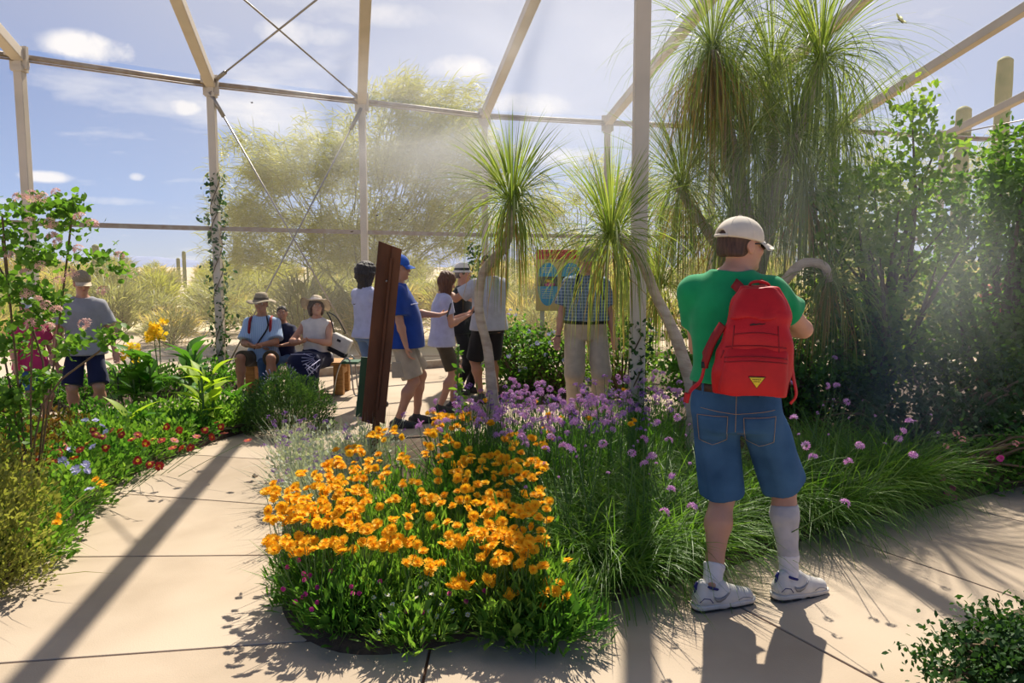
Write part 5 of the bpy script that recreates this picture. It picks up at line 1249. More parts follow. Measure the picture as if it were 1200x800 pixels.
for q in umq: gg_[min(range(len(gpos)), key=lambda i: (Vector((q.x, q.y)) - Vector((gpos[i].x, gpos[i].y))).length)].append(q)
for i, (c, gl) in enumerate(zip(gpos, gg_)):
    c = Vector((c.x, c.y + .05, .03))
    t = thing('society_garlic', 'arching tuft of narrow dark green leaves with mauve flower heads in the central bed', 'grass', c, 0, 'grassy tufts with mauve flowers')
    B = tuft(560, .13, random.uniform(.60, .74), .0085, (1.15, .27), (1.75, .45), 6, rollmax=1.2); tag(obj('leaves', B[:3], LM_grass, t), kind='stuff')
    for q in gl: put(ME_um, 'flower_head', t, q, nup(.5, .2), .036)
    bud = [Vector((c.x + random.uniform(-.3, .3), c.y + random.uniform(-.3, .2), random.uniform(.5, .66))) for _ in range(4)]
    tag(obj('flower_stems', stalks([q - c for q in gl + bud], (0, 0, 0), .0028, .3, .02), M_stem, t), kind='stuff')
    for q in bud[:2]: put(ME_um, 'flower_head', t, q, nup(.6, .2), .015)

# --- drift of paler purple flowers behind, with a few yellow ones
for i, (u, v, dd) in enumerate([(560, 452, .0), (600, 448, 0), (640, 452, 0), (675, 462, 0), (715, 442, 0), (760, 438, 0), (590, 470, 0), (625, 480, 0), (660, 474, 0), (540, 470, 0), (790, 452, 0), (705, 470, 0), (745, 462, 0)]):
    z = .72; q = AZ(u, v, z); c = Vector((q.x, q.y, .03))
    t = thing('mauve_drift_plant', 'bushy plant covered in small mauve flower clusters around the palm trunks', 'flowering plant', c, 0, 'mauve-flowered plants round the palm trunks')
    tag(obj('foliage', join([tuft(160, .12, .55, .01, (1.25, .2), (.6, .3), 3)[:3], dome_leaves(500, .24, .22, .60, .055, LEAF_THIN, shell=.7)]), LM_mid, t), kind='stuff')
    tops = []
    for _ in range(24):
        a, r = random.random() * 6.28, math.sqrt(random.random()) * .30; p = Vector((c.x + r * math.cos(a), c.y + r * math.sin(a), z * random.uniform(.80, 1.06) - r * .25)); tops.append(p - c)
        put(ME_um if i % 4 else ME_dum, 'flower_head', t, p, nup(.5, .3), random.uniform(.032, .044))
    for _ in range(3 if i % 2 else 0):
        a, r = random.random() * 6.28, .22; p = Vector((c.x + r * math.cos(a), c.y - abs(r * math.sin(a)), z * .82)); tops.append(p - c); o = put(ME_or, 'yellow_flower', t, p, nup(.4, .3), .026)
    tag(obj('flower_stems', stalks(tops, (0, 0, 0), .002, .4), M_stem, t), kind='stuff')
# tall leafy weed stem in front of the visitors
c = G(540, 556); t = thing('tall_leafy_stem', 'single tall pale green leafy stem standing up from the purple flowers', 'plant', (c.x, c.y, .03))
st = spline([(0, 0, 0), (.01, 0, .4), (-.02, .0, .7), (-.01, 0, .98)], 16); obj('stem', tube(st, .006, 5), M_stem, t)
n = 60; k = rng.integers(3, 16, n); pos = st[k]; d = rdir(n, .5); tag(obj('foliage', scatter(LEAF_OVAL, pos, d, rdir(n, 1.0), rng.uniform(.05, .10, n) * np.interp(k, [3, 15], [1.2, .6])), LM_bright, t), kind='stuff')

# --- silver-leaved sage with purple flowers at the left shoulder of the bed
for u, v in [(352, 520), (385, 505), (420, 500), (365, 545), (400, 530), (440, 495), (345, 498)]:
    q = AZ(u, v, .42); c = Vector((q.x, q.y, .03))
    t = thing('silver_sage', 'silvery grey wispy plant with small purple flowers at the left of the central bed', 'flowering plant', c, 0, 'silver-leaved plants at the bed edge')
    tag(obj('foliage', join([tuft(130, .08, .50, .006, (1.1, .3), (.3, .4), 4)[:3], dome_leaves(620, .22, .20, .42, .035, LEAF_OVAL, shell=.7, up=.5)]), LM_silver, t), kind='stuff')
    tops = []
    for _ in range(9):
        a, r = random.random() * 6.28, math.sqrt(random.random()) * .24; p = Vector((c.x + r * math.cos(a), c.y + r * math.sin(a), random.uniform(.34, .50))); tops.append(p - c); put(ME_dum, 'flower_head', t, p, nup(.5, .3), random.uniform(.022, .034))
    tag(obj('flower_stems', stalks(tops, (0, 0, 0), .0018, .4), LM_silver, t), kind='stuff')

# --- low mat along the rounded front of the bed: magenta globes and white daisies
low = [(350, 725), (385, 742), (430, 748), (475, 745), (520, 738), (362, 700), (400, 715), (450, 720), (500, 715), (545, 720), (350, 690), (570, 715)]
mg = [(125, 490), (92, 512), (140, 530), (157, 535), (220, 522), (180, 570), (145, 590), (115, 612), (80, 575), (163, 634), (178, 615), (280, 568), (283, 588), (302, 588), (365, 552), (440, 640), (487, 643), (567, 588), (613, 555), (616, 611), (670, 580), (142, 548), (135, 600)]
wd = [(482, 570), (515, 590), (530, 655), (520, 710), (487, 690), (395, 645), (365, 650), (385, 592), (420, 655), (375, 660), (455, 690), (360, 555), (345, 600), (500, 560), (620, 650), (360, 700), (590, 700), (565, 690), (400, 620), (430, 580), (545, 620), (575, 640), (470, 600), (510, 640), (400, 680), (440, 610)]
lpos = [G(u, v) for u, v in low]; lg = [[] for _ in low]
for lst, me, sz in ((mg, ME_mag, .0165), (wd, ME_wht, .0125)):
    for x, y in lst:
        u, v = 300 + x / 2.5, 460 + y / 2.5; z = float(np.interp(v, [655, 700, 745], [.30, .20, .10])) if me is ME_mag else float(np.interp(v, [690, 745], [.22, .08])); q = AZ(u, v, z)
        lg[min(range(len(lpos)), key=lambda i: (Vector((q.x, q.y)) - Vector((lpos[i].x, lpos[i].y))).length)].append((q, me, sz))
for c, gl in zip(lpos, lg):
    c = Vector((c.x, c.y + .14, .02)); t = thing('low_edging_plant', 'low feathery green edging plant dotted with magenta globes and tiny white daisies', 'flowering plant', c, 0, 'edging plants at the rounded front of the bed')
    tag(obj('foliage', join([dome_leaves(800, .19, .15, .14, .034, LEAF_THIN, shell=.8, up=.8), tuft(160, .12, .13, .005, (1.1, .35), (.8, .4), 3)[:3]]), LM_mid if random.random() < .6 else LM_bright, t), kind='stuff')
    for q, me, sz in gl: put(me, 'flower', t, q, nup(.4, .4), sz)
    if gl: tag(obj('flower_stems', stalks([q - c for q, _, _ in gl], (0, 0, 0), .0014, .5), M_stem, t), kind='stuff')

# --- left border
rd = [(430, 425), (468, 437), (498, 442), (478, 358), (505, 362), (545, 362), (540, 385), (565, 385), (615, 350), (662, 352), (775, 362), (680, 305), (690, 320), (380, 345), (350, 330), (330, 385), (270, 372), (250, 392), (230, 415), (455, 372), (410, 358), (300, 345), (430, 345), (520, 320), (560, 330), (595, 385), (185, 400), (160, 385), (150, 420), (130, 400), (200, 380), (120, 430), (165, 430), (640, 330), (700, 340), (372, 330), (320, 350), (290, 330)]
lv_ = [(222, 390), (195, 425), (235, 450), (268, 437), (272, 455), (290, 382), (266, 300), (298, 300), (240, 460), (330, 335), (212, 440), (128, 425), (280, 515), (320, 318)]
lo_ = [(315, 495), (325, 505), (300, 485), (180, 600), (178, 620), (130, 520)]
bp_ = [(20, 660), (45, 630), (75, 600), (100, 575), (130, 560), (160, 542), (190, 530), (220, 518), (255, 508), (285, 502), (60, 580), (90, 550), (125, 535), (160, 520), (195, 510), (235, 500), (270, 496), (40, 560), (75, 530), (115, 515)]
bpos = [G(u, v) for u, v in bp_]; bg_ = [[] for _ in bp_]
for lst, me, sz in ((rd, ME_red, .034), (lv_, ME_lav, .032), (lo_, ME_or, .028)):
    for x, y in lst:
        u, v = x * .375, 380 + y * .375; q = AZ(u, v, float(np.interp(v, [495, 560, 600], [.34, .28, .22]))); bg_[min(range(len(bpos)), key=lambda i: (Vector((q.x, q.y)) - Vector((bpos[i].x, bpos[i].y))).length)].append((q, me, sz))
for i, (c, gl) in enumerate(zip(bpos, bg_)):
    c = Vector((c.x - .04, c.y + .05, .02)); t = thing('border_plant', 'leafy border plant with scattered dark red and lavender flowers along the left path edge', 'flowering plant', c, 0, 'left border plants')
    hh = .26 if i < 10 else .33
    tag(obj('foliage', join([dome_leaves(1150, .32, .26, hh, .050, LEAF_OVAL, shell=.75, up=.6), tuft(200, .22, hh, .008, (1.1, .35), (.7, .4), 3)[:3]]), (LM_bright, LM_mid, LM_bright)[i % 3] if i not in (17, 18) else LM_bronze, t), kind='stuff')
    for q, me, sz in gl: put(me, 'flower', t, q, nup(.5, .6), sz)
    if gl: tag(obj('flower_stems', stalks([q - c for q, _, _ in gl], (0, 0, 0), .002, .5), M_stem, t), kind='stuff')
# yellow-green feathery bush at the near left corner
for i, (u, v, h, r, m, lab) in enumerate([(-8, 700, .62, .30, LM_olive, 'yellow-green feathery bush at the near left corner, the front one'), (12, 655, .60, .30, LM_olive, 'yellow-green feathery bush at the near left corner, the one behind'), (5, 600, .55, .34, LM_bronze, 'bronze-tinged leafy bush at the left under the pink-flowered shrub'), (30, 565, .50, .32, LM_bronze, 'rusty brown leafy plant between red flowers and the pink-flowered shrub')]):
    c = G(u, v); t = thing('feathery_bush', lab, 'bush', (c.x - .12, c.y + .1, .02)); tag(obj('foliage', join([dome_leaves(2600, r * 1.1, r, h, .036, LEAF_OVAL, shell=.7, up=.7), tuft(70, .2, h, .005, (1.1, .3), (.6, .3), 3)[:3], dome_leaves(1500, r * .9, r * .9, h * 1.08, .026, LEAF_ROUND, shell=.4, up=.9)]), m, t), kind='stuff')
# pink-flowered edging beyond the far path
for i, (u, v) in enumerate([(30, 478), (75, 474), (125, 468), (160, 462), (205, 462), (-10, 480), (250, 455)]):
    c = G(u, v); t = thing('rose_flower_plant', 'low green plant with rose pink flower heads beyond the far path', 'flowering plant', (c.x, c.y, .02), 0, 'rose-flowered plants beyond the far path'); tag(obj('foliage', dome_leaves(900, .42, .35, .36, .06, LEAF_OVAL, shell=.7), LM_mid, t), kind='stuff')
    for _ in range(8 if i not in (4, 6) else 1): 
        a = rng.uniform(3.6, 5.8); r = .34; p = Vector((c.x + r * math.cos(a), c.y + r * .8 * math.sin(a), random.uniform(.14, .36))); put(ME_lan, 'flower_head', t, p, (math.cos(a), math.sin(a), .9), .042)
# ------------------------------------------------------------------ ponytail palms
def crown(n, L, W=.013, up=.35, low=-.5, droop=2.0, S=8, name='leaf_crown'):
    n = int(n * (.74 if n > 300 and L > .9 else .8))
    """rosette of long straps: stiff upright centre, long weeping skirt"""
    k = rng.random(n); e0 = np.where(k < up, rng.uniform(1.0, 1.5, n), rng.uniform(low, 1.15, n))
    dr = np.where(k < up, rng.uniform(.2, 1.1, n), rng.normal(droop, .35, n)); ln = L * np.where(k < up, rng.uniform(.7, .95, n), rng.uniform(.75, 1.15, n))
    az = rng.random(n) * 2 * PI; b = np.stack([np.cos(az) * .03, np.sin(az) * .03, rng.uniform(-.08, .03, n)], 1)
    return blades(b, az, e0, ln, W * rng.uniform(.7, 1.2, n), dr, S, rng.uniform(-1.1, 1.1, n), power=.8, tint=rng.random(n))[:3]
def dead_skirt(n, L, z0=-.05, r=.05):
    az = rng.random(n) * 2 * PI; b = np.stack([np.cos(az) * r, np.sin(az) * r, z0 - rng.random(n) * .25], 1)
    return blades(b, az, rng.uniform(-1.2, -.4, n), L * rng.uniform(.5, 1.1, n), .011, rng.uniform(.6, 1.2, n), 5, rng.uniform(-1.1, 1.1, n), tint=rng.random(n))[:3]
def palm(label, base, trunks, crowns):
    t = thing('ponytail_palm', label, 'palm tree', base, 0)
    for pts, r in trunks:
        p = spline([Vector(q) - base for q in pts], 26); rr_ = np.interp(np.linspace(0, 1, 26), np.linspace(0, 1, len(r)), r) * (1 + .05 * np.sin(np.arange(26) * 2.1))
        obj('trunk', tube(p, rr_, 12), M_bark, t)
    for c, n, L, kw in crowns:
        dry = kw.pop('dry', 0); o = obj('leaf_crown', crown(n, L, **kw), LM_palm, t, loc=Vector(c) - base); tag(o, kind='stuff')
        if dry: tag(obj('dry_leaves', dead_skirt(dry, L * .9), LM_palmy, t, loc=Vector(c) - base), 'hanging brown dead leaves', kind='stuff')
D1 = 5.7
b1 = G(585, 560); b1 = Vector((b1.x, P(585, 312, D1).y, .03))
px_ = lambda u, v, D: P(u, v, D)
palm('slim ponytail palm with one round crown left of the big information sign', Vector((px_(582, 500, D1).x, D1, .03)),
     [([Vector((px_(590, 500, D1).x, D1, .0)), px_(582, 505, D1), px_(578, 470, D1), px_(575, 440, D1), px_(571, 405, D1), px_(563, 375, D1), px_(561, 350, D1), px_(565, 322, D1), px_(578, 303, D1), px_(594, 285, D1), px_(600, 240, D1)], [.10, .075, .046, .040, .036, .035, .035, .034, .034, .034, .03])],
     [(px_(600, 232, D1), 430, .80, dict(up=.34, low=-.8, droop=1.75, dry=40, W=.011))])
D2 = 5.4
palm('ponytail palm with leaning crown on a bent trunk beside the inner white post', Vector((px_(805, 500, D2).x, D2, .03)),
     [([Vector((px_(812, 500, D2).x, D2, 0)), px_(812, 470, D2), px_(802, 425, D2), px_(790, 390, D2), px_(768, 345, D2), px_(752, 305, D2), px_(738, 288, D2), px_(724, 275, D2)], [.07, .05, .045, .043, .036, .034, .034, .03])],
     [(px_(716, 272, D2), 430, .86, dict(up=.36, low=-.8, droop=1.8, dry=34, W=.011))])
D3 = 7.8
base3 = Vector((px_(890, 400, D3).x, D3, .03))
tr = lambda *q: [px_(u, v, D) for u, v, D in q]
palm('large many-headed ponytail palm with weeping leaves rising above the man in green', base3,
     [([base3 - Vector((0, 0, .05)), px_(888, 420, D3), px_(880, 300, D3), px_(862, 200, D3), px_(845, 120, D3 - .1), px_(836, 60, D3 - .1)], [.26, .15, .10, .085, .07, .06]),
      (tr((884, 330, D3), (905, 250, D3 - .1), (925, 180, D3 - .2), (950, 110, D3 - .2), (960, 75, D3 - .2)), [.09, .08, .07, .06, .05]),
      (tr((886, 360, D3), (850, 300, D3 + .2), (815, 250, D3 + .2), (795, 220, D3 + .2)), [.09, .07, .05, .04]),
      (tr((890, 380, D3), (905, 350, D3 - .5), (918, 331, D3 - .9), (940, 309, D3 - 1.0), (965, 311, D3 - 1.0), (972, 330, D3 - 1.0)), [.07, .055, .045, .042, .040, .036]),
      (tr((880, 290, D3), (900, 220, D3 + .3), (905, 150, D3 + .4), (900, 100, D3 + .4)), [.08, .07, .06, .05])],
     [(px_(835, 52, D3 - .1), 520, 1.42, dict(up=.22, low=-1.2, droop=2.2, dry=260, W=.014)), (px_(962, 66, D3 - .2), 560, 1.4, dict(up=.25, low=-.9, droop=2.0, W=.014)),
      (px_(905, 78, D3 + .4), 420, 1.28, dict(up=.3, low=-.8, droop=2.0)), (px_(930, 160, D3 - .2), 460, 1.33, dict(up=.25, low=-1.0, droop=2.1)), (px_(880, 170, D3 - .1), 460, 1.33, dict(up=.25, low=-1.0, droop=2.2)),
      (px_(800, 215, D3 + .2), 420, 1.28, dict(up=.28, low=-1.0, droop=2.1, dry=60)), (px_(985, 150, D3 + .1), 300, 1.18, dict(up=.2, low=-1.0, droop=2.2)),
      (px_(945, 215, D3 - .3), 420, 1.28, dict(up=.2, low=-1.1, droop=2.2, dry=80)), (px_(972, 322, D3 - 1.0), 180, .85, dict(up=.1, low=-1.3, droop=2.0, dry=50)), (px_(860, 250, D3 + .1), 420, 1.28, dict(up=.25, low=-1.0, droop=2.2, dry=120)), (px_(850, 110, D3 + .3), 360, 1.33, dict(up=.25, low=-1.0, droop=2.1)), (px_(775, 330, D3 + .5), 300, 1.0, dict(up=.3, low=-.8, droop=2.0, dry=60))])

# ------------------------------------------------------------------ leafy shrubs and trees built of branches and leaf sprays
def sprays(cent, n_per, spread, size, tpl, up=.3, flat=.7, tint=None, outward=None):
    cent = np.asarray(cent); K = len(cent); pos = np.repeat(cent, n_per, axis=0) + rng.normal(size=(K * n_per, 3)) * spread * np.array([1, 1, flat])
    d = rdir(K * n_per, up)
    if outward is not None: d = d + (pos - outward) * 1.2
    tt = np.clip(np.repeat(rng.random(K), n_per) * .6 + rng.random(K * n_per) * .4, 0, 1)
    return scatter(tpl, pos, d, rdir(K * n_per, 1.3), size * rng.uniform(.6, 1.25, K * n_per), tt)
def boughs(root, cent, r0=.05, seg=6, k=40):
    cent = np.asarray(cent); sel = cent[rng.choice(len(cent), min(k, len(cent)), replace=False)]; out = []
    for c in sel:
        m = root + (c - root) * .5 + np.array([0, 0, .12]) * np.linalg.norm(c - root) + rng.normal(size=3) * .08
        out.append(tube(spline([root, m, c], seg), np.linspace(r0, .006, seg), 5, False))
    return join(out)
def ell_pts(n, c, r, shell=.55, top=False):
    d = rdir(n); rr_ = (1 - shell * rng.random(n)); return np.array(c) + d * rr_[:, None] * np.array(r)
def shrub(name, label, cat, base, lobes, n_per, spread, size, tpl, leafmat, group=None, trunk_r=.05, nb=40, barkm=None):
    """lobes: (u, v, D, rx, ry, rz, sprays)"""
    base = Vector(base); t = thing(name, label, cat, base, 0, group); cents = []
    for u, v, D, rx, ry, rz, n in lobes: cents.append(ell_pts(n, np.array(P(u, v, D) - base), (rx, ry, rz)))
    C_ = np.concatenate(cents); C_ = C_[C_[:, 2] > .03]
    tag(obj('foliage', sprays(C_, n_per, spread, size, tpl), leafmat, t), kind='stuff')
    tag(obj('branches', boughs(np.array([0, 0, 0.0]), C_, trunk_r, 7, nb), barkm or M_twig, t), kind='stuff'); return t, C_
def gp_(u, D): p = P(u, 312, D); return (p.x, D, .03)
LM_shr = leafm('shrub_leaf_green', (.06, .15, .02), (.16, .28, .035), tr=.5)
shrub('leafy_shrub', 'tall airy shrub with yellow-green lobed leaves right of the weeping palm', 'shrub', gp_(1030, 7.6),
      [(1010, 240, 7.4, .50, .5, .45, 42), (1060, 205, 7.5, .36, .4, .40, 26), (1078, 130, 7.5, .12, .12, .26, 10), (1000, 320, 7.4, .60, .5, .55, 60), (1080, 300, 7.6, .55, .5, .6, 56), (1010, 420, 7.4, .7, .4, .5, 60), (1095, 170, 7.5, .22, .2, .12, 9)], 22, .10, .085, LEAF_OVAL, leafm('shrub_leaf_yellow_green', (.10, .22, .022), (.28, .38, .04), tr=.5), trunk_r=.04)
shrub('leafy_shrub', 'dense dark bushy shrub filling the right edge behind the mist', 'shrub', gp_(1180, 7.9),
      [(1150, 250, 7.6, .70, .6, .5, 75), (1215, 230, 7.3, .6, .6, .6, 80), (1170, 340, 7.7, .9, .5, .6, 95), (1130, 410, 7.4, .8, .5, .45, 80), (1240, 420, 7.2, .8, .5, .7, 90), (1180, 180, 7.5, .22, .2, .2, 10), (1310, 330, 7.0, .6, .6, 1.0, 60)], 24, .11, .080, LEAF_OVAL, LM_shr, trunk_r=.05)
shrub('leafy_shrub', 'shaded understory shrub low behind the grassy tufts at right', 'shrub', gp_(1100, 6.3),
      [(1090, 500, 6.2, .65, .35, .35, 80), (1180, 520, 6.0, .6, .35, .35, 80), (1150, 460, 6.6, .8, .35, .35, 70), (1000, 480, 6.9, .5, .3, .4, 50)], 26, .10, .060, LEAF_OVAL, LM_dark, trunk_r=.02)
shrub('leafy_shrub', 'glossy green shrub behind the man in green, under the weeping palm', 'shrub', gp_(960, 7.3),
      [(960, 450, 7.2, .55, .35, .40, 70), (900, 430, 7.5, .6, .3, .5, 70), (985, 395, 7.3, .45, .3, .5, 60), (830, 440, 7.4, .5, .3, .4, 60), (860, 380, 7.6, .6, .3, .6, 70)], 24, .09, .070, LEAF_OVAL, LM_mid, trunk_r=.025)
shrub('leafy_shrub', 'low green bush with magenta blooms at the edge of the right-hand path', 'shrub', gp_(1120, 5.4), [(1095, 560, 5.3, .35, .25, .22, 44), (1170, 545, 5.4, .55, .25, .22, 60), (1240, 530, 5.3, .4, .25, .25, 44)], 26, .07, .045, LEAF_OVAL, LM_mid, trunk_r=.012)
t = bpy.data.objects['leafy_shrub.004']
for u, v in [(1108, 523), (1116, 572), (1110, 578), (1120, 508), (1104, 560), (1172, 537), (1190, 520), (1070, 533), (1118, 583), (1128, 515)]: put(ME_lan if v < 530 else ME_mag, 'flower', t, P(u, v, 5.05), nup(.3, 1), .036)
# shrub at the lower right corner
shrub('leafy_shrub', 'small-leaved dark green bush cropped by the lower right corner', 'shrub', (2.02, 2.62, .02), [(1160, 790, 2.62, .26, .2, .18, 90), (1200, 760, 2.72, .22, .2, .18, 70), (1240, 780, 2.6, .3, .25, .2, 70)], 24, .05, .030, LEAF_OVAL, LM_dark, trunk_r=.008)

# shrub with pale pink flower sprays at the left edge
t, C_ = shrub('pink_flowered_shrub', 'open shrub with rounded leaves and pale pink flower sprays at the left edge', 'shrub', gp_(18, 4.5),
      [(15, 250, 4.4, .14, .15, .07, 7), (60, 240, 4.4, .17, .1, .03, 8), (85, 262, 4.4, .14, .1, .03, 6), (20, 285, 4.4, .14, .2, .09, 9), (105, 300, 4.4, .12, .1, .03, 5), (50, 300, 4.45, .18, .15, .06, 9), (138, 312, 4.4, .04, .05, .02, 2), (10, 340, 4.4, .22, .2, .08, 14), (48, 352, 4.4, .10, .1, .07, 7), (-30, 320, 4.4, .2, .2, .4, 20), (88, 405, 4.3, .09, .08, .03, 5), (10, 400, 4.5, .16, .2, .10, 11), (45, 375, 4.5, .14, .15, .04, 8), (0, 480, 4.5, .28, .2, .2, 30), (30, 450, 4.5, .14, .1, .12, 12), (-10, 520, 4.5, .25, .2, .12, 14), (127, 385, 4.4, .04, .05, .09, 4)], 17, .045, .043, LEAF_ROUND, leafm('round_leaf', (.055, .15, .022), (.17, .30, .05), tr=.45), trunk_r=.006, nb=8)
for u, v in [(22, 232), (38, 230), (50, 232), (66, 226), (94, 256), (108, 264), (62, 278), (70, 285), (92, 293), (60, 262), (35, 260), (32, 345), (44, 352), (54, 358), (66, 365), (140, 300), (38, 380), (12, 300), (122, 342), (30, 320), (48, 312), (70, 330), (58, 385), (100, 380), (84, 322)]:
    put(ME_pk, 'flower_spray', t, P(u, v, 4.28), nup(.4, .8), random.uniform(.042, .058))
# vines on posts
def vine(label, x, y, z0, z1, n, spread=.09, size=.05, tail=None):
    t = thing('climbing_vine', label, 'vine', (x, y, z0), 0); h = z1 - z0; a = np.linspace(0, 2 * PI * h * 1.1, 40)
    for k in (0, 2.1): obj('vine_stem', tube(np.stack([.062 * np.cos(a + k) * 1.1, .062 * np.sin(a + k) * 1.1, np.linspace(0, h, 40)], 1), .006, 5), M_twig, t)
    zz = rng.random(n) * h; al = rng.random(n) * 2 * PI; r = .06 + np.abs(rng.normal(size=n)) * spread * (.6 + .4 * np.sin(zz * 9 + 1)); pos = np.stack([r * np.cos(al), r * np.sin(al), zz], 1)
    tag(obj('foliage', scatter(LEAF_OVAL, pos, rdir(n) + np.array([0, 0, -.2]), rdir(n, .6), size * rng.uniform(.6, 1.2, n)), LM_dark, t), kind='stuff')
N1 = nodes[2]; vine('leafy vine twining up the second steel post in view, behind the yellow cannas', N1.x, N1.y, .05, P(247, 205, N1.y).z, 620, .10, .075)
vine('leafy vine round the foot of the thick inner post', CPOST.x, CPOST.y, .3, P(747, 375, 6.4).z, 380, .07, .055)
N3 = nodes[4]; vine('pale green vine on the post behind the man in light grey', P(556, 312, N3.y - .3).x, N3.y - .3, .05, P(556, 288, N3.y).z, 500, .12, .08)

# ------------------------------------------------------------------ cannas and broad-leaved plants: every leaf a part
def big_leaf(L, W, bend=.5, fold=.18, S=7):
    V = []
    for i in range(S + 1):
        s = i / S; w = W * math.sin(PI * min(s * .92 + .06, 1)) ** .8 * (1 - s ** 4); a = bend * s; x = L * s
        cx_, cz = x * math.cos(a * .7), -x * math.sin(a * .7) * .8
        V += [(cx_, -w / 2, cz + fold * w), (cx_, 0, cz), (cx_, w / 2, cz + fold * w)]
    F = []
    for i in range(S):
        for j in (0, 1): F.append((i * 3 + j, i * 3 + j + 1, i * 3 + j + 4, i * 3 + j + 3))
    return np.array(V), np.array(F)
LEAF_ME = {}
def leaf_part(parent, pos, az, el, L, W, mat, bend=.5, roll=0):
    key = (mat.name, round(bend, 1), round(W / L, 1))
    if key not in LEAF_ME: VF = big_leaf(1, W / L, bend); LEAF_ME[key] = mesh_arrays('broad_leaf', VF[0], VF[1], mat, True, np.full(len(VF[0]), .5))
    o = bpy.data.objects.new('leaf', LEAF_ME[key]); o.rotation_euler = (roll, -el, az); o.location = pos; o.scale = (L, L, L); return link(o, parent)
def canna(label, u, v, nst, h, mat, flowers=(), Ll=.34, Wl=.14, spread=.12):
    c = G(u, v); t = thing('canna_lily', label, 'flowering plant', (c.x, c.y, .02))
    for i in range(nst):
        a = 2 * PI * i / nst + random.random(); bx, by = spread * math.cos(a), spread * math.sin(a) * .7; hh = h * random.uniform(.75, 1.0); lx, ly = bx * 1.6 + random.uniform(-.03, .03), by * 1.4
        obj('stem', tube(spline([(bx, by, 0), ((bx + lx) / 2, (by + ly) / 2, hh * .5), (lx, ly, hh)], 8), [.012] * 8, 6), M_stem, t)
        for k in range(6):
            s = .18 + .14 * k; az = k * 2.4 + random.random() + a; leaf_part(t, (bx + (lx - bx) * s, by + (ly - by) * s, hh * s), az, random.uniform(.75, 1.15) - .05 * (5 - k), Ll * random.uniform(.8, 1.1), Wl, mat, random.choice((.5, .8)), random.uniform(-.3, .3))
    for (fu, fv, sz) in flowers:
        q = P(fu, fv, c.y - .02); l = q - Vector((c.x, c.y, .02)); obj('flower_stalk', tube(spline([(l.x * .5, 0, h * .5), (l.x, l.y, l.z - .12), (l.x, l.y, l.z + .03)], 8), .006, 5), M_stem, t)
        for k in range(10): d = rdir(1, .3)[0]; put(ME_yel, 'flower', t, Vector(q) + Vector((d[0] * .055, d[1] * .055, (k / 10 - .5) * sz * 1.2)), d + np.array([0, -.3, .3]), .072)
ME_yel = petals_mesh('yellow_canna_flower', [(4, 1, .62, .5, 0, .08), (3, .8, .5, 1.0, .05, .1)], [F_yel, F_yel], None, 31)
canna('tall canna with broad dark green leaves and yellow flower spikes behind the far path', 190, 478, 7, .72, LM_canna, [(186, 385, .14), (181, 392, .12)], spread=.26, Ll=.42, Wl=.17)
canna('canna with a hanging yellow flower spike beside the youngster in grey', 158, 482, 3, .48, LM_canna, [(153, 412, .16)], spread=.12, Ll=.34, Wl=.14)
canna('lime-green broad-leaved canna standing at the left path edge', 243, 508, 3, .66, LM_lime, spread=.05, Ll=.34, Wl=.12)
canna('dark canna leaves between the lime-green canna and the round shrub', 262, 498, 2, .38, LM_canna, spread=.10, Ll=.28, Wl=.11)
c = G(152, 522); t = thing('young_banana_plant', 'young plant of four bright upright paddle leaves among red flowers', 'plant', (c.x, c.y, .02))
obj('stem', tube([(0, 0, 0), (.0, 0, .16), (.005, 0, .26)], .012, 6), M_stem, t)
for az, el, L in ((PI * .97, 1.05, .34), (.12, .85, .36), (.3, .45, .34), (PI * 1.1, .2, .26), (PI * .8, .35, .25)): leaf_part(t, (0, 0, .2), az, el, L, L * .3, LM_lime if el > .5 else LM_canna, .5)
# tall yellow streaked leaf in front of the round shrub
c = G(325, 512); t = thing('round_shrub', 'rounded dense feathery green shrub in front of the bench', 'shrub', (c.x, c.y + .3, .02))
tag(obj('foliage', join([dome_leaves(5200, .46, .40, .56, .048, LEAF_THIN, shell=.45, up=.7), dome_leaves(3000, .47, .41, .57, .035, LEAF_OVAL, shell=.3, up=.5), tuft(120, .3, .5, .008, (1.1, .4), (.3, .3), 3)[:3]]), LM_jun, t), kind='stuff')
# plumbago with pale blue flowers behind
for i, (u, D, w, h) in enumerate([(615, 9.4, .62, .95), (655, 9.2, .5, .85), (600, 9.9, .45, 1.05), (730, 9.0, .6, 1.1)]):
    x = P(u, 312, D).x; t = thing('plumbago_bush', 'green bush with pale blue flower clusters below the information sign', 'bush', (x, D, .03), 0, 'blue-flowered bushes by the sign')
    cc = ell_pts(90, (0, 0, h * .45), (w, w * .7, h * .5)); cc = cc[cc[:, 2] > 0]; tag(obj('foliage', sprays(cc, 20, .09, .06, LEAF_OVAL), LM_bright if i else LM_mid, t), kind='stuff'); tag(obj('branches', boughs(np.zeros(3), cc, .015, 5, 30), M_twig, t), kind='stuff')
    for _ in range(11): d = rdir(1, .4)[0]; d[1] = -abs(d[1]); put(ME_blu, 'flower_head', t, Vector((x, D, h * .48)) + Vector((d[0] * w, d[1] * w * .7, d[2] * h * .52)), d + np.array([0, -.3, .3]), random.uniform(.03, .045))
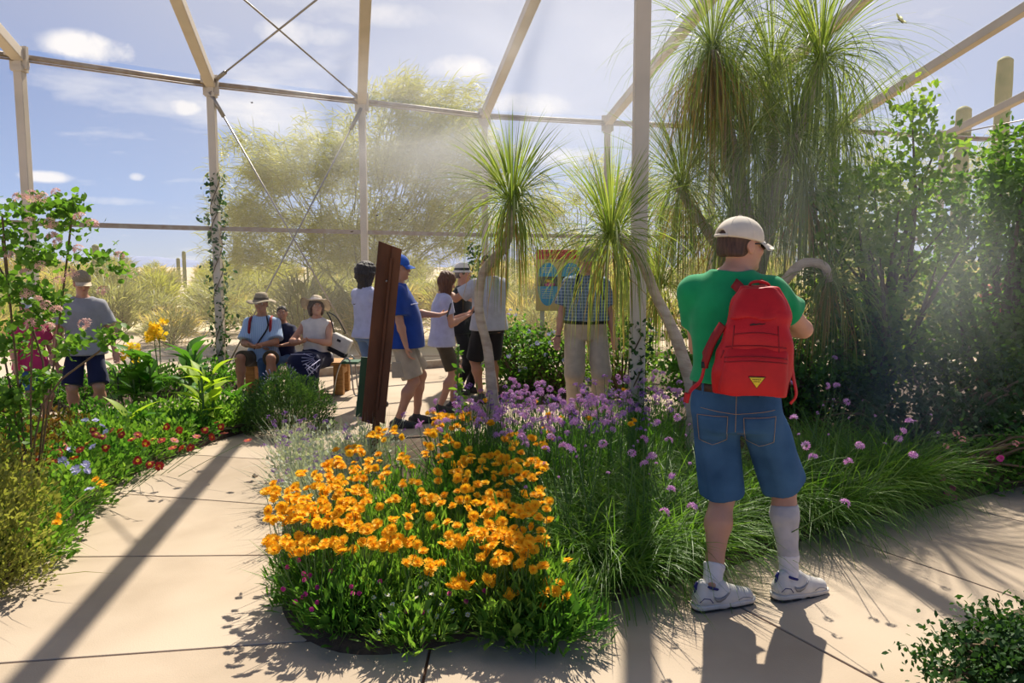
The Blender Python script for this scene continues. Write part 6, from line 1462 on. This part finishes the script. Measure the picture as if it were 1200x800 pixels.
# ------------------------------------------------------------------ beyond the screen
def saguaro(label, u, vtop, D, r, arms=(), group=None):
    p = P(u, 312, D); zt = P(u, vtop, D).z; t = thing('saguaro_cactus', label, 'cactus', (p.x, D, -.1), 0, group)
    def col_(pts, r0):
        fine = spline(pts, 1200); ln = np.linalg.norm(fine[-1] - fine, axis=1); pts = np.array([fine[np.argmin(np.abs(ln - d_))] for d_ in list(np.linspace(ln[0], r0 * 1.15, 30)) + [r0 * q_ for q_ in (1, .85, .7, .55, .42, .3, .2, .1, .04, 0)]]); V, F = tube(pts, 1, 28); n = 28; m = 40; V = V.copy(); th = np.linspace(0, 2 * PI, n, endpoint=False); rib = 1 + .07 * np.cos(th * 14)
        for i in range(m):
            tt_ = max(0.0, (np.linalg.norm(pts[-1] - pts[i])) / (r0 * 1.0)); e = math.sqrt(max(0, 1 - (1 - min(tt_, 1)) ** 2)); V[i * n:(i + 1) * n] = pts[i] + (V[i * n:(i + 1) * n] - pts[i]) * (r0 * rib * (.02 + .98 * e) * (1 + .04 * math.sin(i)))[:, None]
        return V, F
    obj('stem', col_([(0, 0, 0), (0, 0, zt * .5), (0, 0, zt + .1)], r), M_cact, t)
    for side, z0, z1 in arms: obj('arm', col_([(0, 0, z0), (side * r * 2.6, 0, z0 + .15), (side * r * 3.2, 0, z0 + .7), (side * r * 3.2, 0, z1)], r * .7), M_cact, t)
M_cact = surf('cactus_skin', (.33, .31, .15), (.24, .26, .11), rough=.8, scale=3, bump=.4, bscale=30)
saguaro('tall saguaro column right of the last roof rafter', 1163, 66, 18, .16); saguaro('shorter saguaro beside the taller one, above the right-hand shrubs', 1119, 124, 17, .15); saguaro('saguaro at the right edge of the view above the shrubs', 1197, 140, 22, .16)
saguaro('slim saguaro standing behind the vine-covered post', 279, 277, 34, .16); saguaro('saguaro on the far flat left of the vine-covered post', 216, 294, 60, .14); saguaro('low saguaro stub on the far flat', 209, 302, 62, .14); saguaro('grey-green saguaro spike above the pink-flowered shrub', 113, 286, 38, .16)
# palo verde: feathery yellow-green tree behind the screen
def feather_tree(label, u, D, lobes, n_thin, base_r, leafL, mat, name='palo_verde_tree'):
    p = P(u, 312, D); base = np.array([p.x, D, -.05]); t = thing(name, label, 'tree', tuple(base)); cc = []
    for lu, lv, ld, rx, ry, rz, n in lobes: cc.append(ell_pts(n, np.array(P(lu, lv, D + ld)) - base, (rx, ry, rz), .8))
    cc = np.concatenate(cc); fork = np.array([0, 0, 1.0]); lim = []
    for k in range(5):
        a = 2 * PI * k / 5; tgt = cc[rng.integers(len(cc))] * .6; lim.append(tube(spline([(0, 0, 0), fork * .6 + np.array([.1 * math.cos(a), .1 * math.sin(a), 0]), tgt], 10), np.linspace(base_r * .8, .02, 10), 6, False))
    tag(obj('limbs', join(lim), M_pbark, t), kind='stuff')
    b2 = []
    for c in cc[rng.choice(len(cc), 110, replace=False)]:
        r0 = c * .6 + np.array([0, 0, .3]); b2.append(tube(spline([r0, (r0 + c) / 2 + rng.normal(size=3) * .15, c], 6), np.linspace(.014, .005, 6), 4, False))
    tag(obj('branches', join(b2), M_pbark, t), kind='stuff')
    n = len(cc) * n_thin; o = np.repeat(cc, n_thin, axis=0) + rng.normal(size=(n, 3)) * .10; dd = np.repeat(cc, n_thin, axis=0) - np.array([0, 0, 1.5]); az = np.arctan2(dd[:, 1], dd[:, 0]) + rng.normal(size=n) * .8
    B = blades(o, az, rng.normal(.35, .5, n), leafL * rng.uniform(.5, 1.2, n), .022, rng.normal(.8, .5, n), 3, rng.uniform(-1.2, 1.2, n), tint=rng.random(n)); tag(obj('foliage', B[:3], mat, t), kind='stuff'); return t
M_pbark = surf('green_yellow_bark', (.30, .31, .12), (.22, .22, .09), rough=.8, scale=5); LM_palo = leafm('palo_verde_twig', (.30, .31, .07), (.44, .42, .13), tr=.35)
feather_tree('wide feathery yellow-green palo verde tree behind the screen wall', 420, 17, [(330, 200, 0, 1.5, 1.3, .9, 150), (420, 190, 0, 1.6, 1.4, 1.2, 190), (500, 180, 0, 1.4, 1.3, 1.3, 170), (470, 120, 0, 1.0, .8, .7, 70), (300, 260, 0, 1.2, 1.0, .6, 90), (400, 270, 0, 1.9, 1.2, .6, 150), (420, 300, 0, 1.9, 1.2, .5, 110), (300, 300, 0, 1.3, 1.0, .4, 50), (520, 260, 0, 1.5, 1.2, .8, 140), (530, 140, .3, .9, .8, .8, 60), (560, 200, 0, .9, .8, 1.0, 70)], 26, .11, .40, LM_palo)
feather_tree('smaller hazy desert tree behind the palms and the sign', 690, 21, [(640, 250, 0, 1.6, 1, 1.0, 90), (720, 230, 0, 1.5, 1, 1.2, 90), (800, 250, 0, 1.6, 1, 1.2, 90), (700, 290, 0, 2.6, 1, .6, 90), (880, 270, 0, 2.0, 1, 1.2, 90)], 20, .09, .45, LM_palo, 'desert_tree')
feather_tree('hazy tree beyond the screen at the far right behind the shrubs', 1120, 22, [(1050, 230, 0, 1.8, 1, 1.5, 80), (1160, 210, 0, 1.8, 1, 1.4, 80), (1250, 230, 0, 2.0, 1, 1.6, 80), (1000, 280, 0, 2.0, 1, 1, 70)], 20, .09, .45, LM_palo, 'desert_tree')
# desert scrub: five prototypes, copied
protos = []
scat = [(P(u, 312, D).x, D, s, k) for (u, D, s, k) in []]
r_ = np.random.default_rng(5); spots = []
for (lo_d, hi_d, n) in ((14.8, 19, 48), (19, 30, 64), (30, 55, 80), (55, 120, 90)):
    for _ in range(n): D = r_.uniform(lo_d, hi_d); u = r_.uniform(-80, 1280); spots.append((P(u, 312, D).x, D, r_.uniform(.7, 1.3) * (1.1 if D < 30 else 1.6 if D < 55 else 2.3)))
grp = 'creosote bushes across the desert flat'
def scrub(i):
    t = thing('desert_bush', 'dry yellow-green desert bush on the sandy flat beyond the screen', 'bush', (0, 0, -.06), 0, grp); n = 900
    cc = ell_pts(60, (0, 0, .45), (.6, .6, .42)); cc = cc[cc[:, 2] > 0]; n = len(cc) * 14; o = np.repeat(cc, 14, axis=0) + rng.normal(size=(n, 3)) * .08; az = np.arctan2(o[:, 1], o[:, 0]) + rng.normal(size=n) * .6
    tag(obj('foliage', blades(o, az, rng.normal(.9, .4, n), .28, .03, .4, 2, rng.uniform(-1.2, 1.2, n), tint=rng.random(n))[:3], (LM_desert, LM_palo, LM_desert, leafm('dry_straw', (.50, .40, .20), (.38, .30, .14)))[i % 4], t), kind='stuff')
    tag(obj('branches', boughs(np.zeros(3), cc, .018, 4, 16), M_twig, t), kind='stuff'); return t
protos = [scrub(i) for i in range(4)]
for i, (x, y, sz) in enumerate(spots):
    o = protos[i] if i < 4 else copy_tree(protos[i % 4]); o.location = (x, y, -.06); o.scale = (sz, sz, sz * (1 + .2 * math.sin(i))); o.rotation_euler[2] = i * 1.7
# ------------------------------------------------------------------ props
M_rust = surf('rusted_steel', (.15, .055, .022), (.07, .026, .012), rough=.7, scale=6, detail=8, bump=.3, bscale=60, metal=.15, c3=(.24, .09, .03), stretch=(1, 1, .35))
# leaning rusty steel post of open channel section
Dp = 5.6
a, b = P(437, 494, Dp), P(457, 287, Dp); top_w = (P(471, 290, Dp) - P(445, 283, Dp)).length
ax = (b - a).normalized(); t = thing('steel_post_sculpture', 'tall leaning rusty brown steel channel post in front of the man in the blue tee', 'sculpture', tuple(a))
S_ = Vector((1, .25, -.1)); S_ = (S_ - ax * S_.dot(ax)).normalized(); Nn = ax.cross(S_).normalized()
R = Matrix((S_, ax, Nn)).transposed(); L = (b - a).length
pl = lambda c0, c1, x, z, w, d: None
def plate(name, x, z, w, d, l0, l1, ang=0.0, slant=0.0):
    V = []; 
    for l in (l0, l1):
        for sx_, sz_ in ((-1, -1), (1, -1), (1, 1), (-1, 1)):
            xx, zz = sx_ * w / 2, sz_ * d / 2; xr, zr = xx * math.cos(ang) - zz * math.sin(ang), xx * math.sin(ang) + zz * math.cos(ang)
            V.append(tuple(S_ * (x + xr) + Nn * (z + zr) + ax * (l + slant * (x + xr))))
    F = [[0, 1, 2, 3], [7, 6, 5, 4]] + [[i, i + 4, (i + 1) % 4 + 4, (i + 1) % 4] for i in range(4)]
    return bevel(obj(name, (np.array(V), F), M_rust, t, smooth=False), .002)
W0 = top_w
plate('web_plate', -.025, 0, W0 * .72, .010, -.02, L, .10, -.25); plate('flange', W0 * .30, -.035, W0 * .42, .010, .02, L, -.35, -.25); plate('flange', W0 * .12, .03, .012, .09, -.06, L, 0, -.25)
plate('rib', W0 * .10, -.02, .016, .05, .10, L * .93); plate('foot', W0 * .15, 0, .05, .05, -(a.z) - .0, .04)
obj('rivet', xf(lathe([(.001, .01), (.008, .006), (.009, 0)], 8), np.array(R @ Matrix.Rotation(PI, 3, 'X')), S_ * .0 + Nn * -.012 + ax * (L * .80)), surf('bright_metal', (.6, .6, .58), rough=.3, metal=.8), t)
# a second post like it, hidden behind the first, painted dark green on its edge
plate('green_edge', -W0 * .62, .05, .05, .012, -.03 + .05, L * .36).data.materials[0] = surf('dark_green_paint', (.02, .07, .03), rough=.6)

# bench of thick timber under the three visitors
M_wood = surf('oiled_timber', (.50, .25, .07), (.34, .15, .04), rough=.6, scale=3, stretch=(2, 25, 25), bump=.15)
bx0, bx1, by = at(283, 9.5)[0], at(405, 9.5)[0], 9.60
t = thing('bench', 'chunky orange-brown timber bench under the three seated visitors', 'bench', ((bx0 + bx1) / 2, by, 0)); w = bx1 - bx0
for i in range(4): bevel(obj('plank', box((0, -.18 + .12 * i, .395), (w, .105, .045)), M_wood, t, smooth=False), .005)
for sg in (-1, 1):
    for yy in (-.17, .17): bevel(obj('leg', box((sg * (w / 2 - .10), yy, .185), (.12, .10, .37)), M_wood, t, smooth=False), .006)
    bevel(obj('cross_piece', box((sg * (w / 2 - .10), 0, .30), (.10, .26, .08)), M_wood, t, smooth=False), .004)

# information sign on two posts
Ds = 10.2
x0, x1 = P(628, 330, Ds).x, P(683, 330, Ds).x; zt, zb_ = P(650, 292, Ds).z, P(650, 364, Ds).z
M_sgn = surf('sign_tan', (.62, .44, .17), (.58, .41, .15), rough=.5); M_sred = surf('sign_red', (.62, .03, .04), rough=.5); M_sblu = surf('sign_blue', (.02, .24, .46), (.03, .32, .55), rough=.5, scale=3); M_sdk = surf('sign_dark_photo', (.03, .03, .03), (.12, .10, .06), rough=.5, scale=18); M_slt = surf('sign_light_print', (.62, .60, .50), rough=.5)
t = thing('information_sign', 'tan information board with red header and blue oval panels behind the checked-shirt man', 'sign', ((x0 + x1) / 2, Ds, 0)); W = x1 - x0; H = zt - zb_; zc = (zt + zb_) / 2
bevel(obj('board', box((0, 0, zc), (W, .03, H)), M_sgn, t, smooth=False), .004)
for sg in (-1, 1): obj('post', beam((sg * W * .36, .04, -.05), (sg * W * .36, .04, zt - .05), .06, .05, (0, 1, 0)), M_frame, t, smooth=False)
yf = -.0165
hd = obj('header_panel', box((0, yf, zt - H * .085), (W * .985, .004, H * .15)), M_sred, t, smooth=False)
r2 = np.random.default_rng(2)
def fake_line(x0_, x1_, z, h, mat, par, seed=0):
    x = x0_; rr2 = np.random.default_rng(seed); parts = []
    while x < x1_ - h:
        wl = h * rr2.uniform(.35, .75); parts.append(box((x + wl / 2, yf - .003, z), (wl, .002, h * rr2.uniform(.7, 1)))); x += wl + h * (.25 if rr2.random() < .8 else .7)
    tag(obj('lettering', join(parts), mat, par, smooth=False), kind='stuff')
M_dred = surf('sign_deep_red', (.28, .01, .02), rough=.5)
fake_line(-W * .36, W * .44, zt - H * .055, H * .035, M_dred, hd, 1); fake_line(-W * .38, W * .42, zt - H * .125, H * .026, M_dred, hd, 2)
fake_line(-W * .30, W * .20, zt - H * .19, H * .018, M_dred, hd, 3)
def half_pill(cx, name, flip):
    w = W * .42; hh = H * .36; pts_ = []
    for (zc2, s_) in ((zc + H * .10, 1), (zc - H * .22, -1)):
        pass
    top = [(cx + (w / 2) * math.cos(a_), zc + H * .06 + hh * .62 * math.sin(a_)) for a_ in np.linspace(0, PI, 14)]; bot = [(cx + (w / 2) * math.cos(a_), zc - H * .10 + hh * .88 * math.sin(a_)) for a_ in np.linspace(PI, 2 * PI, 14)]
    poly = top + bot; n = len(poly); V = [(x, yf - .001, z) for x, z in poly] + [(x, yf + .004, z) for x, z in poly]; F = [list(range(n - 1, -1, -1))] + [[i, (i + 1) % n, n + (i + 1) % n, n + i] for i in range(n)]
    p = obj('oval_panel', (np.array(V), F), M_sblu, t, smooth=False); obj('photo', box((cx, yf - .002, zc - H * .02), (w * .98, .003, H * .16)), M_sdk, p, smooth=False)
    for k, (mm, dx, dz, sx_, sz_) in enumerate(((surf('photo_yellow', (.85, .50, .03), rough=.5), .02, .01, .10, .08), (surf('photo_magenta', (.55, .04, .25), rough=.5), .05, -.05, .22, .04), (surf('photo_green', (.08, .35, .06), rough=.5), .08, .035, .1, .04))):
        V, F = lathe([(.0, 0), (sx_ * w * 1.2, 0), (sx_ * w * 1.2, .002)], 12, 1, .7 if k == 0 else .35); obj('photo_detail', xf((V, F), rot('X', PI / 2), (cx + dx * w * 2, yf - .005, zc - H * .02 + dz * H)), mm, p)
    for k in range(5): fake_line(cx - w * .28, cx + w * .30, zc - H * .15 - k * H * .035, H * .013, M_slt, p, 10 + k)
    for k in range(3): fake_line(cx - w * .25, cx + w * .25, zc + H * .20 - k * H * .035, H * .016, M_slt, p, 20 + k)
half_pill(-W * .25, 'oval_panel', 1); half_pill(W * .25, 'oval_panel', -1)

# thin wire hoop fence beyond the far path, folding stool left of the post, low wire frame
M_wire = surf('dark_wire', (.03, .03, .025), rough=.5)
for i, (u, v) in enumerate([(70, 492), (118, 486), (140, 483), (166, 480)]):
    c = G(u, v); t = thing('wire_edging', 'thin dark wire hoop edging beside the far path', 'edging', (c.x, c.y, .0), 0, 'wire hoops by the far path'); obj('hoop', tube([(.16 * math.cos(a_), 0, .34 * math.sin(a_)) for a_ in np.linspace(0, PI, 14)], .004, 5), M_wire, t); obj('stake', tube([(0, 0, -.05), (0, 0, .40)], .006, 5), M_wire, t)
c = G(408, 462); t = thing('folding_stool', 'folding metal stool with dark green seat left of the rusty steel post', 'stool', (c.x, c.y, 0))
M_ch = surf('chair_metal', (.42, .42, .42), rough=.3, metal=.7)
for yy in (-.13, .13): obj('frame', tube(spline([(-.16, yy, .01), (-.10, yy, .30), (-.02, yy, .46), (.06, yy, .44), (.10, yy, .05), (.16, yy, .01)], 18), .010, 6), M_ch, t)
obj('frame', tube([(-.16, -.13, .012), (-.16, .13, .012)], .010, 6), M_ch, t); bevel(obj('seat', box((.05, 0, .42), (.22, .28, .03)), surf('stool_green', (.02, .09, .04), rough=.7), t, smooth=False), .01)
# trekking pole of the seated man
q = at(279, 9.2)[0]; t = thing('walking_stick', 'thin dark walking stick leaning beside the man in the straw hat', 'stick', (q - .06, 9.2, 0)); obj('shaft', tube([(-.06, 0, .0), (.10, .05, .44)], .008, 6), M_wire, t); obj('grip', tube([(.09, .047, .41), (.12, .057, .50)], .014, 6), C_black, t)
# parked vehicle far away on the flat
M_car = surf('silver_car_paint', (.45, .50, .56), rough=.3, metal=.4); cx_, cD = P(267, 326, 62).x, 62
t = thing('car', 'tiny silver car parked far off on the desert flat', 'car', (cx_, cD, -.06))
body_ = [(-2.1, .35), (-2.1, .85), (-1.5, 1.0), (-1.0, 1.5), (.7, 1.5), (1.3, 1.02), (2.0, .88), (2.15, .4)]
V = [(x, -.85, z) for x, z in body_] + [(x, .85, z) for x, z in body_]; n = len(body_); F = [list(range(n)), list(range(2 * n - 1, n - 1, -1))] + [[i, n + i, n + (i + 1) % n, (i + 1) % n] for i in range(n)]; bevel(obj('body', (np.array(V), F), M_car, t, smooth=False), .08)
for x in (-1.35, 1.35):
    for yy in (-.8, .8): obj('wheel', xf(lathe([(.0, -.1), (.33, -.1), (.35, 0), (.33, .1), (.0, .1)], 16), rot('X', PI / 2), (x, yy, .35)), C_black, t)
obj('side_windows', box((-.15, 0, 1.25), (1.7, 1.72, .36)), M_dark, t, smooth=False)
# butterflies
def butterfly(label, pos, size, mat, az, fold=.6, tilt=0.0):
    t = thing('butterfly', label, 'butterfly', pos, az); t.rotation_euler[0] = tilt
    obj('body', xf(tube([(0, -.5, 0), (0, -.1, .02), (0, .35, 0), (0, .5, .02)], [.03, .06, .05, .03], 6), s=size), C_black, t)
    for sg in (-1, 1):
        for nm, poly in (('forewing', [(0, .25), (.35, .75), (.95, .85), (1.0, .6), (.7, .1), (0, .05)]), ('hindwing', [(0, .05), (.65, .05), (.8, -.35), (.5, -.7), (.2, -.5), (0, -.1)])):
            V = [(sg * x * math.cos(fold), y, x * math.sin(fold) + .004 * k) for k in (0, 1) for x, y in poly]; n = len(poly); F = [list(range(n)), list(range(2 * n - 1, n - 1, -1))] + [[i, n + i, n + (i + 1) % n, (i + 1) % n] for i in range(n)]
            obj(nm, xf((np.array(V), F), s=size), mat, t)
M_bw = surf('butterfly_black', (.03, .025, .02), (.12, .05, .02), rough=.8, scale=60); M_bp = surf('butterfly_pale', (.65, .72, .35), (.75, .78, .5), rough=.7)
g = G(297, 563); butterfly('dark butterfly resting on the sunlit path', (g.x, g.y, .022), .045, M_bw, 1.0, .5)
butterfly('dark butterfly on top of a pink flower of the left shrub', tuple(P(140, 300, 4.2)), .040, M_bw, .4, .9); butterfly('dark butterfly flying low in front of the desert, left of the yellow canna', tuple(P(144, 382, 6.0)), .030, M_bw, 1.4, .9)
butterfly('pale yellow-green butterfly high up against the blue sky', tuple(P(1055, 25, 3.6)), .036, M_bp, .8, .5, .8)
for i, (u, v) in enumerate([(488, 346), (492, 350), (442, 253), (415, 357), (412, 272), (548, 298), (469, 258), (295, 121), (404, 391)]): butterfly('tiny dark butterfly in flight before the screen wall', tuple(P(u, v, 7.0)), .017, M_bw, i * 1.3, .8); bpy.data.objects[-1] if False else None
for o in [o for o in col.objects if o.get('label') == 'tiny dark butterfly in flight before the screen wall']: o['group'] = 'tiny butterflies in the air'
# fallen blossom on the right-hand path
g = G(1082, 613)
# ------------------------------------------------------------------ mist from the overhead foggers: real drifting vapour, lit by the sun
def mist(label, c, r, dens, seedv, scale=1.6, lo=.42, hi=.72):
    m, nt, out = _new('mist_vapour_' + str(seedv)); N, L = nt.nodes.new, nt.links.new
    v = N('ShaderNodeVolumeScatter'); v.inputs['Color'].default_value = (.96, .97, 1, 1); v.inputs['Anisotropy'].default_value = .35
    tc = N('ShaderNodeTexCoord'); ln = N('ShaderNodeVectorMath'); ln.operation = 'LENGTH'; L(tc.outputs['Object'], ln.inputs[0])
    fall = N('ShaderNodeMapRange'); fall.interpolation_type = 'SMOOTHSTEP'; fall.inputs['From Min'].default_value = 1.0; fall.inputs['From Max'].default_value = .15; L(ln.outputs['Value'], fall.inputs['Value'])
    nz = N('ShaderNodeTexNoise'); nz.inputs['Scale'].default_value = scale; nz.inputs['Detail'].default_value = 4; nz.inputs['Distortion'].default_value = .6
    mp = N('ShaderNodeMapping'); mp.inputs['Location'].default_value = (seedv * 3.1, 0, 0); L(tc.outputs['Object'], mp.inputs[0]); L(mp.outputs[0], nz.inputs['Vector'])
    mr = N('ShaderNodeMapRange'); mr.inputs['From Min'].default_value = lo; mr.inputs['From Max'].default_value = hi; mr.inputs['To Min'].default_value = .12; L(nz.outputs[0], mr.inputs['Value'])
    a = N('ShaderNodeMath'); a.operation = 'MULTIPLY'; L(fall.outputs[0], a.inputs[0]); L(mr.outputs[0], a.inputs[1])
    b = N('ShaderNodeMath'); b.operation = 'MULTIPLY'; b.inputs[1].default_value = dens; L(a.outputs[0], b.inputs[0]); L(b.outputs[0], v.inputs['Density']); L(v.outputs[0], out.inputs['Volume'])
    V, F = lathe([(math.sin(t), -math.cos(t)) for t in np.linspace(.02, PI - .02, 14)], 20)
    o = obj('mist', (V, F), m, None, loc=c); o.scale = r; tag(o, label, 'mist', None, 'stuff')
mist('drifting white mist high up in front of the palo verde tree', tuple(P(470, 160, 8.3)), (2.4, 1.0, 1.15), .62, 1)
mist('bright mist between the slim palm crowns and the sky', tuple(P(680, 90, 8.0)), (2.4, 1.2, 1.4), .52, 2)
mist('grey mist falling in front of the right-hand shrubs', tuple(P(1070, 390, 5.6)), (1.1, .7, 1.5), .50, 3, 1.2)
mist('thin mist drifting past the weeping palm and shrubs at right', tuple(P(1010, 260, 5.5)), (1.8, .7, 1.4), .24, 4, 1.3)
mist('low thin haze hanging before the desert view', tuple(P(400, 290, 9.0)), (4.0, .45, 1.5), .20, 5, 1.0)

# ------------------------------------------------------------------ labels that tell the members of a planted row apart, by their order across the view
ORD = ['', 'second', 'third', 'fourth', 'fifth', 'sixth', 'seventh', 'eighth', 'ninth', 'tenth', 'eleventh', 'twelfth', 'thirteenth', 'fourteenth', 'fifteenth', 'sixteenth', 'seventeenth', 'eighteenth', 'nineteenth', 'twentieth', 'twenty-first', 'twenty-second', 'twenty-third', 'twenty-fourth', 'twenty-fifth']
SHORT = {'orange-flowered clumps in the central bed': 'clump of double orange flowers in the central bed', 'grassy tufts with mauve flowers': 'arching grassy tuft with mauve flower heads', 'left border plants': 'leafy border plant with red and lavender flowers', 'mauve-flowered plants round the palm trunks': 'bushy mauve-flowered plant by the palm trunks',
         'silver-leaved plants at the bed edge': 'silvery grey plant with small purple flowers', 'rose-flowered plants beyond the far path': 'green plant with rose pink heads beyond the far path', 'blue-flowered bushes by the sign': 'green bush with pale blue flowers near the sign', 'edging plants at the rounded front of the bed': 'low green edging plant with magenta and white flowers',
         'wire hoops by the far path': 'thin dark wire hoop edging by the far path', 'tiny butterflies in the air': 'tiny dark butterfly flying before the screen'}
for g_, txt in SHORT.items():
    mem = [o for o in col.objects if o.get('group') == g_ and o.parent is None]; mem.sort(key=lambda o: o.location.x / o.location.y)
    for i, o in enumerate(mem):
        n_ = len(mem); o['label'] = txt + ', ' + ('leftmost' if i == 0 else 'rightmost' if i == n_ - 1 else ORD[i] + ' from the left' if i <= n_ // 2 else ORD[n_ - 1 - i] + ' from the right')
